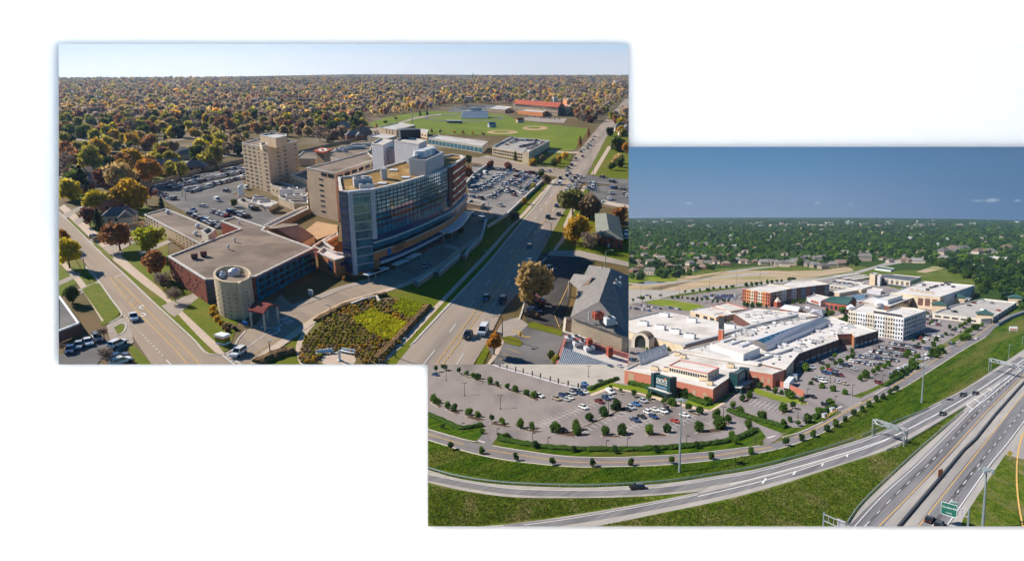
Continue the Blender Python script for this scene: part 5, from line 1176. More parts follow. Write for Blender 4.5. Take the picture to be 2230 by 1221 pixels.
# ------------------------------------------------------------------ trees, left window: the ones near enough to point at
for a in (
    (152,545,28,583,'yellow', 'yellow green street tree at the left edge beside the lamp', 'round', 2),(138,518,18,545,'orange', 'orange tree behind the yellow street tree at the left edge', 'round', 2),
    (262,512,30,546,'rust', 'broad rust coloured tree with a forked trunk on the lawn', 'spread', 2),(328,522,30,556,'lime', 'bright yellow green tree in front of the office block', 'spread', 2),(341,571,26,606,'rust', 'rusty tree at the corner of the brick building', 'round', 2),
    (357,606,19,628,'bare', 'bare purplish tree against the brick wall', 'bare', 2),(383,640,16,658,'bare', 'small bare tree on the pavement by the brick wall', 'bare', 2),(197,468,18,492,'maroon', 'dark red tree beside the spruce near the street', 'round', 2),(217,475,12,500,'conifer', 'dark spruce beside the dark red tree', 'cone', 2),
    (208,437,25,462,'yellow', 'spreading yellow tree over the brown gable', 'spread', 2),(287,425,36,455,'gold', 'big golden tree before the white fence', 'round', 2),(320,420,15,446,'maroon', 'dark red tree right of the big golden one', 'round', 1),(353,440,7,455,'conifer', 'pointed dark fir beside the car park bank', 'cone', 1),
    (262,380,34,412,'tan', 'wide tan brown tree behind the golden tree', 'spread', 2),(330,370,28,402,'orange', 'orange tree over the dark roofed house', 'spread', 2),(205,345,28,374,'olive', 'olive yellow tree with full crown at left', 'round', 2),(290,345,22,368,'gold', 'golden yellow crown above the tan tree', 'round', 2),(222,322,22,345,'gold', 'gold crown behind the olive tree', 'round', 2),(232,382,20,405,'maroon', 'purple red tree above the grey gables', 'round', 1),
    (395,365,15,392,'olive', 'pale olive tree left of the dark low house', 'round', 1),(163,372,16,392,'green', 'dark green tree between the left edge houses', 'round', 1),(290,390,15,408,'conifer', 'dark evergreen below the orange tree', 'round', 1),
    (1163,612,43,662,'tan', 'large round golden tree beside the shaded lot', 'round', 2),(1252,495,29,528,'gold', 'golden tree on the lawn by the winding path', 'round', 2),(1247,438,28,468,'willow', 'tall pale willow leaning over the queue of cars', 'spread', 2),(1283,448,26,475,'brown', 'brown purple tree beside the willow', 'round', 2),(1284,520,20,543,'bare', 'thin bare tree before the brick apartments', 'bare', 2),(1076,742,18,772,'orange', 'small orange tree beside the lower right driveway', 'round', 2),
    (1352,465,19,487,'rust', 'rusty tree behind the grey green roof', 'round', 1),(1150,556,0,0,'', '', '', 0),(1215,346,10,356,'gold', 'golden tree on the garage lawn, nearest the road', 'round', 1),(1229,338,9,348,'gold', 'golden tree on the garage lawn, far one', 'round', 1),(1207,352,9,361,'green', 'green tree on the garage lawn', 'round', 1),(1160,352,10,361,'gold', 'golden tree at the foot of the garage', 'round', 1),(1122,340,6,350,'green', 'small green tree before the garage front', 'cone', 1),(1180,344,8,358,'brown', 'brown bare tree at the garage corner', 'round', 1),
    (1190,388,11,400,'brown', 'purplish bush tree at the end of the car park', 'round', 1),(1180,378,8,388,'green', 'dark green shrub tree at the crossing corner', 'round', 1),(1162,404,7,412,'olive', 'olive shrub below the car park parapet', 'round', 1),(1142,436,7,444,'gold', 'yellow shrub below the car park parapet', 'round', 1),(1118,470,13,485,'brown', 'brown shrubby tree at the shaded corner below the parapet', 'round', 1),
    (1020,345,9,360,'green', 'green tree at the far end of the curved building', 'round', 1),(1068,356,9,368,'maroon', 'dark tree at the back of the car park', 'round', 1),(1108,360,9,370,'maroon', 'dark tree near the left cross street', 'round', 1),(1018,372,12,385,'rust', 'rusty shrubs behind the car park wall', 'round', 1),
    (1281,288,5,298,'rust', 'small reddish conifer beside the road, farther one', 'cone', 1),(1263,306,5.5,317,'rust', 'small reddish conifer beside the road, nearer one', 'cone', 1),(1330,285,10,296,'conifer', 'dark evergreen across the far road', 'round', 1),(1346,312,18,330,'green', 'dark green bushy tree at the right edge', 'round', 1),(1332,360,9,370,'green', 'round green tree on the right lawn', 'round', 1),(1352,352,12,364,'green', 'green tree at the right edge of the lawn', 'round', 1),(1345,345,14,356,'tan', 'pale brown tree on the right lawn', 'round', 1),(1365,320,12,335,'orange', 'orange tree cut by the right edge', 'round', 1),
    (511,440,8,451,'green', 'dark pine beside the white tank', 'round', 1),(750,604,5,610,'orange', 'small orange shrub at the foot of the glass tower', 'round', 1),(1002,501,8,510,'maroon', 'dark red tree at the foot of the curved front', 'round', 1),(1062,525,3.2,531,'yellow', 'little yellow tree on the dark slope', 'round', 1),(237,768,17,793,'bare', 'bare tree at the entrance of the lower left lot', 'bare', 2),(228,722,10,742,'bare', 'thin bare tree beside the lower left driveway', 'bare', 2),(158,640,18,660,'green', 'dark bush tree beside the grey flat roof', 'round', 2),
    (138,752,9,762,'bare', 'bare shrub at the lower left edge', 'bare', 1),(1262,252,10,262,'brown', 'brown bare tree at the left of the school grove', 'round', 1),(1278,248,11,262,'rust', 'rusty tree in the middle of the school grove', 'round', 1),(1293,252,10,264,'brown', 'brown tree at the road side of the school grove', 'round', 1),(1270,256,9,266,'bare', 'bare tree in front of the school grove', 'bare', 1),(1285,259,9,267,'maroon', 'purplish tree in front of the school grove', 'round', 1),(1256,243,9,254,'orange', 'orange tree behind the school grove', 'round', 1),(1300,245,9,258,'brown', 'brown tree behind the school grove beside the road', 'round', 1),(1312,240,9,250,'tan', 'tan tree farther along the road past the school', 'round', 1),(1210,780,11,790,'olive', 'olive shrubs beside the flat shop', 'round', 1),(1200,770,9,778,'green', 'green shrub on the kerbed bed by the flat shop', 'round', 1)):
    if a[2] > 0:
        cat = 'shrub' if 'shrub' in a[5] or 'bush ' in a[5] else 'tree'
        tree(L, a[0], a[1], a[3], a[2], a[4], a[5], None, a[6], a[7], name='shrub' if cat == 'shrub' else ('spruce_tree' if a[6] == 'cone' else 'tree'), cat=cat)
for x, y, c in ((940,289,'rust'),(958,290,'brown'),(990,292,'gold'),(1008,292,'tan'),(1030,294,'gold'),(1052,296,'brown'),(905,290,'brown'),(872,286,'rust'),(840,270,'green'),(915,252,'conifer'),(930,250,'conifer'),(862,262,'olive'),(820,278,'orange')):
    tree(L, x, y - 4, y, 4.2, c, f'small {LEAFN[c]} tree at the edge of the playing field', 'small trees round the playing field', 'cone' if c == 'conifer' else 'round', 0)
# shrubs round the foot of the round tower and in the garden
for i, (x, y, r, c) in enumerate(((464,670,9,'gold'),(466,682,8,'gold'),(473,693,8,'gold'),(481,702,7,'gold'),(489,709,7,'tan'),(497,707,7,'tan'),(505,708,6,'brown'),(512,712,6,'brown'),(494,717,6,'rust'))):
    tree(L, x, y, y + r * .7, r, c, 'rounded golden shrub in the curved bed before the round tower', 'shrubs round the round tower', size=1, name='shrub', cat='shrub')
GP = [(654,788),(650,765),(668,730),(700,702),(760,668),(812,652),(850,648),(930,668),(880,730),(838,788)]
def inside(poly, x, y):
    c = False
    for i in range(len(poly)):
        (x1, y1),(x2, y2) = poly[i - 1], poly[i]
        if (y1 > y) != (y2 > y) and x < (x2 - x1) * (y - y1) / (y2 - y1) + x1: c = not c
    return c
G1 = [(766,694),(813,672),(890,705),(848,743),(803,723)]; G2 = [(852,670),(876,649),(931,667),(897,696)]
n = 0
yy = 655.0
while yy < 790:
    xx = 650.0 + (n % 2) * 4
    while xx < 930:
        x, y = xx + random.uniform(-2,2), yy + random.uniform(-1.2,1.2)
        if inside(GP, x, y) and not inside(G1, x, y) and not inside(G2, x, y) and ((x - 737) / 42) ** 2 + ((y - 783) / 21) ** 2 > 1:
            dark = 690 < y < 750 and x < 800
            c = random.choice(['olive', 'olive', 'olive', 'tan'] if dark else ['tan', 'brown', 'olive', 'gold', 'olive', 'gold', 'tan'])
            tree(L, x, y - 1, y + 2.2, random.uniform(4.2,5.6), c, f'low {"olive" if dark else "brown"} shrub in the sloping garden beds', 'shrubs in the garden beds', size=0, name='shrub', cat='shrub')
        xx += random.uniform(8.6,10.8)
    yy += 6.6; n += 1
def tuft_mass(W, name, poly, n, r, hh, cols, seed, label=None):
    """grass or low planting: many small blades as one object"""
    rg = np.random.default_rng(seed); P = []; xs = [p[0] for p in poly]; ys = [p[1] for p in poly]
    while len(P) < n:
        x, y = rg.uniform(min(xs), max(xs)), rg.uniform(min(ys), max(ys))
        if inside(poly, x, y): P.append(W.P(x, y, .03))
    P = np.array([tuple(p) for p in P]); k = len(P)
    a = rg.uniform(0,6.28, k); s = rg.uniform(.5,1.2, k) * r; h = rg.uniform(.4,1.2, k) * hh
    d = np.stack([np.cos(a) * s, np.sin(a) * s, np.zeros(k)], 1); tilt = rg.normal(size=(k, 3)) * (.35 * hh); tilt[:, 2] = h
    V = np.stack([P - d, P + d, P + tilt + d * .5, P + tilt - d * .5], 1).reshape(-1,3); i = np.arange(k) * 4
    Fa = np.concatenate([np.stack([i, i + 1, i + 2], 1), np.stack([i, i + 2, i + 3], 1)])
    c = np.array(cols)[rg.integers(0, len(cols), k)] * rg.uniform(.75,1.25,(k, 1)); c = np.concatenate([c, c])
    return tag(link(name, fast_mesh(name, V, Fa, c, ['forest']), W), label, None, None, 'stuff')
YG = [(.62,.56,.02),(.52,.52,.02),(.38,.44,.02),(.55,.47,.04)]
sheet(L, 'grass_bed', G1,'lawn_autumn', .06); sheet(L, 'grass_bed', G2,'lawn_autumn', .06)
tuft_mass(L, 'tall_grass', G1,5000,.28,.55, YG, 1); tuft_mass(L, 'tall_grass', G2,2800,.28,.55, YG[1:3] + [(.18,.22,.03)], 2)
# hedge along the pavement by the garden
def hedge(W, pts, w, h, label, name='hedge', m='hedge_leaf', group=None, step=1.1):
    pts = smooth_px(pts) if len(pts) > 2 else pts
    P = resample(polyline_m(W, pts, 0), step); b = P[0].copy(); P = shift(P, b); rd = random.Random(len(P)); mb = MB(); prof = [(-.5,0),(-.55,.55),(-.3,1),(.3,1),(.55,.55),(.5,0)]; rings = []
    for i in range(len(P)):
        d = (P[min(len(P) - 1, i + 1)] - P[max(0, i - 1)]).normalized(); q = Vector((-d.y, d.x, 0)); base = len(mb.v)
        for u, v in prof: mb.v.append(tuple(P[i] + q * (u * w * rd.uniform(.8,1.2)) + Vector((0,0, v * h * rd.uniform(.82,1.15)))))
        rings.append(base)
    for a, c in zip(rings, rings[1:]):
        for k in range(5): mb.f.append((a + k, c + k, c + k + 1, a + k + 1)); mb.m.append(0)
    for a, o in ((rings[0], 1),(rings[-1], -1)): mb.f.append(tuple(a + k for k in range(6))[::o]); mb.m.append(0)
    return single(W, name, mb, m, label, 'hedge', b, group)
dm('hedge_brown', (.22,.13,.06),(.15,.09,.04), scale=1.2, bump=1.0)
hedge(L, [(818,786),(850,756),(898,705),(932,668)], 2.0,1.0,'long brown hedge between the garden beds and the pavement', m='hedge_brown')
hedge(L, [(372,522),(400,540),(420,552)], 1.6,1.2,'reddish hedge at the foot of the long office block', m='hedge_brown')
hedge(L, [(560,792),(600,775),(640,765)], 3.0,1.2,'brown planting along the lower edge of the drive', m='hedge_brown')
hedge(L, [(690,700),(740,672),(800,652),(840,642)], 2.4,.9,'brown planting along the upper edge of the garden', m='hedge_brown')

# ------------------------------------------------------------------ the wooded suburb
REG = [(128,172),(1369,164),(1369,208),(1330,238),(1306,262),(1245,248),(1230,226),(1100,226),(985,230),(930,240),(800,258),(795,280),(790,290),(745,310),(655,330),(645,300),(560,292),(526,330),(524,354),(440,373),(330,403),(300,402),(240,415),(128,445)]
REG2 = [(1330,262),(1369,236),(1369,300),(1345,300)]
rg = np.random.default_rng(21)
PALN = ['olive', 'gold', 'olive', 'brown', 'brown', 'rust', 'maroon', 'green', 'conifer', 'bare', 'yellow', 'tan', 'bare', 'olive', 'green']
near, far = [], []
y = 445.0
while y > 166:
    d = max(2.2, y - 150.0); rr = 5.6 / 65.0 * d                      # crown radius in pixels at this row
    if y < 205: rr *= 1.15
    x = 122 + rg.uniform(0, rr)
    while x < 1375:
        xx, yb = x + rg.normal() * rr * .4, y + rg.normal() * rr * .2
        ok = inside(REG, xx, yb) or inside(REG2, xx, yb)
        gap = math.sin(xx * .021 + yb * .05) + math.sin(xx * .047 - yb * .11 + 1.3)
        if ok and rg.random() < (.95 if yb < 300 else .8) and gap > (-1.75 if yb < 300 else -1.2): (near if yb > 243 else far).append((xx, yb, rr * rg.uniform(.6,1.25)))
        x += rr * rg.uniform(1.05,1.7)
    y -= max(.8, rr * (.5 if y < 262 else .85))
near.sort(key=lambda t: -t[1]); extra = near[270:]; near = near[:270]; far += extra
print('near', len(near),'far', len(far))
LN = LEAFN
for (x, y, r) in near:
    c = PALN[rg.integers(len(PALN))]; k = 'cone' if c == 'conifer' and rg.random() < .6 else ('bare' if c == 'bare' else 'round')
    tree(L, x, y - r * 1.05, y, r * (.6 if k == 'cone' else 1), c, f'{LN[c]} tree in the wooded suburb behind the hospital', 'trees of the wooded suburb', k, 1 if r > 7.5 else 0, name='autumn_tree')
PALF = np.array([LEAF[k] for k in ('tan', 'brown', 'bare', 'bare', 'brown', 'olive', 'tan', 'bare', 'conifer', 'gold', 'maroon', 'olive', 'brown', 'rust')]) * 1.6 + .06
def forest(W, name, items, pal, seed, label):
    rg = np.random.default_rng(seed); protos = []
    for i in range(6):
        r_ = np.random.default_rng(50 + i); V, Fa, T = crown_arrays(r_, 3,36,'round', inner=.8, card=.34); protos.append((V, Fa, T))
    VV, FF, CC = [], [], []; n0 = 0
    for (x, y, r) in items:
        V, Fa, T = protos[rg.integers(6)]
        p = W.P(x, y); m = W.mpp(x, y) * r; a = rg.uniform(0,6.28); c, s = math.cos(a), math.sin(a)
        X = V[:, 0] * c - V[:, 1] * s; Y = V[:, 0] * s + V[:, 1] * c
        VV.append(np.stack([X * m + p.x, Y * m + p.y, V[:, 2] * m * rg.uniform(.75,1.1) + m * 1.0], 1)); FF.append(Fa + n0); n0 += len(V)
        CC.append(T[:, None] * pal[rg.integers(len(pal))] * rg.uniform(.75,1.2))
    me = fast_mesh(name, np.concatenate(VV), np.concatenate(FF), np.concatenate(CC), ['forest'])
    return tag(link(name, me, W), label, None, None, 'stuff')
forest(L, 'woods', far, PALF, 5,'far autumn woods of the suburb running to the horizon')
# far flat roofs among the trees
rg2 = np.random.default_rng(4)
for i in range(46):
    y = rg2.uniform(172,236); x = rg2.uniform(135,1365); x = rg2.uniform(820,1365) if i % 3 == 0 else x
    if not inside(REG, x, y): continue
    w = L.mpp(x, y) * rg2.uniform(5,15); q = L.P(x, y); h = rg2.uniform(7,11) if y > 190 else rg2.uniform(10,18); t = thing(L, 'distant_building', 'low pale roofed building far off among the autumn trees', 'building', q, 'far buildings among the autumn trees', rg2.uniform(-.2,.2))
    mb = MB(); dd = w * .5; mb.side([(-w / 2,-dd),(w / 2,-dd),(w / 2, dd),(-w / 2, dd)], 0, h); part('wall', mb, ['cream', 'metal_white', 'tan_dark', 'house_wall'][i % 4], t); mb = MB(); mb.cap([(-w / 2,-dd),(w / 2,-dd),(w / 2, dd),(-w / 2, dd)], h); part('roof', mb, 'roof_white' if i % 3 else 'roof_pale', t)
for x, y, ty, l in ((367,172,167,'left'),(526,170,164,'middle'),(768,166,161,'tallest'),(1030,166,160,'right')):
    q = L.P(x, y + 3); h = L.H(x, y + 3, ty); t = thing(L, 'distant_tower', f'tiny grey tower on the far horizon, {l} one', 'tower', q); mb = MB(); w = L.mpp(x, y + 3) * 1.2; mb.box(-w, -w, 0, w, w, h * .8); part('shaft', mb, 'panel_grey', t); mb = MB(); mb.box(-w * .6,-w * .6, h * .8, w * .6, w * .6, h); part('top', mb, 'panel_grey', t)
# suburb streets and lawns showing through the trees
for q in ([(128,385),(190,378),(260,395),(300,400),(300,404),(255,400),(185,385),(128,395)], [(300,345),(380,355),(440,345),(530,330),(530,334),(440,351),(380,362),(300,352)], [(180,402),(240,397),(300,408),(240,404),(185,408)], [(128,300),(330,310),(500,290),(500,292),(330,313),(128,304)]): sheet(L, 'side_road', q, 'concrete_old', .03)
for q in ([(128,345),(148,350),(146,372),(128,370)], [(150,425),(200,415),(205,425),(165,440)], [(270,393),(330,388),(400,372),(440,366),(436,372),(330,402)], [(385,350),(440,340),(470,345),(400,360)]): sheet(L, 'lawn', q, 'field_grass', .02)
# ================================================================== RIGHT WINDOW: shopping district in summer
R = WR
def rwing(name, label, roof, base, wall='brick_salmon', rf='roof_white', wins=(), cat='building', **k):
    H = R.H(*base); t, b = building(R, name, label, cat, roof, H, wall, rf, **k)
    for (i, j, uu, zz, w, h, m, *rest) in wins:
        A, B = R.P(*roof[i], H) - b, R.P(*roof[j], H) - b
        face_pieces(t, A, B, uu, [H * z for z in zz], w, H * h, m, name=rest[0] if rest else 'window')
    return t, b, H
FAR_R = [(2300,482),(2230,480),(2050,476),(1900,474),(1700,473),(1500,474),(1369,475)]
mb = MB(); mb.cap(ccw([R.P(x, y, -.1) for x, y in [(932,1145),(2300,1145)] + FAR_R + [(1369,793),(932,793)]]),-.1)
single(R, 'ground', mb, 'meadow_grass', kind='structure')
sheet(R, 'woodland_floor', [(1369,600)] + FAR_R[::-1] + [(2300,690),(2130,660),(1990,600),(1850,575),(1700,575),(1560,585),(1440,600)], 'hedge_leaf', -.06)
# undeveloped ground, pond, back roads
sheet(R, 'dirt_field', [(1369,650),(1369,622),(1420,610),(1520,598),(1600,588),(1720,590),(1790,588),(1850,580),(1860,590),(1760,606),(1640,618),(1540,624),(1470,634),(1369,636)], 'dirt', -.03)
sheet(R, 'pond', [(1385,617),(1410,612),(1445,613),(1462,616),(1440,619.5),(1412,620)], 'water', .0)
sheet(R, 'meadow', [(1369,606),(1400,602),(1480,604),(1470,612),(1400,613),(1369,616)], 'field_grass', -.02)
for q in ([(1369,618),(1400,622),(1470,617),(1560,606),(1650,598),(1700,594),(1640,594),(1560,603),(1470,613),(1400,618),(1369,615)],
          [(1369,630),(1480,632),(1560,622),(1680,612),(1790,604),(1860,592),(1900,580),(1960,570),(1966,572),(1908,583),(1870,596),(1790,610),(1680,618),(1560,628),(1480,640),(1430,652),(1369,662)],
          [(1880,586),(1935,570),(1980,560),(2060,555),(2100,560),(2060,559),(1985,565),(1940,574)], [(1580,590),(1650,582),(1700,578),(1700,580),(1650,585),(1590,593)]):
    sheet(R, 'back_road', q, 'shoulder', .02)
sheet(R, 'dirt_mound', [(1995,592),(2030,580),(2062,581),(2050,586),(2015,594)], 'dirt', .05)
sheet(R, 'scrubland', [(1900,590),(2000,588),(2060,586),(2140,590),(2110,640),(2010,610),(1920,600)], 'meadow_grass', .0)
sheet(R, 'lawn', [(1400,658),(1432,652),(1460,653),(1520,662),(1542,669),(1530,674),(1505,678),(1440,666)], 'field_grass', .06)
# paved grounds of the mall
sheet(R, 'car_park', [(932,793),(1369,793),(1369,662),(1400,655),(1480,645),(1600,628),(1720,612),(1840,600),(1880,606),(1990,640),(2110,690),(2160,706),(2138,714),(2060,764),(1962,828),(1900,862),(1830,895),(1800,905),(1768,925),(1742,936),(1705,945),(1648,940),(1605,962),(1520,977),(1440,985),(1377,985),(1240,980),(1182,976),(1100,964),(1074,968),(1062,950),(1040,944),(1005,939),(932,916)], 'lot', .0)
sheet(R, 'car_park', [(1060,780),(1369,780),(1360,835),(1330,832),(1282,852),(1230,838),(1100,800)], 'deck', .05)
sheet(R, 'ring_road', smooth_px([(932,934),(1020,960),(1077,971),(1160,984),(1240,994),(1330,996),(1409,993.7),(1490,989),(1560,982),(1678,966),(1742,941),(1830,898),(1904,860),(1960,827),(2056,765),(2141,712),(2158,701),(2190,688),(2240,672)]) + smooth_px([(2240,678),(2174,708),(2147,733),(2088,767),(1973,840),(1928.6,860),(1879,887),(1806,933.7),(1732,965.7),(1658,985),(1560,1000.6),(1436.6,1012),(1330,1015),(1240,1015),(1116.6,1002.6),(1030,986),(932,957)]),'ring', .05)
sheet(R, 'ring_road', [(1036,960),(1046,946),(1062,946),(1074,965),(1068,975)], 'ring', .07)
sheet(R, 'ring_road', [(1590,898),(1600,906),(1660,930),(1705,948),(1668,972),(1650,945),(1590,918)], 'lot', .075)
for p in (smooth_px([(932,934),(1005,955),(1036,961)]), smooth_px([(1072,970),(1160,984),(1240,993.5),(1330,995.5),(1409,993),(1490,988.5),(1560,981.5),(1655,970)]), smooth_px([(1704,952),(1742,940.5),(1792,918)]), smooth_px([(1832,896.5),(1876,875)]), [(1905,858.5),(1960,826.5),(2010,795)], smooth_px([(932,957.5),(1030,986.5),(1116.6,1003.2),(1240,1015.6),(1330,1015.8),(1436.6,1012.6),(1560,1001.2),(1658,985.6),(1732,966.3),(1806,934.3),(1879,887.6),(1928.6,860.6),(1973,840.6),(2088,767.6),(2147,733.5)])):
    kerb_line(R, p, smooth=False)
for pts in ([(932,944),(1012,967)], [(1060,978),(1150,992),(1240,1004),(1330,1005.5),(1409,1003.5),(1500,996),(1560,990.5),(1680,972)], [(1730,952),(1780,930),(1850,891),(1900,866)], [(1940,842),(2000,805),(2070,762)], [(2085,752),(2130,727),(2165,703),(2200,689),(2240,675)]):
    for o_ in (0,1.2): stripe(R, [(x, y + o_) for x, y in pts], .22,'yellow_paint', .1)
for a, b_ in (((1042,958.5),(1056,962.5)),((1671,953),(1688,948)),((1822.5,888.5),(1834.5,884)),((1996,796),(2004,791))): stripe(R, [a, b_], .6,'white_paint', .12)
# ramps and the motorway
sheet(R, 'slip_road', smooth_px([(932,1022),(998.6,1041),(1097,1054.5),(1240,1060.5),(1338,1058.5),(1456,1050.5),(1560,1035),(1658,1018),(1781,984),(1904,944.5),(1985,906.5),(2042,875),(2108,841),(2230,760),(2260,742)]) + [(2260,1000),(2213,994),(2189,988),(2105,884)] + smooth_px([(2105,884),(2063,906),(1971.8,963),(1928.6,980.4),(1806,1019.7),(1683,1059),(1560,1091),(1436,1110)]) + smooth_px([(1560,1066),(1397,1080),(1240,1083.5),(1116.6,1081.5),(1018,1069),(932,1050)]),'shoulder', .04)
sheet(R, 'slip_road', smooth_px([(1050,1145),(1126,1138),(1240,1122),(1397,1095.5),(1500,1075),(1575,1058),(1640,1040)]) + [(1683,1059)] + smooth_px([(1683,1059),(1560,1091.2),(1436.6,1116.8),(1340,1137),(1280,1147),(1200,1150)]),'shoulder', .045)
sheet(R, 'motorway', [(1842,1146),(1880,1094),(1985,995.5),(2050,938),(2105,885),(2260,780),(2260,1010),(2213,995),(2189,989),(2098,1126),(2092,1146)], 'shoulder', .05)
def lane(pts, w, z=.09, m='lane', smooth=True): stripe(R, pts, w, m, z, None, smooth, 'carriageway')
lane([(925,1037),(1020,1055),(1116,1069),(1240,1073),(1338,1071),(1456,1064),(1560,1047),(1658,1029),(1781,995),(1904,956),(1985,918),(2042,886),(2108,853),(2230,778)], 4.6)
lane([(1100,1149),(1240,1133),(1397,1106),(1560,1073.5),(1683,1042),(1806,1008),(1904,973),(1985,932),(2050,897),(2108,861),(2230,785)], 4.2,.08)
for pts, w in (([(1900,1146),(1974,1068),(2046,997),(2125,911),(2196,840),(2240,800)], 3.9),([(1864,1150),(1940,1072),(2016,1004),(2113,904),(2179,840),(2240,788)], 3.9),([(2015,1146),(2071,1072),(2134,992),(2240,862)], 3.8),([(2045,1146),(2112,1050),(2170,980),(2240,892)], 3.8)): lane(pts, w, .1)
for pts, w, m, dash in (([(1860,1146),(1922,1078.6),(2006,1002.6),(2118.6,890),(2171,840),(2240,780)], .2,'white_paint', None),([(1882,1146),(1958.7,1068),(2027,1005),(2108,918.7),(2187,840),(2240,790)], .2,'white_paint', (4,6)),([(1913,1146),(1990,1068),(2064,989),(2142,903),(2205,840),(2240,805)], .26,'yellow_paint', None),
                       ([(2000,1146),(2063.5,1065.5),(2126.5,987),(2240,843)], .26,'yellow_paint', None),([(2029,1146),(2079,1078.6),(2142,997),(2240,878)], .2,'white_paint', (4,6)),([(2060,1146),(2150,1018),(2194.6,963),(2240,903)], .24,'white_paint', None)):
    stripe(R, pts, w, m, .14, dash)
stripe(R, [(1590,1054),(1658,1037),(1781,1003),(1904,965),(1950,947),(2000,922),(2060,890),(2140,843),(2230,782)], .45,'white_paint', .14)
stripe(R, [(1520,1080),(1658,1047),(1781,1010),(1904,968),(1948,948)], .35,'white_paint', .14)
for a, b_ in (((1660,1052),(1668,1040)),((1727,1033),(1733,1024.5)),((1789,1013.5),(1793,1008)),((1844,994),(1846,989))): stripe(R, [a, b_], .5,'white_paint', .15)
stripe(R, [(932,1032),(1020,1049.5),(1116,1063),(1240,1067),(1338,1066),(1456,1058),(1560,1041.5),(1658,1024),(1781,990),(1904,951),(1985,912),(2050,878)], .25,'white_paint', .14)
stripe(R, [(1140,1142),(1240,1128.5),(1397,1101),(1520,1076)], .25,'white_paint', .14)
stripe(R, [(2104,881),(2150,852),(2200,818),(2240,790)], .35,'white_paint', .15); stripe(R, [(2110,896),(2160,858),(2204,822),(2236,795)], .35,'white_paint', .15)
for a, b_ in (((2104,881),(2118,890)),((2121,867),(2134,876)),((2137,856),(2148,862)),((2152,845),(2161,850))): stripe(R, [a, b_], .5,'white_paint', .16)
stripe(R, [(2228,942),(2217,985),(2214,1040),(2219,1100),(2228,1146)], .45,'yellow_paint', .12)
sheet(R, 'grass_wedge', [(2189,989),(2213,995),(2212,1050),(2217,1110),(2224,1146),(2092,1146),(2098,1126)], 'meadow_grass', .14)
sheet(R, 'grass_wedge', smooth_px([(1436,1110),(1560,1091.3),(1683,1059.3),(1806,1020),(1928.6,980.8),(1971.8,963.4),(2063,906.3),(2103,885.5)]) + [(2103,886.5),(2050,937.5),(1985,994.5),(1880,1093),(1840,1146),(1290,1146)], 'meadow_grass', .0)
sheet(R, 'grass_bank', smooth_px([(932,958),(1030,987),(1116.6,1003.6),(1240,1016),(1330,1016.2),(1436.6,1013),(1560,1001.6),(1658,986),(1732,967),(1806,935),(1879,888.5),(1928.6,861.5),(1973,841.5),(2088,769),(2147,735),(2174,710),(2260,676)]) + [(2260,742)] + smooth_px([(2230,759.5),(2108,840),(2042,874),(1985,905.5),(1904,943.5),(1781,983),(1658,1017),(1560,1034),(1456,1049.7),(1338,1057.6),(1240,1059.6),(1097,1053.7),(998.6,1040),(932,1021)]),'mown_grass', .02)
# rough grass, dry tufts and weeds on the motorway verges
MG = [(.05,.10,.006),(.09,.14,.01),(.14,.165,.02),(.20,.18,.06),(.04,.08,.006),(.11,.15,.012)]
for poly, n_ in (([(934,1056),(1018,1072),(1116,1084),(1240,1087),(1397,1083),(1420,1088),(1240,1119),(1126,1135),(1040,1143),(934,1143)], 9000),([(1310,1143),(1436,1120),(1560,1096),(1683,1064),(1806,1024),(1928,986),(2060,912),(2046,938),(1985,992),(1880,1090),(1842,1143)], 16000),([(2100,1130),(2190,994),(2210,998),(2210,1060),(2220,1143)], 3500)): tuft_mass(R, 'rough_grass', poly, n_, .26,.2, MG, n_)
tuft_mass(R, 'rough_grass', [(934,962),(1030,990),(1117,1007),(1240,1019),(1437,1016),(1560,1005),(1732,970),(1879,892),(2088,772),(2150,736),(2225,765),(2108,836),(1985,900),(1781,978),(1560,1029),(1338,1052),(1097,1048),(934,1016)], 14000,.25,.26, MG[:3] + MG[4:], 77)
# median barrier and guard rails
wall_line(R, 'median_barrier', [(1956,1150),(2000,1098),(2047,1043),(2097,983),(2124,958),(2168,903),(2224,840),(2245,818)], 1.0,.55,'metal_dark', 'dark barrier wall along the middle of the motorway', 'barrier')
def rail(pts, label, group=None):
    pts = smooth_px(pts) if len(pts) > 2 else pts
    P = polyline_m(R, pts, 0); b = P[0].copy(); t = thing(R, 'guard_rail', label, 'guard rail', b, group); Q = shift(P, b); mb = MB(); ribbon(mb, [q + Vector((0,0,.45)) for q in Q], .16, h=.4); part('beam', mb, 'galv', t)
    mb = MB()
    for q in resample(Q, 6): mb.box(q.x - .1, q.y - .1,0, q.x + .1, q.y + .1,.6)
    tag(part('post', mb, 'galv', t), kind='stuff')
rail([(928,1020),(998.6,1039),(1097,1052.7),(1240,1058.8),(1338,1056.8),(1456,1049),(1560,1033.3),(1658,1016),(1781,982),(1860,957)], 'long guard rail along the upper edge of the slip road')
rail([(1876,951),(1950,920),(2022,891)], 'guard rail on the grass beside the far gantry'); rail([(1844,1143),(1880,1093),(1985,994),(2050,937),(2097,896)], 'guard rail down the right side of the grass wedge'); rail([(1930,983),(1985,957),(2060,912),(2104,885)], 'guard rail down the left side of the grass wedge')
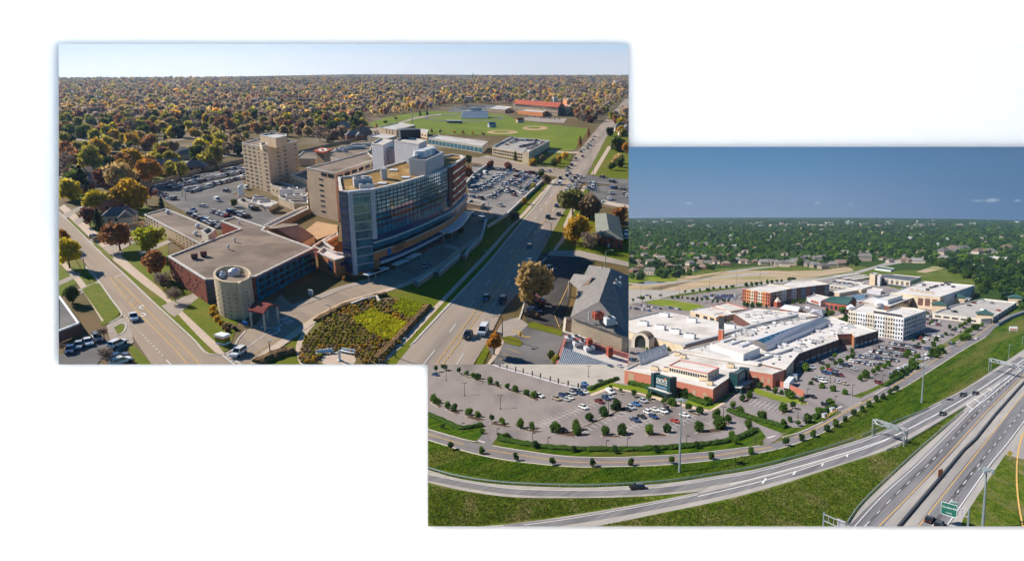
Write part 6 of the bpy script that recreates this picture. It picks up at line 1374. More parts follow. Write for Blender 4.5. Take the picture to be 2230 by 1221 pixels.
# parking bays
def bays(p0, p1, n, dx, dy, w=.16, cross=True):
    for i in range(n):
        t = i / max(1, n - 1); x, y = p0[0] + (p1[0] - p0[0]) * t, p0[1] + (p1[1] - p0[1]) * t; stripe(R, [(x - dx, y - dy),(x + dx, y + dy)], w, 'white_paint', .03)
    if cross: stripe(R, [p0, p1], w, 'white_paint', .03)
zA, zB, zC, zD = zf(920,780,6.104), zf(1180,780,6.107), zf(1460,760,5.55), zf(1740,720,5.0875)
zE, zF, zG, zH, zI = zf(920,920,5.0875), zf(1240,920,5.0875), zf(1560,860,4.07), zf(1880,840,3.814), zf(1960,580,4.696)
bays(zA(1560,890), zB(700,590),15,11,4.5); bays(zB(560,960), zB(1060,710),9,9,4.5, cross=False); bays(zB(1130,945), zB(1620,700),10,10,5); bays(zB(1650,960), zC(300,790),9,10,5)
bays(zC(1000,640), zC(1330,720),7,8,-6); bays(zC(1100,525), zC(1470,610),8,5,-4, cross=False); bays(zC(460,900), zC(560,860),3,8,4)
# planting islands and hedged strips
def island(pts, m='mulch', kerb=True, z=.12):
    sheet(R, 'planting_island', pts, m, z)
    if kerb: kerb_line(R, pts + [pts[0]], w=.3, smooth=False)
isl = [[(480,215),(520,205),(600,235),(670,248),(600,258)], [(680,288),(730,275),(830,300),(800,322)], [(890,350),(930,335),(1080,385),(1030,397)], [(1125,425),(1170,415),(1330,455),(1250,468)], [(1370,505),(1420,490),(1560,540),(1500,558)], [(110,590),(160,575),(290,630),(210,648)], [(305,685),(360,675),(520,715),(440,742)], [(565,785),(640,760),(850,805),(730,835)], [(885,875),(960,845),(1190,900),(1080,915)], [(1275,940),(1330,930),(1600,965),(1480,990)], [(75,225),(170,190),(350,150),(180,195)]]
for p in isl: island([zA(*q) for q in p])
for p in ([(145,1010),(230,985),(350,980),(720,830),(1000,690),(1320,545),(1345,560),(1000,730),(700,870),(520,930),(440,1045)], [(780,1050),(830,1020),(1010,1020),(1090,1050)], [(1380,1040),(1420,1015),(1560,1005),(1600,995),(1680,1020),(1640,1040)], [(1200,525),(1250,510),(1340,525),(1290,538)], [(1580,625),(1640,610),(1750,655),(1720,668)], [(940,445),(1010,455),(1130,475),(1060,485)], [(1390,560),(1440,550),(1500,580),(1440,580)]): island([zB(*q) for q in p])
for p in ([(0,695),(40,690),(60,715),(0,715)], [(200,762),(250,750),(370,795),(340,812)], [(295,1025),(350,990),(500,960),(580,950),(690,975),(600,1000),(480,1018)], [(530,855),(600,850),(720,900),(690,915)], [(860,650),(920,600),(1000,590),(980,610),(940,640)], [(1325,770),(1400,740),(1470,715),(1510,730),(1440,765),(1370,790)], [(900,965),(960,955),(1020,975),(975,990)]): island([zC(*q) for q in p])
for p in ([(1545,655),(1600,635),(1650,640),(1660,665),(1580,672)],): island([zC(*q) for q in p], 'lawn_autumn')
for p in ([(660,570),(700,550),(800,525),(760,560)], [(805,495),(850,480),(900,470),(860,500)], [(920,428),(950,415),(1040,395),(980,425)], [(1160,308),(1190,300),(1240,270),(1210,310)], [(240,470),(300,440),(380,445),(300,480)]): island([zD(*q) for q in p])
GR = 'field_grass'
for k, p in enumerate(([(932,900),(960,912),(1005,937),(1050,930),(1058,936),(1042,956),(1022,959),(932,934)], [(1072,966),(1080,955),(1100,948),(1110,952),(1100,961),(1182,974),(1240,978),(1377,980),(1440,978),(1523,970),(1600,957),(1645,937),(1652,930),(1668,950),(1655,968),(1560,980),(1409,992),(1240,992),(1160,982),(1085,972)], [(1584,893),(1592,888),(1650,906),(1710,930),(1745,930),(1785,905),(1815,885),(1825,893),(1790,917),(1742,939),(1704,943),(1660,926)], [(1855,862),(1900,845),(1925,832),(1990,795),(2000,800),(1960,824),(1884,860)], [(1858,862),(1886,858),(1875,866)], [(2010,788),(2055,758),(2112,725),(2130,715),(2142,706),(2150,698),(2132,700),(2060,745),(2002,782)], [(2000,794),(2060,752),(2048,748),(1998,782)])):
    sheet(R, 'grass_verge', p, 'mown_grass' if k < 3 else 'meadow_grass', .09)
for p in ([(1366,840),(1376,820),(1400,838),(1452,850),(1480,862),(1553,880),(1595,852),(1602,852),(1556,890),(1540,890),(1500,880),(1450,868),(1380,850),(1330,842),(1284,856),(1278,850),(1330,832)], [(1640,842),(1690,858),(1740,870),(1745,880),(1700,874),(1650,858),(1628,846)]): sheet(R, 'grass_verge', p, GR, .1)
sheet(R, 'pavement', [(1284,858),(1330,840),(1380,852),(1450,868),(1500,882),(1545,893),(1600,858),(1606,860),(1556,892),(1540,896),(1500,888),(1450,876),(1400,860),(1335,845),(1288,862)], 'walk', .11)
hedge(R, [(932,903),(970,920),(1005,934),(1050,927)], 2.4,1.4,'long clipped hedge at the left corner of the mall car park'); hedge(R, [(1106,950),(1090,958),(1130,966),(1182,975),(1240,979.5),(1300,981),(1377,981),(1440,978),(1523,971),(1600,958),(1643,938)], 2.6,1.5,'long clipped hedge along the front of the mall car park'); hedge(R, [(1588,895),(1610,905),(1650,916),(1690,926),(1712,933)], 2.4,1.4,'clipped hedge beside the driveway into the car park'); hedge(R, [(1770,912),(1795,897),(1815,885)], 2.4,1.5,'short hedge beside the utility boxes'); hedge(R, [(1925,842),(1960,822),(1992,800)], 2., 1.3,'hedge along the ring road beside white parked cars', m='hedge_leaf')
hedge(R, [(1282,850),(1310,838),(1345,826)], 2.4,1.5,'hedge between the pale lot and the brick store'); hedge(R, [(1372,836),(1400,842),(1430,850)], 4,2.2,'bushy hedge at the foot of the brick store front'); hedge(R, [(1484,864),(1512,872),(1545,884)], 4,1.8,'bushy hedge under the right corner of the brick store')

# ------------------------------------------------------------------ brick sports store
Hst = R.H(1553,879,845.6)
roof = [(1360,804),(1422,816),(1470,827),(1553,846),(1593,818),(1624,808),(1630,805),(1683,813.5),(1711,803),(1655,790),(1560,776),(1476,762),(1452,767),(1393,788)]
ts, bs = building(R, 'brick_store', 'brick store with a white roof and two dark green entrances', 'building', roof, Hst, 'brick_salmon', 'roof_white', par=.8)
p = [R.P(x, y, Hst) - bs for x, y in roof]
face_pieces(ts, p[2], p[3], [.52,.8], [Hst * .4], .09, Hst * .4,'tan_dark', name='brick_panel'); face_pieces(ts, p[3], p[4], [.25,.42,.6], [Hst * .45], .10, Hst * .4,'tan_dark', name='brick_panel'); face_pieces(ts, p[6], p[7], [.3,.6,.85], [Hst * .45], .10, Hst * .42,'tan_dark', name='brick_panel'); face_pieces(ts, p[0], p[1], [.25], [Hst * .55], .2, Hst * .5,'tan_dark', name='brick_panel')
def portal(root, b, q0, q1, H1, sub, lab):
    A, B = R.P(*q0, H1) - b, R.P(*q1, H1) - b; e = (B - A); Ln = e.length; e.normalize(); n = Vector((e.y, -e.x, 0)); ang = math.atan2(e.y, e.x)
    bx = lambda u0, u1, d0, d1, z0, z1, m, name: (lambda mb: (mb.prism([(A + e * u0 * Ln + n * d0).xy, (A + e * u1 * Ln + n * d0).xy, (A + e * u1 * Ln + n * d1).xy, (A + e * u0 * Ln + n * d1).xy][::-1], z0, z1), part(name, mb, m, root)))(MB())
    bx(0,1,-1.5,1.2,0, H1,'store_green', 'entrance_block'); bx(-.02,.14,-2,2.2,0, H1 * 1.03,'store_green', 'entrance_pier'); bx(.86,1.02,-2,2.2,0, H1 * 1.03,'store_green', 'entrance_pier')
    bx(-.02,.14,-2,2.2, H1 * 1.03, H1 * 1.05,'metal_dark', 'pier_cap'); bx(.86,1.02,-2,2.2, H1 * 1.03, H1 * 1.05,'metal_dark', 'pier_cap')
    bx(-.05,1.05,1.3,4.2, H1 * .30, H1 * .36,'roof_white', 'entrance_canopy'); bx(-.05,1.05,4.2,4.5, H1 * .27, H1 * .375,'store_green', 'canopy_edge'); bx(.2,.8,1.25,1.4, H1 * .42, H1 * .52,'roof_blue', 'window_band')
    bx(.06,.94,1.25,1.5,.1, H1 * .26,'glass_dark', 'glass_doors'); bx(.42,.56,1.5,1.6,.1, H1 * .22,'metal_dark', 'door')
    for u in (.02,.98): bx(u - .03, u + .03,3.4,4.2,0, H1 * .3,'store_green', 'canopy_post')
    ctr = A + e * Ln * .5 + n * 1.32
    text(root, R, "DICK'S", Ln * .19,(ctr.x, ctr.y, H1 * .78), ang, 'white_letter'); text(root, R, 'SPORTING GOODS', Ln * .068,(ctr.x, ctr.y, H1 * .635), ang, 'white_letter')
    q = ctr + e * Ln * .2; mb = MB(); mb.box(-.35,-.05,0,.35,.05,1.0); link('orange_accent', mb.mesh('orange_accent', [M['orange_mark']]), None, root, (q.x, q.y, H1 * .86), ang)
    return A, B, e, n
H1 = R.H(1424,856,812)
portal(ts, bs, (1426,813),(1466,824), H1, True, 'front')
H2 = R.H(1596,852,812)
portal(ts, bs, (1597,814),(1622,801), H2, False, 'side')
def ru(px, py, H, w, d, h, label, m='metal_grey', group=None): return unit_thing(R, 'rooftop_unit', label, 'air unit', px, py, H, w, d, h, m, group, True, -.55)
for x, y, w, l in ((1426,806,4,'behind the front entrance, left'),(1452,808,3.2,'behind the front entrance, right'),(1514,821,3.4,'near the front right corner, rear'),(1533,829,4.2,'near the front right corner, middle'),(1546,838,2.8,'nearest the front right corner'),(1591,800,3.6,'between the skylight box and the side entrance'),(1475,774,3.4,'at the back left of the store roof'),(1488,780,3.2,'left of the raised skylight box')): ru(x, y, Hst - .7, w, 2.4,1.9, f'tan rooftop unit on the brick store {l}', 'cream')
Hsk = Hst + 3.2
tk, bk = building(R, 'skylight_box', 'raised white roofed box with red eaves on the brick store', 'roof box', [(1457,795),(1541,813),(1566,800),(1481,783)], Hsk, 'stone_light', 'roof_white', z0=Hst - .9, par=.3, cop='coping_red')
A, B = R.P(1457,795, Hsk) - bk, R.P(1541,813, Hsk) - bk; C = R.P(1566,800, Hsk) - bk; face_pieces(tk, A, B, us(16,.04,.96), [Hst + 1.2], .045,1.6,'glass_dark'); face_pieces(tk, B, C, us(8,.06,.94), [Hst + 1.2], .08,1.6,'window_pale')
# curved white panel wall at the back left of the store and brick yard wall
P0, P1 = R.P(1393,792, Hst), R.P(1454,768, Hst); bw = P0.copy(); bw.z = 0; tcv = thing(R, 'curved_screen_wall', 'leaning pale metal screen wall behind the brick store', 'wall', bw)
e = P1 - P0; n = Vector((e.y, -e.x, 0)).normalized()
for k in range(8):
    a, c = e * (k / 8), e * ((k + .94) / 8); mb = MB()
    for j in range(4):
        z0_, z1_ = Hst - 1 + 1.5 * j, Hst + .5 + 1.5 * j; d0, d1 = -.5 + .12 * j * j, -.5 + .12 * (j + 1) ** 2
        mb.face([(*(a + n * -d0).xy, z0_),(*(c + n * -d0).xy, z0_),(*(c + n * -d1).xy, z1_),(*(a + n * -d1).xy, z1_)])
    part('metal_panel', mb, 'metal_white', tcv); mb = MB(); mb.tube((*(a - n * 3).xy, Hst - 1),(*(a + n * 0).xy, Hst + 4),.15); part('brace', mb, 'pole_grey', tcv)
wall_line(R, 'yard_wall', [(1683,838),(1710,846),(1750,864),(1749,868)], 2.8,.5,'brick_salmon', 'brick wall enclosing the loading yard right of the store', capm='coping_red')
tq = thing(R, 'semi_trailer', 'white trailer parked in the loading yard behind the brick wall', 'trailer', R.P(1718,843), None, -.55); mb = MB(); mb.box(-1.3,-7,1.1,1.3,7,4.0); part('cargo_box', mb, 'metal_white', tq)
for y_ in (-5.5,-4.2,4.6):
    for x_ in (-1.1,1.1): mb = MB(); mb.tube((x_ - .15, y_, .5),(x_ + .15, y_, .5),.5,.5,10); part('wheel', mb, 'tyre', tq)
tq = thing(R, 'waste_container', 'blue grey container in the loading yard', 'container', R.P(1722,828), None, -.4); mb = MB(); mb.box(-3,-1.4,.2,3,1.4,3.2); part('body', mb, 'metal_grey', tq); mb = MB(); mb.box(-3.1,-1.5,3.2,3.1,1.5,3.35); part('lid', mb, 'roof_blue', tq)

# ------------------------------------------------------------------ the mall
HM_ = R.H(1740,797,769)
mroof = [(1655,790),(1711,803),(1740,769),(1826,739),(1822,727),(1856,726),(1862,734),(1911,720),(1840,700),(1810,690),(1735,694),(1700,700),(1630,712),(1560,742),(1492,760),(1560,775)]
tm, bm_ = building(R, 'shopping_mall', 'long shopping mall with white roofs and a brick side wall', 'building', mroof, HM_, 'brick_dark', 'roof_white', par=.7)
p = {k: R.P(*k, HM_) - bm_ for k in mroof}
for (a, c, n_) in (((1740,769),(1826,739),7),((1862,734),(1911,720),5)):
    A, B = p[a], p[c]
    face_pieces(tm, A, B, [(i + .5) / n_ for i in range(n_)], [HM_ * .62], .8 / n_, HM_ * .58,'brick_dark', name='brick_panel'); face_pieces(tm, A, B, [(i + .5) / n_ for i in range(n_)], [HM_ * .16], .8 / n_, HM_ * .3,'glass_blue', name='display_window'); face_pieces(tm, A, B, [i / n_ for i in range(n_ + 1)], [HM_ * .5], .07 / n_ * 2, HM_ * 1.0,'metal_dark', .7,'pilaster')  # darker brick on the panels: this wall's shade is put into the colour
A, B = p[(1711,803)], p[(1740,769)]; face_pieces(tm, A, B, [.3], [HM_ * .5], .5, HM_ * .9,'cream', .4,'tan_panel'); face_pieces(tm, A, B, [.8], [HM_ * .3], .3, HM_ * .5,'metal_dark', 1.5,'loading_dock')
face_pieces(tm, p[(1822,727)], p[(1856,726)], [.5], [HM_ * .3], .5, HM_ * .5,'metal_dark', 2.5,'entrance_canopy'); face_pieces(tm, p[(1856,726)], p[(1862,734)], [.5], [HM_ * .5], .9, HM_ * .95,'brick_orange', .4,'brick_panel')
building(R, 'mall_wing', 'white roofed mall wing behind the long grey parapet', 'building', [(1598,681),(1640,708),(1735,692.5),(1782,688),(1760,682),(1700,677),(1640,671.5)], HM_ - .4,'brick_dark', 'roof_white', par=.6)
HD = R.H(1471,764,746)
droof = [(1360,719),(1403,729),(1488,751),(1629,713),(1442,677),(1360,696)]
td, bd = building(R, 'department_store', 'department store with a huge bright white roof and beige walls', 'building', droof, HD, 'cream', 'roof_white', par=.9, cop='metal_grey')
A, B = R.P(1403,729, HD) - bd, R.P(1488,751, HD) - bd; face_pieces(td, A, B, [.25,.52,.8], [HD * .45], .012, HD * .9,'stone_light', .3,'joint')
# arched entrance
c0 = R.P(1395,757,0); ta_ = thing(R, 'arched_entrance', 'arched stone entrance on the beige department store', 'entrance', c0, None, -.55)
mb = MB(); Wa, Ha_ = R.mpp(1395,757) * 20, R.H(1395,757,728)
arch = [(-Wa, 0),(-Wa, Ha_ * .55)] + [(-Wa * math.cos(k * math.pi / 12), Ha_ * .55 + Wa * .85 * math.sin(k * math.pi / 12)) for k in range(1,12)] + [(Wa, Ha_ * .55),(Wa, 0)]
inn = [(x * .62, z * .86 if z > 0 else 0) for x, z in arch]
for k in range(len(arch) - 1):
    a, b_, c, d = arch[k], arch[k + 1], inn[k + 1], inn[k]
    mb.face([(a[0], -1, a[1]),(d[0], -1, d[1]),(c[0], -1, c[1]),(b_[0], -1, b_[1])]); mb.face([(a[0], -1, a[1]),(b_[0], -1, b_[1]),(b_[0], 9, b_[1]),(a[0], 9, a[1])])
part('arch', mb, 'stone_light', ta_); mb = MB()
for k in range(2, len(arch) - 3): a, b_ = arch[k], arch[k + 1]; mb.face([(a[0], -.6, a[1] + .15),(b_[0], -.6, b_[1] + .15),(b_[0], 9, b_[1] + .15),(a[0], 9, a[1] + .15)])
part('barrel_roof', mb, 'roof_brown', ta_); mb = MB(); mb.face([(x, .8, z) for x, z in inn][::-1]); part('glazing', mb, 'glass_dark', ta_)
for k, (x, y) in enumerate(((1447,690),(1507,702),(1401,709),(1438,718),(1470,727),(1502,737),(1590,716),(1584,714))): ru(x, y, HD - .9,7,4.5,3.4, f'pale rooftop unit on the huge white department store roof, {("rear left", "rear centre", "front left corner", "second in the front row", "third in the front row", "last in the front row", "small one at the right end", "one beside the small one")[k]}', 'metal_white')
# raised boxes, ridge skylight and the red tower
Hb = HM_ + 4
tb, bb_ = building(R, 'roof_box', 'raised white box with three slanted skylights on the mall roof', 'roof box', [(1547,748),(1619,771),(1655,756),(1580,738)], Hb, 'metal_white', 'roof_white', z0=HM_ - .9, par=.3)
for (x, y) in ((1586,745),(1604,750),(1626,755)):
    q = R.P(x, y, Hb - .2) - bb_; mb = MB(); mb.prism([(q.x - 5, q.y - .5),(q.x + 4, q.y + 9),(q.x + 6, q.y + 8),(q.x - 3, q.y - 1.5)], Hb - .3, Hb + .8); part('skylight', mb, 'panel_grey', tb)
Hr = HM_ + 2.4
e0, e1, e2, e3, r0_, r1_ = ((1672,752.5, Hr),(1809,697.5, Hr),(1790,690, Hr),(1626,741.5, Hr),(1649,739.5, Hr + 4.2),(1792,688.5, Hr + 4.2))
E = [R.P(*v) for v in (e0, e1, e2, e3, r0_, r1_)]; bE = E[0].copy(); bE.z = 0; E = [v - bE for v in E]
tg = thing(R, 'ridge_skylight', 'long gabled ridge roof with a glass strip on the mall', 'skylight', bE)
mb = MB(); mb.face([E[0], E[1], E[5], E[4]]); part('roof_slope', mb, 'panel_grey', tg); mb = MB(); mb.face([E[3], E[4], E[5], E[2]]); part('roof_slope', mb, 'panel_grey', tg); mb = MB(); mb.face([E[3], E[0], E[4]]); part('gable', mb, 'roof_white', tg); mb = MB(); mb.face([E[1], E[2], E[5]]); part('gable', mb, 'roof_white', tg)
dn = Vector((0,0, Hr - HM_ + 1)); mb = MB(); mb.face([E[0] - dn, E[1] - dn, E[1], E[0]]); mb.face([E[3] - dn, E[0] - dn, E[0], E[3]]); part('side_wall', mb, 'metal_white', tg)
up = Vector((0,0,.12))
for k in range(14):
    a, c = k / 14,(k + .9) / 14; L0, L1 = E[0].lerp(E[1], a), E[0].lerp(E[1], c); T0, T1 = E[4].lerp(E[5], a), E[4].lerp(E[5], c); mb = MB(); mb.face([T0.lerp(L0,.5) + up, T1.lerp(L1,.5) + up, T1.lerp(L1,.04) + up, T0.lerp(L0,.04) + up]); part('glass_strip', mb, 'glass_blue', tg)
q = R.P(1570,743, HM_ - .7)
v = R.P(1570,743, HM_); t_ = (CY - 687) / FPX; qq = v.y * (t_ * R.c - R.s) / (R.c + t_ * R.s); top = R.h + qq
tt_ = thing(R, 'sign_tower', 'tall red and black square tower rising from the white mall roof', 'tower', (v.x, v.y, HM_ - .8), None, -.5); hh = top - HM_ + .8; w_ = R.mpp(1570,743) * 4.8
for n_, z0_, z1_, m_, g in (('lower_shaft', 0,.49,'tile_red', 0),('middle_band', .49,.51,'metal_white', .15),('upper_shaft', .51,.98,'metal_dark', -.1),('cap', .98,1,'brick_orange', .05)): mb = MB(); mb.box(-w_ - g, -w_ - g, z0_ * hh, w_ + g, w_ + g, z1_ * hh); part(n_, mb, m_, tt_)
for k in range(9): mb = MB(); mb.box(w_ * .45,-w_ - .12, hh * (.06 + .045 * k), w_ * .8,-w_, hh * (.08 + .045 * k)); part('sign_letter_panel', mb, 'cream', tt_)
# ridge strips and parapets between the mall roofs
for pts, w_, h_, l in (([(1488,752),(1560,733),(1640,709),(1735,686)], 2.6,1.6,'long grey parapet between the huge white roof and the mall'),([(1478,762),(1560,777),(1655,792)], 5.0,1.2,'white rounded ridge along the back of the brick store roof'),([(1520,758),(1600,780),(1640,788),(1735,756)], 1.0,1.4,'low parapet stepping round the mall roof')):
    P = polyline_m(R, pts, 0); P = [R.P(x, y, HM_) for x, y in pts]; b_ = P[0].copy(); mb = MB(); ribbon(mb, shift(P, b_), w_, h=h_); single(R, 'roof_parapet', mb, 'roof_white' if 'white rounded' in l else 'metal_grey', l, 'parapet', (b_.x, b_.y, b_.z - .75))
rd = random.Random(12)
mall_units = [zf(1580,580,6.104)(*q) for q in ((290,670),(375,640),(460,680),(580,625),(660,640),(380,735),(520,625),(690,700),(650,765),(760,770),(640,795),(860,750),(930,720),(1030,700),(520,820),(260,865),(345,885),(390,860),(270,920),(180,905),(110,930),(850,630),(930,630),(1090,560),(1380,800),(1550,800),(1600,830),(1660,810),(1220,870),(1415,900),(1520,880),(1270,970),(1120,1020),(1190,1010),(980,1030),(770,1055),(1030,1070),(660,1200),(560,1190),(960,1130),(700,1080))]
for k, (x, y) in enumerate(mall_units): ru(x, y, HM_ - .7, rd.uniform(2,4.5), rd.uniform(1.8,3), rd.uniform(1.2,2.4),('grey', 'dark grey', 'pale')[k % 3] + ' rooftop unit among the scattered machines on the mall roof', ('metal_grey', 'metal_dark', 'metal_white')[k % 3] if k % 3 != 1 else 'panel_grey', 'machines on the mall roof')
for k in range(70):
    for _ in range(40):
        x, y = rd.uniform(1500,1900), rd.uniform(690,800)
        if inside(mroof, x, y): break
    q = R.P(x, y, HM_ - .7); mb = MB(); mb.box(-.4,-.4,0,.4,.4, rd.uniform(.5,1.1)); mb.tube((.9,.2,0),(.9,.2,.9),.14); single(R, 'roof_vent', mb, ('metal_dark', 'pole_grey', 'cream')[k % 3], ('dark', 'grey', 'tan')[k % 3] + ' little vent on the wide mall roof', 'roof vent', q, 'vents on the mall roof')
# ------------------------------------------------------------------ buildings behind the mall
rwing('shop_row', 'tan shops with a pale roof behind the huge white roof', [(1503,676),(1560,690),(1600,684),(1560,664),(1519,671)], (1555,702,690),'cream', 'roof_white', [(0,1, [.3,.6,.85], (.4,),.15,.5,'glass_dark')])
rwing('shop_row', 'long tan shop with a reddish parapet behind the mall', [(1547,666),(1590,678),(1630,672),(1582,658)], (1590,689,678),'cream', 'roof_pale', cop='coping_red')
rwing('corner_shop', 'dark shop front with a brick gable facing the mall court', [(1552,686),(1572,691),(1596,682),(1575,679)], (1572,702,691),'brick_orange', 'roof_white', [(1,2, [.3,.7], (.45,),.3,.6,'glass_navy')])
def apartment(label, roof, base, fronts, walls, rows, name='apartment_block', rf='roof_white', base_m='stone_light'):
    t, b, H = rwing(name, label, roof, base, walls[0], rf, par=.8, cop='stone_light')
    for (i, j, n_, cols, panels) in fronts:
        A, B = R.P(*roof[i], H) - b, R.P(*roof[j], H) - b
        for k, m_ in enumerate(panels): face_pieces(t, A, B, [(k + .5) / len(panels)], [H * .5], .98 / len(panels), H * .985, m_, .3 + .25 * (k % 2),'facade_panel')
        Q = Vector(((B - A).normalized().y, -(B - A).normalized().x, 0)) * .32
        face_pieces(t, A + Q, B + Q, [(k + .5) / n_ for k in range(n_)], [H * ((r + .6) / (rows + .3)) for r in range(rows)], .45 / n_, H * .5 / rows, cols, .3,'window')
    return t, b, H
apartment('red and cream apartment block with many windows, nearer one', [(1617,628),(1678,637.5),(1724,628),(1700,621),(1672,618)], (1678,668,637.5), [(0,1,12,'glass_dark', ['brick', 'brick_orange', 'cream', 'brick_salmon', 'stone_light', 'brick_orange', 'brick']),(1,2,10,'glass_dark', ['brick_dark', 'tan_dark', 'panel_grey', 'brick_dark'])], ['brick_salmon'], 4)
apartment('dark red and grey apartment block behind the nearer red one', [(1724,628),(1806,618.5),(1770,610),(1722,610),(1700,619)], (1806,644,618.5), [(0,1,20,'glass_dark', ['panel_grey', 'brick_dark', 'roof_blue', 'brick', 'roof_blue', 'brick_dark', 'brick_dark', 'roof_blue'])], ['brick_dark'], 4)
tw, bw_, Hw = apartment('white five storey apartment block with rows of dark windows', [(1848.5,676),(1969,692.5),(2017,676),(1990,670),(1960,668),(1930,676),(1905,672),(1925,662),(1880,660)], (1967,742,692.5), [(0,1,22,'glass_dark', ['stone_light', 'metal_white'] * 3),(1,2,10,'glass_dark', ['metal_white', 'panel_grey'])], ['metal_white'], 5)
face_pieces(tw, R.P(1848.5,676, Hw) - bw_, R.P(1969,692.5, Hw) - bw_, [.3,.5,.7,.88], [Hw * z for z in (.3,.48,.66)], .025, Hw * .06,'metal_grey', 2.2,'balcony')
for x, y, l in ((1855,672,'left'),(1916,664,'rear')): q = R.P(x, y, Hw); mb = MB(); mb.prism([(-2.5,0),(2.5,0),(2.5,3),(-2.5,3)], -.7,1.2); mb.tube((0,1.5,1.2),(0,1.5,3.2),3,.3,4); single(R, 'roof_gable', mb, 'metal_white', f'small white roof gable at the {l} corner of the white apartments', 'gable', q)
for k in range(12): x, y = 1905 + 5.2 * k, 681 + .8 * k; ru(x, y, Hw - .8,1.6,1.4,1.2,'small dark unit in the row on the white apartment roof', 'metal_dark', 'units along the white apartment roof')
to, bo, Ho = rwing('office_building', 'brown glass office block with a grey plant screen on its roof', [(1872,655),(1938,666),(1996,645),(1990,642),(1930,640),(1895,645)], (1938,690,666),'brick_dark', 'roof_white', [(1,2, us(12,.04,.96),(.5,),.055,.8,'glass_dark')])
building(R, 'plant_screen', 'grey metal plant screen on the brown office roof', 'roof box', [(1902,647),(1934,653),(1966,643),(1935,640)], Ho + 3,'panel_grey', 'roof_pale', z0=Ho - .9, par=1.4, cop='metal_grey')
tB, bB_, HB_ = rwing('department_store', 'big tan store with a white roof and tall paired windows, far right', [(1940,637),(2047.5,646),(2122,621),(2012,612)], (2043,675,646),'cream', 'roof_white', [(0,1, [.62,.76,.9], (.5,),.10,.55,'brick_dark'),(1,2, [.06,.14], (.5,),.05,.5,'tan_dark')])
face_pieces(tB, R.P(2047.5,646, HB_) - bB_, R.P(2122,621, HB_) - bB_, [.55], [HB_ * .5], .88, HB_ * .97,'panel_grey', .4,'metal_cladding'); face_pieces(tB, R.P(2047.5,646, HB_) - bB_, R.P(2122,621, HB_) - bB_, [.55], [HB_ * .86], .16, HB_ * .1,'galv', .6,'sign_panel')
rwing('brick_annex', 'brick stair annex at the far right end of the big tan store', [(2106,630),(2120,629),(2123,621),(2110,620)], (2118,648,629),'brick_orange', 'roof_white')
for k, (x, y) in enumerate(((2028,628),(2040,624),(2052,622),(2060,618),(2066,621),(2076,626),(2020,632),(2012,622),(2035,626),(2070,617),(1985,633),(1998,634),(2008,636),(2020,638),(2030,640))): ru(x, y, HB_ - .7,3.4,2.6,1.6, f'{"dark" if k < 10 else "pale"} rooftop unit on the big tan store, {"in the rear cluster" if k < 10 else "in the front line"}', 'metal_dark' if k < 10 else 'cream', 'machines on the big tan store roof')
th, bh, Hh_ = rwing('hotel', 'modern hotel with dark window bays and a tan tower', [(1917,604),(1982,612),(2006,603),(1945,597),(1905,597)], (1982,627,612),'stone_light', 'metal_dark', [(0,1, us(6,.08,.92),(.33,.52,.72),.09,.14,'glass_dark'),(0,1, [.5], (.08,),.96,.16,'glass_navy'),(1,2, [.3,.7], (.4,.65),.2,.16,'glass_dark')])
rwing('hotel_tower', 'tan hotel stair tower with a blue top at the left end', [(1894,596),(1906,598),(1912,595),(1900,593.5)], (1905,622,598),'cream', 'roof_blue'); rwing('hotel_tower', 'white and grey hotel tower between the tan tower and the window bays', [(1907,600),(1917,602),(1921,599),(1911,597)], (1916,623,602),'panel_grey', 'roof_pale', [(0,1, [.4], (.6,),.3,.6,'white_letter')])
def small(label, roof, base, wall, rf, rh=0, **k): return rwing('shop_building', label, roof, base, wall, rf, **k)
small('tan shop with a white roof right of the apartments', [(1805,634),(1828,638),(1870,631),(1845,625)], (1828,646,638),'cream', 'roof_white'); small('second tan shop with a white roof in front of the hotel', [(1842,626),(1876,630),(1900,622),(1868,618)], (1876,638,630),'cream', 'roof_white'); small('grey pavilion with a flat white roof below the hotel', [(1888,630),(1918,635),(1924,630),(1898,626)], (1918,643,635),'panel_grey', 'roof_white')
small('white framed cinema box with a red panel', [(1757,647),(1787,655),(1806,647),(1776,640)], (1787,668,655),'metal_white', 'roof_white', wins=[(0,1, [.6], (.55,),.55,.4,'brick'),(0,1, [.5], (.12,),.9,.2,'glass_dark')]); small('grey stair tower standing on the white cinema box', [(1763,636),(1772,638),(1777,635),(1768,634)], (1772,650,638),'panel_grey', 'metal_grey')
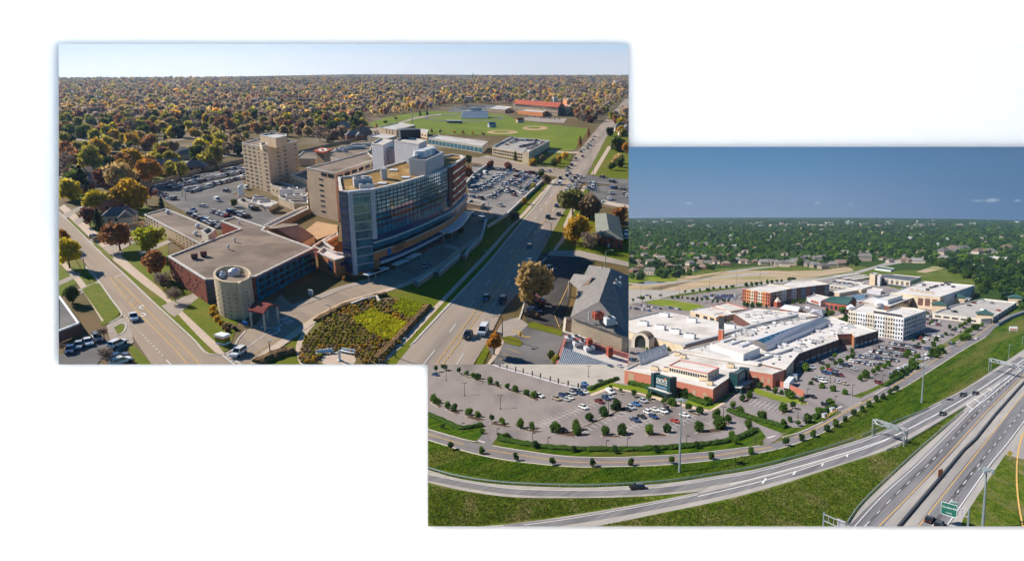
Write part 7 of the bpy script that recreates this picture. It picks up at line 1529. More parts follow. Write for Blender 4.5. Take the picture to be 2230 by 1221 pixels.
for (label, eav, rid, base, rf, wl) in (('red brick hall with a dark green hip roof', [(1796,657),(1846,664),(1866,652),(1812,648)], [(1810,645),(1858,646)], (1846,680,664),'roof_green', 'brick'),('long brick market hall with a grey gabled roof and small spire', [(1697,672),(1737,679),(1750,671),(1712,663)], [(1709,663),(1742,668)], (1737,679.5,677),'panel_grey', 'brick'),('blue gabled pavilion right of the green roofed hall', [(1852,650),(1880,655),(1894,645),(1868,641)], [(1858,642),(1886,641)], (1880,661,655),'roof_blue', 'metal_white'),('grey gabled pavilion in front of the green roofed hall', [(1758,684),(1792,689),(1798,676),(1770,672)], [(1775,677),(1790,673)], (1792,692,688),'panel_grey', 'panel_grey')):
    H = max(3.0, R.H(*base)); ev = [R.P(x, y, H) for x, y in eav]; b_ = sum(ev, Vector()) / 4; b_.z = 0; ev = shift(ev, b_); rr = []
    for x, y in rid:
        pr = R.P(x, y, H + 4); rr.append(pr - b_)
    t_ = thing(R, 'market_hall', label, 'building', b_); mb = MB(); mb.side(inset(ccw(ev),.5),0, H + .05); part('wall', mb, wl, t_)
    for f in ((ev[0], ev[1], rr[1], rr[0]),(ev[2], ev[3], rr[0], rr[1]),(ev[1], ev[2], rr[1]),(ev[3], ev[0], rr[0])): mb = MB(); mb.face(f); part('roof', mb, rf, t_)
    face_pieces(t_, ev[0], ev[1], us(5,.1,.9), [H * .4], .12, H * .5,'glass_dark')
q = R.P(1693,668); t_ = thing(R, 'spire', 'small brick tower with a pale spire at the mall court', 'tower', q, None, .3); h_ = R.H(1693,675,655); mb = MB(); mb.box(-2.4,-2.4,0,2.4,2.4, h_ * .6); part('shaft', mb, 'brick', t_); mb = MB(); mb.tube((0,0, h_ * .6),(0,0, h_ * 1.1),3,.15,4); part('spire_roof', mb, 'stone_light', t_)
sheet(R, 'town_square', [(1790,692),(1850,682),(1856,700),(1812,704)], 'walk', .12); sheet(R, 'grass_island', [(1812,697),(1848,690),(1852,702),(1816,706)], GR, .16)
# parking deck at the right
HP_ = R.H(2031,692,681)
pdk = [(2031,681),(2137,694),(2158,693),(2214,658),(2143,650),(2080,663)]
rwing('parking_deck', 'wide open top concrete parking deck at the right', pdk, (2031,692,681),'stone_light', 'deck', [(0,1, [.12,.3,.48,.66,.84], (.45,),.13,.34,'metal_dark', 'opening'),(2,3, us(8,.06,.94),(.45,),.06,.6,'metal_dark', 'opening')], par=1.0)
for x, y, l in ((2045,672,'front'),(2086,655,'rear'),(2144,693,'corner by the ring road'),(2211,656,'far right corner')):
    q = R.P(x, y, HP_ - 1); t_ = thing(R, 'stair_hut', f'tan green roofed stair hut on the parking deck, {l}', 'hut', (q.x, q.y, 0), None, -.5); mb = MB(); mb.box(-5,-4,0,5,4, HP_ + 3); part('wall', mb, 'cream', t_); mb = MB(); z_ = HP_ + 2.9
    for f in (((-6,-5),(6,-5)),((6,-5),(6,5)),((6,5),(-6,5)),((-6,5),(-6,-5))): mb.face([(*f[0], z_),(*f[1], z_),(0,0, z_ + 3)])
    part('roof', mb, 'roof_green', t_)
wall_line(R, 'retaining_wall', [(2174,710),(2200,695),(2240,680)], 2.2,.5,'roof_blue', 'blue grey retaining wall beside the ring road ramp')
for x, y, k, c, l in ((2111,666,'sedan', 'black', 'black car alone in the middle of the parking deck'),(2121,660.5,'suv', 'maroon', 'dark car in the rear group on the parking deck'),(2136,657,'suv', 'white', 'white SUV in the rear group on the parking deck'),(2141,655,'sedan', 'silver', 'silver car farthest back on the parking deck'),(2161,661,'sedan', 'grey', 'grey car toward the far edge of the parking deck'),(2143,678,'van', 'white', 'white van near the front of the parking deck'),(2175,677,'sedan', 'red', 'red car near the ring road side of the parking deck'),(2079,680,'pickup', 'black', 'black pickup near the front hut of the parking deck'),(2106,654,'suv', 'white', 'white SUV beside the rear hut of the parking deck'),(2110,651,'suv', 'silver', 'silver SUV behind the rear hut of the parking deck')): car(R, x, y, 9,1.5, k, c, l, z=HP_ - 1)
# second garage and car parks behind the apartments
rwing('parking_garage', 'open parking garage full of cars behind the dark apartments', [(1800,620),(1850,626),(1884,616),(1820,608)], (1850,633,626),'stone_light', 'deck', [(0,1, us(6,.1,.9),(.45,),.12,.5,'metal_dark', 'opening')], par=.9)
for k, (x0, y0, x1, y1) in enumerate(((1818,602,1870,597),(1838,606,1885,599),(1855,608,1895,602))):
    P = [R.P(x0, y0,2.6), R.P(x1, y1,2.6)]; b_ = P[0].copy(); b_.z = 0; t_ = thing(R, 'carport', f'long pale carport roof behind the garage, {("farthest", "middle", "nearest")[k]} of three', 'carport', b_); mb = MB(); ribbon(mb, shift(P, b_),6, h=.3); part('roof', mb, 'roof_white', t_); mb = MB(); e = P[1] - P[0]
    for u in (.05,.35,.65,.95): q = e * u; mb.tube((q.x, q.y, 0),(q.x, q.y, 2.6),.2)
    part('posts_frame', mb, 'pole_grey', t_)

# ------------------------------------------------------------------ road furniture, right window
def mast(px, py, ty, label, r=.32):
    h = R.H(px, py, ty); t = thing(R, 'light_mast', label, 'light mast', R.P(px, py)); mb = MB(); mb.tube((0,0,0),(0,0, h), r * 1.3, r * .55,8); part('pole', mb, 'galv', t); mb = MB(); mb.tube((0,0, h - .3),(0,0, h + .2),1.1,1.1,10); part('ring', mb, 'galv', t)
    for k in range(5): a = k * 1.257; mb = MB(); mb.box(1.5 * math.cos(a) -.28,1.5 * math.sin(a) - .4, h - .5,1.5 * math.cos(a) + .4,1.5 * math.sin(a) + .4, h + .1); part('lamp_head', mb, 'pole_grey', t)
mast(1479.5,1028,870,'tall grey light mast standing on the grass bank left of centre'); mast(2007,877,795,'tall grey light mast on the grass bank at the right'); mast(2139,1160,1022,'tall grey light mast on the grass wedge at the lower right')
def gantry(p0, p1, y0, y1, label, panels, m='steel', trussed=True):
    A, B = R.P(*p0), R.P(*p1); b_ = A.copy(); t = thing(R, 'sign_gantry', label, 'sign gantry', b_); e = B - A; Ln = e.length; h = max(R.H(*p0, y0),6.5); u = e.normalized(); n = Vector((-u.y, u.x, 0))
    for q in (Vector(), e):
        for s in (-.7,.7): mb = MB(); w = q + n * s; mb.tube((w.x, w.y, 0),(w.x, w.y, h),.2); part('post', mb, 'galv', t)
    mb = MB()
    for s in (-.7,.7):
        for z in (h - 1.4, h): a, c = n * s, e + n * s; mb.tube((a.x, a.y, z),(c.x, c.y, z),.16)
    k = int(Ln / 2)
    for i in range(k):
        a, c = e * (i / k), e * ((i + 1) / k)
        for s in (-.7,.7): p_, q_ = a + n * s, c + n * s; mb.tube((p_.x, p_.y, h - 1.4 if i % 2 else h),(q_.x, q_.y, h if i % 2 else h - 1.4),.09)
        p_, q_ = a + n * .7, c - n * .7; mb.tube((p_.x, p_.y, h),(q_.x, q_.y, h),.09)
    part('truss', mb, m, t)
    for (s0, s1, z0_, z1_, mm) in panels: mb = MB(); a, c = e * s0 - n * .95, e * s1 - n * .95; d = n * .12; mb.prism([(a + d).xy, (c + d).xy, (c - d).xy, (a - d).xy], h + z0_, h + z1_); part('sign_panel', mb, mm, t)
    return t, e, n, h
gantry((1902,948),(1971,972),915,940,'grey truss gantry across the slip road', [(.35,.6,-1.2,.1,'galv'),(.62,.85,-1.2,.7,'galv')])
gantry((2155,810),(2262,838),780,806,'pale truss gantry across the motorway at the right edge', [(.25,.5,-1.2,.5,'steel')], 'steel')
# cantilever gantries at the bottom
def cantilever(px, py, ty, ex, ey, label, pan):
    A = R.P(px, py); h = R.H(px, py, ty); b_ = A.copy(); E2 = R.P(ex, ey, h) - A; E2.z = 0; t = thing(R, 'cantilever_sign', label, 'road sign', b_); mb = MB(); mb.tube((0,0,0),(0,0, h + .3),.3,.24,8); part('post', mb, 'galv', t); mb = MB()
    for z in (h - .2, h - 2.0): mb.tube((0,0, z),(E2.x, E2.y, z),.14)
    for k in range(4): q = E2 * (k / 4); mb.tube((q.x, q.y, h - 2),(q.x, q.y, h - .2),.08)
    part('arm', mb, 'steel', t)
    return t, E2, h
t, E2, h = cantilever(2107,1160,1110,2052,1094,'green motorway direction sign on a grey cantilever arm', None)
u = E2.normalized(); ang = math.atan2(-u.y, -u.x); n = Vector((-u.y, u.x, 0)); n = n if n.y < 0 else -n
A, B = E2 * .42, E2 * 1.02; mb = MB(); d = n * .25; d2 = n * .35; mb.prism(ccw([(A + d).xy, (B + d).xy, (B + d2).xy, (A + d2).xy]), h - 3.0, h + .5); part('sign_panel', mb, 'sign_green', t)
C = (A + B) / 2; Wd_ = (B - A).length; K = Wd_ / 7.5
A3 = A.lerp(B, .42); mb = MB(); mb.prism(ccw([(A + d).xy, (A3 + d).xy, (A3 + d2).xy, (A + d2).xy]), h + .5, h + 1.4); part('exit_tab', mb, 'sign_green', t)
mb = MB()
for (p_, q_, z0_, z1_) in ((A, B, h - 3.0, h - 2.88),(A, B, h + .38, h + .5),(A, A.lerp(B, .018), h - 3, h + .5),(B.lerp(A, .018), B, h - 3, h + .5),(A, A3, h + 1.3, h + 1.4)):
    mb.prism(ccw([(p_ + n * .34).xy, (q_ + n * .34).xy, (q_ + n * .38).xy, (p_ + n * .38).xy]), z0_, z1_)
part('white_border', mb, 'white_letter', t)
for s_, sz, f, z_ in (('Cin-Day Rd', 1.35 * K, .5, h - .75),('1/2 MILE', .85 * K, .5, h - 2.2),('EXIT 21', .72 * K, .21, h + .95)):
    q = A.lerp(B, f) + n * .37; text(t, R, s_, sz, (q.x, q.y, z_), ang, 'white_letter')
t, E2, h = cantilever(1793,1150,1117,1838,1136,'grey cantilever seen from behind with a brown post at the bottom edge', None)
u = E2.normalized(); A, B = E2 * .65, E2 * 1.05; n = Vector((-u.y, u.x, 0)); mb = MB(); mb.prism(ccw([(A + n * .3).xy, (B + n * .3).xy, (B + n * .2).xy, (A + n * .2).xy]), h - 2.4, h + .2); part('sign_panel', mb, 'steel', t)
def pole(px, py, ty, label, heads=1, m='pole_brown', group=None, W=R):
    h = W.H(px, py, ty); t = thing(W, 'lamp_post', label, 'lamp post', W.P(px, py), group); mb = MB(); mb.tube((0,0,0),(0,0,.7),.28,.28,6); mb.tube((0,0,.7),(0,0, h),.14,.1,6); part('pole', mb, m, t); mb = MB()
    for s in ((-1,1) if heads == 2 else (1,)): mb.box(s * .3 - .3,-.3, h - .1, s * 1.1,.3, h + .15)
    part('lamp_head', mb, m, t)
for f, pts, l in ((zA, ((315,300,100),(558,500,325),(1037,678,490)),'two headed lamp post standing in the empty left car park'),(zA, ((525,980,860),(992,1010,930),(1462,1190,990),(1668,1180,1050)),'single lamp post beside the hedge of the left car park'),(zB, ((885,760,570),(620,250,100)),'two headed lamp post in the car park before the brick store'),(zB, ((80,1180,1050),(855,1215,1090),(1135,1215,1055)),'single lamp post behind the long front hedge'),(zC, ((922,600,455),(640,830,695),(1540,830,730)),'two headed lamp post right of the brick store'),(zC, ((195,1180,1045),(1650,560,480),(1018,1130,1040)),'single lamp post near the car park driveways'),(zD, ((345,575,490),(590,720,595),(395,820,725),(925,590,490)),'lamp post in the busy car park right of the mall'),(zI, ((1110,940,800),(1250,790,720)),'slim pole on the grass by the motorway')):
    for x, y, ty in pts: p_ = f(x, y); pole(p_[0], p_[1], f(x, ty)[1], l, 2 if 'two' in l else 1,'galv' if 'slim' in l else 'pole_brown', l.replace(' lamp post', ' lamp posts') if len(pts) > 1 else None)
for x, y, ty in ((1395,645,624),(1440,652,625),(1479,642,628),(1474,632,612),(1545,626,605),(1603,622,598),(1655,613,590)): pole(x, y, ty, 'thin utility pole along the back road beside the dirt field', 1,'pole_brown', 'poles along the back road')
# guard fence with posts above the left car park
P = [zA(*q) for q in ((920,80),(1030,120),(1125,145),(1240,180),(1340,205),(1460,238),(1568,270),(1700,310))] + [zB(*q) for q in ((220,340),(350,370),(485,405))]
Pm = polyline_m(R, P, 0); b_ = Pm[0].copy(); t = thing(R, 'deck_fence', 'low dark rail fence with grey posts above the left car park', 'fence', b_); Q = shift(Pm, b_); mb = MB(); ribbon(mb, [q + Vector((0,0,.9)) for q in Q], .15, h=.2); part('rail', mb, 'metal_dark', t); mb = MB(); ribbon(mb, [q + Vector((0,0,.0)) for q in Q], .4, h=.5); part('base_wall', mb, 'panel_grey', t)
for q in Q: mb = MB(); mb.box(q.x - .35, q.y - .35,0, q.x + .35, q.y + .35,2.8); part('post', mb, 'pole_brown', t)
for x, y, w, l in ((1795,907,3,'left'),(1812,895,3,'right')):
    t = thing(R, 'utility_cabinet', f'blue grey utility cabinet beside the ring road, {l} of two', 'utility box', R.P(x, y), None, .6); mb = MB(); mb.box(-1.2,-.8,.1,1.2,.8,1.6); part('housing', mb, 'metal_grey', t); mb = MB(); mb.box(-1.8,-1.2,0,1.8,1.2,.1); part('base', mb, 'walk', t)
for k in range(5):
    t = thing(R, 'bollard', f'yellow bollard in the row before the utility cabinets', 'bollard', R.P(1803 + 4.5 * k, 908 - 3 * k),'yellow bollards'); mb = MB(); mb.tube((0,0,0),(0,0,1.3),.22,.22,8); part('post', mb, 'yellow_paint', t); mb = MB(); mb.tube((0,0,1.3),(0,0,1.4),.22,.08,8); part('top', mb, 'yellow_paint', t)
q = R.P(2206,724); t = thing(R, 'billboard', 'small white and red board standing on the grass slope', 'sign', q, None, -.2); mb = MB(); mb.box(-2.6,-.15,1.4,2.6,.15,4.4); part('board', mb, 'white_letter', t); mb = MB(); mb.box(-2.2,-.22,1.7,2.2,-.16,2.9); part('red_panel', mb, 'coping_red', t)
for s in (-2,2): mb = MB(); mb.box(s - .12,-.12,0, s + .12,.12,1.4); part('leg', mb, 'pole_grey', t)
q = R.P(2047,1040); t = thing(R, 'work_sign', 'tilted red work sign at the median barrier', 'sign', q, None, .4); mb = MB(); mb.box(-1.1,-.08,.7,1.1,.08,2.9); part('board', mb, 'brick_orange', t); mb = MB(); mb.box(-.7,-.2,0,.7,.2,.7); part('stand', mb, 'metal_dark', t)
q = R.P(2198,1003); t = thing(R, 'warning_sign', 'yellow diamond warning sign at the tip of the grass wedge', 'sign', q); mb = MB(); mb.tube((0,0,0),(0,0,2.4),.08); part('post', mb, 'galv', t); mb = MB(); mb.prism([(-1,-.06),(1,-.06),(1,0),(-1,0)], 2.0,2.01); mb.face([(-1.1,-.08,2.7),(0,-.08,1.6),(1.1,-.08,2.7),(0,-.08,3.8)]); mb.face([(0,-.04,3.8),(1.1,-.04,2.7),(0,-.04,1.6),(-1.1,-.04,2.7)]); part('board', mb, 'paint_gold', t)

# ------------------------------------------------------------------ cars, right window
def cz(f, lst, d, parts=False):
    for (x, y, k, c, l, *dd) in lst: p_ = f(x, y); car(R, *p_, *(dd[0] if dd else d), k, c, l, parts=parts, z=.1)
cz(zB, [(570,350,'sedan', 'blue', 'blue car at the top right end of the left cluster'),(565,405,'suv', 'navy', 'navy SUV below the blue car in the left cluster'),(485,438,'sedan', 'silver', 'silver car second in the left cluster'),(575,458,'sedan', 'white', 'white car at the right tip of the left cluster'),(430,450,'suv', 'black', 'black SUV in the middle of the left cluster'),(405,475,'suv', 'silver', 'silver SUV beside the black one in the left cluster'),(515,480,'suv', 'navy', 'dark blue SUV low in the left cluster'),(345,498,'sedan', 'black', 'black car left of the silver SUV in the cluster'),(277,510,'suv', 'navy', 'navy SUV at the left of the cluster'),(372,535,'sedan', 'white', 'white car at the bottom of the left cluster'),(325,560,'sedan', 'silver', 'silver car lowest in the left cluster'),(192,550,'pickup', 'beige', 'tan pickup at the far left of the cluster'),
        (910,460,'van', 'white', 'white van by the small island before the store'),(905,525,'suv', 'silver', 'silver SUV beside the navy one before the store'),(850,543,'suv', 'navy', 'navy SUV before the brick store'),(765,588,'pickup', 'maroon', 'maroon pickup parked alone in the middle'),(555,668,'suv', 'white', 'big white SUV alone in the striped bays'),(790,320,'sedan', 'black', 'black car behind the hedge of the pale lot'),(1350,580,'suv', 'silver', 'silver SUV nearest the store at the long island'),(1252,622,'pickup', 'blue', 'blue pickup beside the long mulch island'),(1185,668,'suv', 'silver', 'silver SUV below the blue pickup'),(1130,690,'sedan', 'black', 'black car in tree shade by the long island'),(1500,695,'sedan', 'white', 'white car in the right cluster, upper'),(1415,736,'suv', 'white', 'white SUV in the right cluster, left'),(1615,720,'suv', 'white', 'white SUV in the right cluster, right'),(1650,694,'pickup', 'black', 'black pickup in the right cluster'),(1485,788,'suv', 'navy', 'dark SUV in the right cluster, lower'),(1330,786,'sedan', 'black', 'black car left of the dark SUV'),(1240,832,'pickup', 'navy', 'dark green pickup alone in the striped bays'),(1775,845,'sedan', 'red', 'red car beside the tall light mast'),(290,970,'sedan', 'black', 'black car under the left island tree', ),(910,108,'sedan', 'navy', 'navy car at the far edge of the pale lot, left'),(1040,114,'sedan', 'silver', 'grey car at the far edge of the pale lot, right')], (9,4), True)
cz(zA, [(1545,512,'pickup', 'white', 'white pickup beside the last island tree of the left lot'),(175,226,'sedan', 'navy', 'dark car at the far left edge of the car park')], (8,2), True)
cz(zC, [(172,810,'sedan', 'white', 'white car right of the red car'),(1710,582,'sedan', 'black', 'black car on the drive beside the yard wall')], (9,3), True)
cz(zD, [(300,835,'suv', 'black', 'black SUV at the hedge end by the drive'),(885,585,'suv', 'maroon', 'maroon SUV at the front edge of the busy lot'),(430,573,'sedan', 'silver', 'silver car at the front of the busy lot, left'),(505,592,'sedan', 'beige', 'tan car at the front of the busy lot, right'),(182,552,'sedan', 'black', 'black car at the left of the front group'),(225,533,'sedan', 'silver', 'silver car behind the black one in the front group'),(268,538,'sedan', 'silver', 'pale car at the right of the front group'),(260,570,'suv', 'white', 'white SUV lowest in the front group'),(290,474,'suv', 'navy', 'navy SUV in the pair below the red car'),(335,476,'sedan', 'blue', 'blue car in the pair below the red car'),(345,445,'sedan', 'red', 'red car at the left of the busy lot'),(405,495,'suv', 'black', 'black SUV beside the brown one'),(414,468,'suv', 'navy', 'navy SUV behind the black one'),(455,500,'suv', 'maroon', 'brownish SUV right of the black one'),(440,405,'sedan', 'silver', 'silver car at the left end of the short row'),(480,388,'sedan', 'black', 'black car second in the short row'),(522,390,'suv', 'navy', 'navy SUV third in the short row'),(565,403,'sedan', 'black', 'black car fourth in the short row'),(610,430,'sedan', 'silver', 'silver car at the right end of the short row'),(255,368,'sedan', 'black', 'black car by the mall wall'),(365,328,'sedan', 'black', 'black car higher along the mall wall'),(487,282,'sedan', 'silver', 'silver car near the mall entrance'),(142,415,'suv', 'silver', 'white SUV beside the corner trees of the mall'),(112,438,'sedan', 'black', 'black car beside the corner trees of the mall')], (8,3), True)
for (a, c, n_, l) in (((545,338),(905,385),13,'nearest full row'),((650,352),(780,380),5,'nearest full row'),((690,292),(1085,338),15,'second full row'),((740,272),(1000,320),10,'second full row'),((800,235),(1145,290),14,'third full row'),((840,225),(1100,262),11,'third full row'),((900,185),(1270,238),15,'fourth full row'),((1010,145),(1200,175),8,'rear row'),((1220,178),(1470,212),10,'rear row')):
    car_row(R, *zD(*a), *zD(*c), n_, 6,-4, f'in the {l} of the busy lot right of the mall', 'cars in the busy lot right of the mall', .1,.04, ['black', 'black', 'grey', 'navy', 'silver', 'white', 'white', 'silver', 'grey', 'black', 'maroon'])
car_row(R, *zD(1350,325), *zD(1490,245),8,8,1,'in the white row beside the ring road hedge', 'white cars beside the hedge', .1,0, ['white', 'silver', 'white']); car_row(R, *zD(1050,485), *zD(1240,380),7,8,1,'in the front row beside the ring road hedge', 'cars beside the ring road hedge', .1,.1, ['white', 'silver', 'navy'])
for (a, c, n_, l) in (((250,705),(330,712),5,'row left of the first tree island'),((350,712),(450,722),5,'row right of the first tree island'),((215,740),(280,752),4,'second row below the white apartments'),((480,690),(530,700),3,'row near the narrow hedge'),((285,515),(410,528),6,'row under the parking deck wall'),((280,545),(405,568),6,'second row under the parking deck wall'),((290,590),(405,603),6,'third row under the parking deck wall'),((540,650),(600,668),3,'row behind the narrow hedge')):
    car_row(R, *zI(*a), *zI(*c), n_, 6,-4, f'in the {l}', 'cars right of the white apartments', .1,.1, ['black', 'grey', 'navy', 'silver', 'white', 'maroon', 'black', 'white'])
cz(zI, [(520,795,'suv', 'navy', 'navy SUV at the hedge beside the ring road'),(215,748,'pickup', 'red', 'red pickup in the lot below the white apartments'),(780,742,'sedan', 'white', 'white car driving up the ring road'),(655,632,'sedan', 'black', 'black car below the parking deck wall')], (8,-5))
cz(zH, [(828,84,'suv', 'black', 'black SUV second on the slip road', (-9,4)),(930,67,'sedan', 'black', 'black car first on the slip road', (-9,4)),(658,238,'sedan', 'black', 'black car alone on the slip road near the gantry', (-9,5)),(550,1118,'sedan', 'black', 'black car at the bottom of the motorway', (7,-10)),(632,1166,'suv', 'black', 'black car cut by the bottom edge', (7,-10))], (9,4), True)
cz(zI, [(1148,1028,'suv', 'black', 'black SUV under the right gantry', (9,-6))], (9,4), True)
cz(zF, [(748,732,'suv', 'black', 'black car on the curving slip road below the mast', (-9,.5))], (9,4), True)
z13 = zf(1360,600,6.107)
for (a, c, n_, l) in (((90,440),(330,470),9,'row beside the oval lawn'),((230,400),(480,445),10,'row at the edge of the oval lawn'),((540,425),(730,455),7,'row at the far end of the oval lawn'),((1060,285),(1540,295),16,'row behind the young street trees'),((1150,265),(1500,270),12,'rear row behind the young street trees'),((1140,305),(1460,325),11,'front row behind the young street trees')):
    car_row(R, *z13(*a), *z13(*c), n_, 5,-3, f'in the {l}', 'cars in the lots behind the mall', .08,.08, ['navy', 'black', 'silver', 'white', 'blue'])
cz(z13, [(300,268,'sedan', 'blue', 'blue car at the back road crossing'),(480,268,'sedan', 'black', 'black car on the back road'),(190,298,'sedan', 'navy', 'navy car at the left end of the back road')], (9,-1))
cz(z13, [(110,1040,'sedan', 'black', 'black car beside the beige store, left'),(190,1052,'sedan', 'navy', 'navy car beside the beige store, right'),(95,1130,'suv', 'navy', 'navy SUV behind the pale lot, left'),(140,1135,'suv', 'black', 'black SUV behind the pale lot, right')], (9,3))
z18 = zf(1800,420,4.36)
for a, c, n_ in (((40,845),(230,865),10),((100,860),(330,885),10),((230,840),(330,850),6)): car_row(R, *z18(*a), *z18(*c), n_, 4,3,'on top of the open garage behind the apartments', 'cars on the open garage', R.H(1850,633,626) - 1,.1)

# ------------------------------------------------------------------ trees, right window
def ts_(f, lst, label, group, leafs, rz, size=1, kind='round', tall=1.0, W=R):
    for (x, y, by, *r) in lst:
        cx, cy = f(x, y); _, b_ = f(x, by); q = r[0] if r else rz; tree(W, cx, cy, max(b_, cy + 2), q * random.uniform(.78,1.22), random.choice(leafs), label, group, kind, size, tall * random.uniform(.85,1.3),'planted_tree')
LG = ['leaf', 'leaf', 'leaf_dark', 'leaf_light']
ts_(zA, [(180,120,190),(295,105,165),(490,145,205),(585,190,220),(690,225,275),(742,238,275),(898,285,345),(997,328,365),(1135,360,415),(1235,395,440),(1375,443,490),(1487,470,525)], 'small green tree on the rear mulch islands of the empty left lot', 'rear island trees of the left lot', LG, 6.5,1)
ts_(zA, [(140,517,570),(200,568,600),(328,612,670),(424,643,700),(610,700,760),(733,742,785),(922,775,850),(1065,825,875),(1306,850,930),(1455,890,940)], 'green tree on the front mulch islands of the empty left lot', 'front island trees of the left lot', LG, 8,1)
ts_(zA, [(262,890,940),(788,955,1000),(1018,1010,1060),(1505,1130,1180)], 'thin young tree growing out of the left hedge', 'young trees in the left hedge', ['leaf', 'leaf_blue'], 6,1)
ts_(zB, [(178,915,990),(437,865,960),(465,945,1020),(632,780,840),(815,710,770),(980,620,690)], 'full green tree along the long diagonal mulch island', 'trees of the diagonal island', LG, 11,2)
ts_(zB, [(843,955,1020),(1053,950,1015),(1430,940,1010),(1665,925,990)], 'full green tree on the triangular front islands', 'trees of the front islands', LG, 11.5,2)
ts_(zB, [(915,380,415,5),(1047,412,450,6),(1215,450,520,9),(1418,490,550,9),(1620,555,610,7.5),(1740,575,630,8)], 'green tree in the row before the store front', 'trees before the store front', ['leaf', 'leaf_light'], 8,1)
ts_(zB, [(430,1190,1225),(965,1180,1230),(1515,1175,1230)], 'small tree standing in the long front hedge', 'small trees in the front hedge', ['leaf', 'leaf_blue'], 6,1)
ts_(zC, [(20,640,690,9),(218,690,755,9),(355,735,790,10),(545,780,840,9.5),(345,930,1000,12),(595,895,965,12),(705,835,900,9.5),(940,895,960,9.5),(740,1025,1080,8),(790,1090,1150,7)], 'green tree on the islands right of the tall mast', 'trees right of the mast', LG, 9,2)
ts_(zC, [(870,580,630),(962,540,590),(753,660,715),(848,740,800,9.5),(1110,800,870,10.5),(1365,690,760,11),(1475,660,720,7.5),(1365,885,945,9.5),(1443,840,880,6),(1540,880,930,7.5),(1660,830,890,8.5)], 'green tree round the small striped lot right of the store', 'trees round the small striped lot', LG, 8,1)
ts_(zC, [(1265,490,530,8),(1455,540,590,11),(1590,600,640,6),(1080,430,470,7),(1185,465,495,5),(1345,520,545,6),(160,540,600,11),(240,565,610,9),(440,620,660,10),(345,600,640,7)], 'bushy green shrub tree against the brick store walls', 'bushes at the brick walls', ['leaf', 'leaf_light', 'leaf_dark'], 8,1)
ring = [zE(*q[:2]) + (zE(0, q[2])[1],) for q in ((312,240,305),(655,300,355),(1035,365,430),(1443,415,475))] + [zF(*q[:2]) + (zF(0, q[2])[1],) for q in ((252,430,495),(683,425,480),(1128,400,460),(1573,360,415))] + [zG(*q[:2]) + (zG(0, q[2])[1],) for q in ((305,485,525),(613,400,455),(750,370,405),(857,330,375),(975,285,325),(1055,240,280),(1140,205,235),(1213,145,185),(1287,115,150),(1350,70,105),(1418,25,60),(1480,10,35))] + [(1938.5,851,858),(1950,844,851)]
for i, (x, y, b_) in enumerate(ring): tree(R, x, y, b_, 7.2 if i < 14 else 6.2, random.choice(['leaf', 'leaf_blue', 'leaf_dark']),'young street tree in the line along the outer edge of the ring road', 'street trees along the ring road', 'round', 1,1.25,'street_tree')
for f, l in ((zE, ((1255,235,290),)),(zF, ((52,285,330),(500,290,345),(958,280,335),(1410,235,290)))):
    for x, y, b_ in l: p_ = f(x, y); tree(R, p_[0], p_[1], f(x, b_)[1], 6.5,'leaf_dark', 'small pointed tree on the verge before the long hedge', 'small trees before the long hedge', 'round', 1,1.3)
ts_(zD, [(255,415,445),(325,385,415),(405,355,390),(460,330,362),(535,295,325),(590,270,305),(390,270,310),(680,510,555,7),(740,475,525,8),(820,440,485,7.5),(880,410,445),(945,380,420),(995,355,395),(1315,285,315,6),(1250,320,355),(1185,265,300),(1215,240,270),(130,575,595),(255,605,635,7),(380,640,670,8.5),(510,675,705,7),(340,780,825,8),(225,885,945,9.5),(100,960,1025,8.5),(70,400,445,8),(585,210,240,5)], 'light green tree among the cars of the busy lot', 'trees of the busy lot', ['leaf', 'leaf_light', 'leaf_light'], 6.2,1)
ts_(zD, [(1020,505,545,7),(1090,480,525,8),(1140,450,495,8),(1195,420,460,7),(1265,385,425,9),(1300,370,410,7),(1440,270,310,6),(1500,240,295,9),(1560,210,250,9),(1530,235,270,8)], 'dense green tree in the clump beside the ring road hedge', 'clumps beside the ring road', ['leaf_dark', 'leaf'], 7,1)
ts_(zI, [(225,695,715),(195,712,725),(370,735,762,5),(470,685,705),(605,605,628,4),(570,628,642),(632,595,615),(663,575,600),(700,540,575,6),(690,650,700,7),(505,610,655,4.5),(635,730,760,8),(685,710,750,8),(780,620,650,8),(835,590,615,4),(125,955,985,6),(180,920,955,5.5),(90,880,910,6),(550,780,815,5),(335,790,820,5),(405,830,850),(185,790,808),(230,765,785),(130,745,762),(280,480,495),(325,575,595)], 'green tree on the islands between the white apartments and the ring road', 'trees right of the white apartments', LG, 4.2,1)
ts_(z13, [(805,210,245),(910,205,235),(1000,190,225),(1103,185,215),(1185,170,200),(1272,160,195),(1352,155,185),(1437,145,175),(1620,120,155),(1690,115,145),(1755,110,140),(1820,100,130)], 'small round tree in the row along the back road', 'trees along the back road', ['leaf', 'leaf_dark'], 4.2,0)
ts_(z13, [(635,285,310),(705,290,315),(770,290,325),(835,300,335),(905,310,345),(965,315,355),(1030,310,365),(1100,310,370),(1175,335,385),(1240,340,380),(1320,335,370),(1385,330,365),(115,320,375,4.5),(233,300,360,5),(343,285,325)], 'young green tree in the row before the rear car park', 'trees before the rear car park', ['leaf', 'leaf_dark'], 4.2,0)
ts_(z13, [(1590,380,410,5),(1640,390,415,4.5),(1700,390,420,4.5),(1770,390,420,5),(255,955,1000,4),(300,975,1010,4),(360,985,1010,3),(560,990,1030,6),(610,995,1025,4),(1385,600,630,3.5)], 'small tree close to the mall and apartment walls', 'small trees at the mall walls', ['leaf', 'leaf_light'], 4,0)
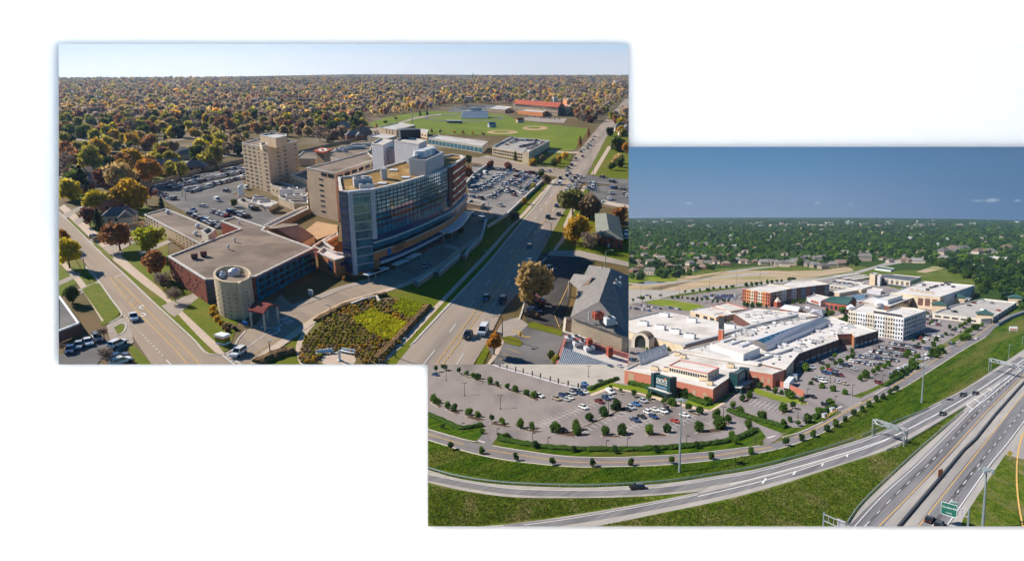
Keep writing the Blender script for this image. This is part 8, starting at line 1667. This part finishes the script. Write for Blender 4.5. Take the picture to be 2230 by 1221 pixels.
ts_(zf(1580,580,6.104), [(270,240,270),(345,235,265),(410,230,258),(470,222,250),(555,210,238),(610,205,230),(680,195,225),(745,188,215),(855,172,190),(900,165,185),(250,490,540,5),(350,520,555,5),(430,500,545),(475,510,550),(545,530,560),(910,470,500,6),(990,465,495,6),(1050,455,490,6),(1550,585,620,7),(1350,610,645,6),(1410,620,655,7),(1530,725,760,9),(1590,705,745,8)], 'green tree round the apartment blocks and the town square', 'trees round the apartments', LG, 4.4,0)
# houses beyond the dirt field
z3h = zf(1360,320,4.07)
HL = [(85,1110,1.2),(225,1130,1.3),(140,1140,.9),(140,1070,1),(230,1040,1.2),(120,1030,1),(390,1065,1.1),(470,1090,1.1),(565,1100,1.2),(690,1080,1.2),(580,1050,1.1),(780,1005,1.1),(360,1030,1),(700,990,1),(530,965,1),(600,958,1),(740,1050,1.1),(800,1035,1),(900,1048,1.2),(985,1020,1.1),(1060,1032,1.2),(1165,1025,1),(175,970,1),(290,975,1),(65,985,1),(330,1000,1),(440,1000,1),(500,1015,1),(640,1010,1),(680,1035,1),(150,900,1.1),(230,880,1),(310,895,1),(200,905,1),(480,880,1),(590,865,1),(660,865,1),(720,870,1.1),(850,880,1),(920,965,1),(1030,965,.9),(1070,935,1),(1160,905,1),(960,890,.9),(850,970,.9),(1540,870,.9),(1560,900,.9),(1420,960,.9)]
HLN = ('brown roofed', 'grey roofed', 'tan roofed')
for i, (x, y, s) in enumerate(HL): p_ = z3h(x, y); house(R, *p_, f'{HLN[i % 3]} house in the estate beyond the dirt field', 'houses of the estate beyond the dirt field', i % 3, rg2.uniform(-.7,.7), s * .95,('house_brick', 'house_wall', 'house_wall')[i % 3], ('shingle_brown', 'shingle_grey', 'shingle_brown')[i % 3], y > 1000)
for i, (x, y) in enumerate([(1230,1045),(1270,1040),(1320,1045),(1370,1055),(1420,1060),(1460,1050),(1500,1035),(1540,1045),(1590,1045),(1640,1060),(1690,1070),(1560,1010),(1610,1005),(1700,1005),(1750,1000),(1760,1080)]): p_ = z3h(x, y); house(R, *p_, 'grey gabled townhouse in the terrace behind the back road', 'townhouses behind the back road', 1, rg2.uniform(-.3,.3),1.15,'house_wall', 'shingle_grey', False)
for i, (x, y, s, l) in enumerate([(60,700,1.4,'long tan'),(130,700,1.4,'long tan'),(170,570,1,'brown'),(240,635,1.1,'white'),(360,645,1.7,'large grey'),(480,595,1,'grey'),(440,615,1.1,'grey'),(300,590,1.1,'tan'),(400,580,1.1,'white'),(540,635,1,'pale'),(760,620,1,'pale'),(740,660,1.2,'grey'),(870,665,1.4,'blue grey'),(895,585,1.2,'brown'),(1120,590,2.2,'long dark'),(1200,555,2.2,'long grey'),(1290,560,1.8,'long grey'),(1450,580,1.8,'long dark'),(1550,575,1.8,'long dark'),(1710,545,1.6,'white'),(1110,640,1.3,'white'),(1460,655,1.2,'orange'),(600,660,.9,'grey'),(140,605,1,'grey'),(1350,605,1.3,'brown')]): p_ = z18(x, y); house(R, *p_, f'{l} building among the trees above the hotel', 'buildings among the trees above the hotel', i % 3, rg2.uniform(-.4,.4), s * 1.0,'house_wall', ('shingle_grey', 'shingle_brown')[i % 2], False)
rwing('strip_mall', 'long tan strip of shops far right beyond the woods', [(2150,560),(2230,571),(2250,566),(2165,556)], (2230,576,571),'cream', 'roof_pale', [(0,1, us(9,.05,.95),(.4,),.07,.5,'brick_orange')]); rwing('shed_roof', 'long white roofed shed far right beyond the woods', [(2108,578),(2158,584),(2166,580),(2118,575)], (2158,588,584),'metal_white', 'roof_white'); rwing('green_shed', 'low shed with a green roof above the hotel', [(1905,584),(1940,588),(1948,584),(1914,579)], (1940,592,588),'metal_white', 'roof_green')
# woods
WREG = [(1369,478),(1500,476),(1700,475),(1900,476),(2050,478),(2235,482),(2235,690),(2215,662),(2140,642),(2128,622),(2060,588),(2000,566),(1930,562),(1880,575),(1850,584),(1790,586),(1700,580),(1600,578),(1540,590),(1480,604),(1370,612)]
HMASK = [z3h(x, y) + (4.6,) for x, y, s in HL] + [z3h(x, y) + (5.5,) for x, y in ((1230,1045),(1320,1045),(1420,1060),(1500,1035),(1590,1045),(1690,1070),(1750,1000))] + [z18(x, y) + (8,) for x, y in ((60,700),(360,645),(870,665),(1120,590),(1200,555),(1450,580),(1550,575),(1700,600),(1500,620),(1400,600),(1600,640),(1450,700),(540,715),(700,700))]
nearR, farR = [], []
y = 690.0
while y > 478:
    d = max(2.6, y - 462.0); rr = 5.2 / 85.0 * d
    if y < 520: rr *= 1.25
    x = 1362 + rg.uniform(0, rr)
    while x < 2240:
        xx, yb = x + rg.normal() * rr * .4, y + rg.normal() * rr * .25
        if inside(WREG, xx, yb) and not any(abs(xx - hx) < hr and -2.2 < yb - hy < hr * .9 for hx, hy, hr in HMASK):
            open_ = yb > 548 and xx < 1800
            if rg.random() < (.5 if open_ else .93): (nearR if yb > 548 else farR).append((xx, yb, rr * rg.uniform(.65,1.3)))
        x += rr * rg.uniform(1.25,1.9)
    y -= max(.8, rr * .7)
nearR.sort(key=lambda t: -t[1]); farR += nearR[230:]; nearR = nearR[:230]
print('nearR', len(nearR),'farR', len(farR))
for (x, y, r) in nearR: tree(R, x, y - r * .9, y, r, random.choice(['leaf', 'leaf_dark', 'leaf_dark', 'leaf_light', 'leaf_blue']),('green tree in the dense wood at the right edge' if x > 2050 else 'green tree between the houses beyond the dirt field'),'trees of the right hand wood' if x > 2050 else 'trees between the estate houses', 'round', 1 if r > 8 else 0, name='woodland_tree')
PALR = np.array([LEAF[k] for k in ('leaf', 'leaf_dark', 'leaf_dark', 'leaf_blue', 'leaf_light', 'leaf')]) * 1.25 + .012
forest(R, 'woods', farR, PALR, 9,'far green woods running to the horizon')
rg3 = np.random.default_rng(8)
for i in range(90):
    far_ = i % 2 == 0; y = rg3.uniform(481,496) if far_ else rg3.uniform(497,545); x = rg3.uniform(1372,2228)
    w = R.mpp(x, y) * (rg3.uniform(4,20) if far_ else rg3.uniform(3,6)); q = R.P(x, y); h = R.mpp(x, y) * rg3.uniform(1.4,2.6) + (6 if far_ else 7)
    t = thing(R, 'distant_building', 'long pale warehouse on the far plain' if far_ else 'small pale house among the far woods', 'building', q, 'pale warehouses on the far plain' if far_ else 'pale houses among the far woods', rg3.uniform(-.2,.2)); dd = w * .4
    mb = MB(); mb.side([(-w / 2,-dd),(w / 2,-dd),(w / 2, dd),(-w / 2, dd)], 0, h); part('wall', mb, ['metal_white', 'cream', 'house_wall'][i % 3], t); mb = MB(); mb.cap([(-w / 2,-dd),(w / 2,-dd),(w / 2, dd),(-w / 2, dd)], h); part('roof', mb, 'roof_white' if far_ else 'shingle_grey', t)
for x, y, ty, l in ((1798,493,484,'left'),(1847,488,480,'middle'),(1997,489,481,'right')):
    q = R.P(x, y); h = R.H(x, y, ty); w = R.mpp(x, y); t = thing(R, 'water_tower', f'tiny white water tower on the far plain, {l} one of three', 'water tower', q); mb = MB(); mb.tube((0,0,0),(0,0, h * .7), w * .7, w * .5); part('shaft', mb, 'metal_white', t); mb = MB(); mb.tube((0,0, h * .65),(0,0, h * .82), w * .8, w * 2.2,10); mb.tube((0,0, h * .82),(0,0, h), w * 2.2, w * .8,10); part('tank', mb, 'white_letter', t)
# ================================================================== skies, white page lit from behind, air
def campt(px, py, D):
    return camo_pos + (FWD + RGT * ((px - CX) / FPX) - UPV * ((py - CY) / FPX)) * D
camo_pos = Vector((0,0, H_L))
def lin(c): return tuple(((v / 255) / 12.92 if v / 255 <= .04045 else (((v / 255) + .055) / 1.055) ** 2.4) for v in c)
def sky_sheet(name, rect, D, rows, x0, x1, clouds=False, k=1.0):
    """a backdrop of open sky; rows: [(v, left colour, right colour)] from the horizon up"""
    a, b, c, d = rect
    me = bpy.data.meshes.new(name); me.from_pydata([tuple(campt(*p, D)) for p in ((a, d),(c, d),(c, b),(a, b))], [], [(0,1,2,3)])
    m = bpy.data.materials.new(name); m.use_nodes = True; nt = m.node_tree; N, K = nt.nodes, nt.links; N.clear()
    tc = N.new('ShaderNodeTexCoord'); sp = N.new('ShaderNodeSeparateXYZ'); K.new(tc.outputs['Generated'], sp.inputs[0])
    ramps = []
    for side in (1,2):
        r = N.new('ShaderNodeValToRGB'); K.new(sp.outputs['Z'], r.inputs[0]); el = r.color_ramp.elements
        while len(el) < len(rows): el.new(.5)
        for e, row in zip(el, rows): e.position = row[0]; e.color = (*[v * k / GAIN for v in lin(row[side])], 1)
        ramps.append(r)
    mr = N.new('ShaderNodeMapRange'); mr.inputs['From Min'].default_value = x0; mr.inputs['From Max'].default_value = x1; mr.interpolation_type = 'SMOOTHSTEP'; K.new(sp.outputs['X'], mr.inputs[0])
    mx = N.new('ShaderNodeMix'); mx.data_type = 'RGBA'; K.new(mr.outputs[0], mx.inputs['Factor']); K.new(ramps[0].outputs[0], mx.inputs['A']); K.new(ramps[1].outputs[0], mx.inputs['B']); col = mx.outputs['Result']
    if clouds:
        for (u, v, ru, rv, k) in clouds:
            mp = N.new('ShaderNodeMapping'); mp.vector_type = 'TEXTURE'; mp.inputs['Location'].default_value = (u, .5, v); mp.inputs['Scale'].default_value = (ru, 10, rv); mp.inputs['Rotation'].default_value = (0,.18,0); K.new(tc.outputs['Generated'], mp.inputs[0])
            g = N.new('ShaderNodeTexGradient'); g.gradient_type = 'SPHERICAL'; K.new(mp.outputs[0], g.inputs[0])
            nz = N.new('ShaderNodeTexNoise'); nz.inputs['Scale'].default_value = 90; nz.inputs['Detail'].default_value = 5; K.new(tc.outputs['Generated'], nz.inputs[0])
            ml = N.new('ShaderNodeMath'); ml.operation = 'MULTIPLY'; K.new(g.outputs['Fac'], ml.inputs[0]); K.new(nz.outputs['Fac'], ml.inputs[1])
            m2 = N.new('ShaderNodeMath'); m2.operation = 'MULTIPLY'; m2.use_clamp = True; m2.inputs[1].default_value = k; K.new(ml.outputs[0], m2.inputs[0])
            x = N.new('ShaderNodeMix'); x.data_type = 'RGBA'; x.inputs['B'].default_value = (*[v_ / GAIN for v_ in lin((190,205,228))], 1); K.new(m2.outputs[0], x.inputs['Factor']); K.new(col, x.inputs['A']); col = x.outputs['Result']
    em = N.new('ShaderNodeEmission'); K.new(col, em.inputs[0]); out = N.new('ShaderNodeOutputMaterial'); K.new(em.outputs[0], out.inputs[0])
    m.cycles.emission_sampling = 'NONE'; me.materials.append(m)
    o = bpy.data.objects.new(name, me); COL.objects.link(o); o['kind'] = 'structure'; return o
sky_sheet('sky', (128,96,1369,215),11000, [(0,(252,252,252),(206,206,210)),(.40,(252,252,252),(206,206,210)),(.75,(240,243,246),(200,205,213)),(1,(219,230,240),(178,200,217))], .1,.95, k=1.75)
sky_sheet('sky', (1369,320,2300,520),11000, [(0,(160,176,208),(98,134,180)),(.22,(152,172,206),(92,130,176)),(.5,(130,160,202),(70,118,168)),(.8,(80,142,192),(46,106,160)),(1,(48,124,186),(30,88,144))], .3,1.0,
          [(.140,.385,.012,.022,2.2),(.442,.39,.012,.02,2.0),(.52,.372,.01,.016,1.4),(.85,.42,.02,.03,3.2),(.815,.415,.02,.02,1.6),(.91,.415,.012,.02,1.8)])
# the white page behind both slabs: a diffuser sheet lit by an added panel, edges shaded by added boards
def flat(name, rect, D, m):
    a, b, c, d = rect; me = bpy.data.meshes.new(name); me.from_pydata([tuple(campt(*p, D)) for p in ((a, d),(c, d),(c, b),(a, b))], [], [(0,1,2,3)]); me.materials.append(m); o = bpy.data.objects.new(name, me); COL.objects.link(o); o['kind'] = 'structure'; return o
mt = bpy.data.materials.new('diffuser_sheet'); mt.use_nodes = True; N = mt.node_tree.nodes; N.clear(); tr = N.new('ShaderNodeBsdfTranslucent'); tr.inputs[0].default_value = (.95,.95,.95,1); ot = N.new('ShaderNodeOutputMaterial'); mt.node_tree.links.new(tr.outputs[0], ot.inputs[0])
me_ = bpy.data.materials.new('added_light_panel'); me_.use_nodes = True; N = me_.node_tree.nodes; N.clear(); em = N.new('ShaderNodeEmission'); em.inputs[0].default_value = (1,1,1,1); em.inputs[1].default_value = PANEL; ot = N.new('ShaderNodeOutputMaterial'); me_.node_tree.links.new(em.outputs[0], ot.inputs[0])
dm('board_black', (.01,.01,.01), scale=.01)
D0 = 11600.0
flat('white_page', (-260,-200,2500,1430), D0, mt)
flat('added_page_light', (-300,-240,2540,1470), D0 + 260, me_)  # added emitter, only there to make the page white
flat('edge_shade_board', (128,97,1369,793), D0 + 100, M['board_black'])  # unseen board, added to cast soft shade round the left slab
flat('edge_shade_board', (932,320,2300,1146), D0 + 101, M['board_black'])  # the same added blocker for the right slab

# ================================================================== trim both slabs at their cut edges
bpy.context.view_layer.update()
def plane_n(kind, v):
    """inward normal, through the viewpoint, of a vertical (x) or horizontal (y) cut at a pixel"""
    if kind == 'x': d = FWD + RGT * ((v - CX) / FPX); return UPV.cross(d)           # points to smaller x
    d = FWD - UPV * ((v - CY) / FPX); return RGT.cross(d)                            # points to smaller y (up)
def topx(v):
    q = v - camo_pos; dd = max(1e-3, q.dot(FWD)); return CX + FPX * q.dot(RGT) / dd, CY - FPX * q.dot(UPV) / dd
cut, gone = 0, []
for o in list(SC.objects):
    if o.type != 'MESH' or o.name not in OWN: continue
    W = OWN[o.name]; MW = o.matrix_world
    bb = [topx(MW @ Vector(c)) for c in o.bound_box]
    x0, x1, y0, y1 = min(p[0] for p in bb), max(p[0] for p in bb), min(p[1] for p in bb), max(p[1] for p in bb)
    pl = []
    if W is WL: lims = [('x', 128,1),('x', 1369,-1),('y', 793,-1)]
    else:
        bx, by = (x0 + x1) / 2,(y0 + y1) / 2
        lims = [('y', 1145,-1)]
        if y1 - y0 > 60 and x0 < 1369 < x1 and y0 < 793 < y1: lims.append(('x', 932,1))     # large sheets were already cut to the outline
        elif bx >= 1369 or (by < 793 and x1 > 1369 and (1369 - x0) / max(1, x1 - x0) < (793 - y0) / max(1, y1 - y0)): lims += [('x', 1369,1)] if y0 < 793 else [('x', 932,1)]
        else: lims += [('x', 932,1),('y', 793,1)]
    for k, v, sgn in lims:
        lo, hi = (x0, x1) if k == 'x' else (y0, y1)
        if (sgn > 0 and lo < v - .02) or (sgn < 0 and hi > v + .02): pl.append((k, v, sgn, (hi < v) if sgn > 0 else (lo > v)))
    if not pl: continue
    if any(p[3] for p in pl) and not o.children: gone.append(o); continue
    if o.data.users > 1: o.data = o.data.copy()
    bm = bmesh.new(); bm.from_mesh(o.data); inv = MW.inverted()
    for k, v, sgn, _ in pl:
        n = plane_n(k, v); n = n if sgn < 0 else -n
        nl = (MW.to_3x3().transposed() @ n).normalized()
        bmesh.ops.bisect_plane(bm, geom=bm.verts[:] + bm.edges[:] + bm.faces[:], plane_co=inv @ camo_pos, plane_no=-nl, clear_outer=True)
    if bm.verts: bm.to_mesh(o.data); o.data.update(); cut += 1
    else: gone.append(o)
    bm.free()
for o in gone: bpy.data.objects.remove(o)
empt = [o for o in SC.objects if o.type == 'EMPTY' and not o.children]
for o in empt: bpy.data.objects.remove(o)
print('trimmed', cut, 'dropped', len(gone), len(empt),'objects', len(SC.objects))
print('tris', sum(len(m.polygons) * m.users for m in bpy.data.meshes))

# ------------------------------------------------------------------ air: one even volume round everything
hz = bpy.data.materials.new('air'); hz.use_nodes = True; N = hz.node_tree.nodes; N.clear(); pv = N.new('ShaderNodeVolumePrincipled'); pv.inputs['Color'].default_value = (.52,.76,1,1); pv.inputs['Density'].default_value = HAZE; pv.inputs['Anisotropy'].default_value = .3; ot = N.new('ShaderNodeOutputMaterial'); hz.node_tree.links.new(pv.outputs[0], ot.inputs['Volume']); hz.cycles.homogeneous_volume = True
mb = MB(); mb.box(-9000,-60,-2100,9500,10200,420); me = mb.mesh('haze', [hz]); o = bpy.data.objects.new('haze', me); o['kind'] = 'stuff'
COL.objects.link(o)
for nm in ('hospital_district', 'mall_district'): SLAB[nm + ' and air'].objects.link(o)
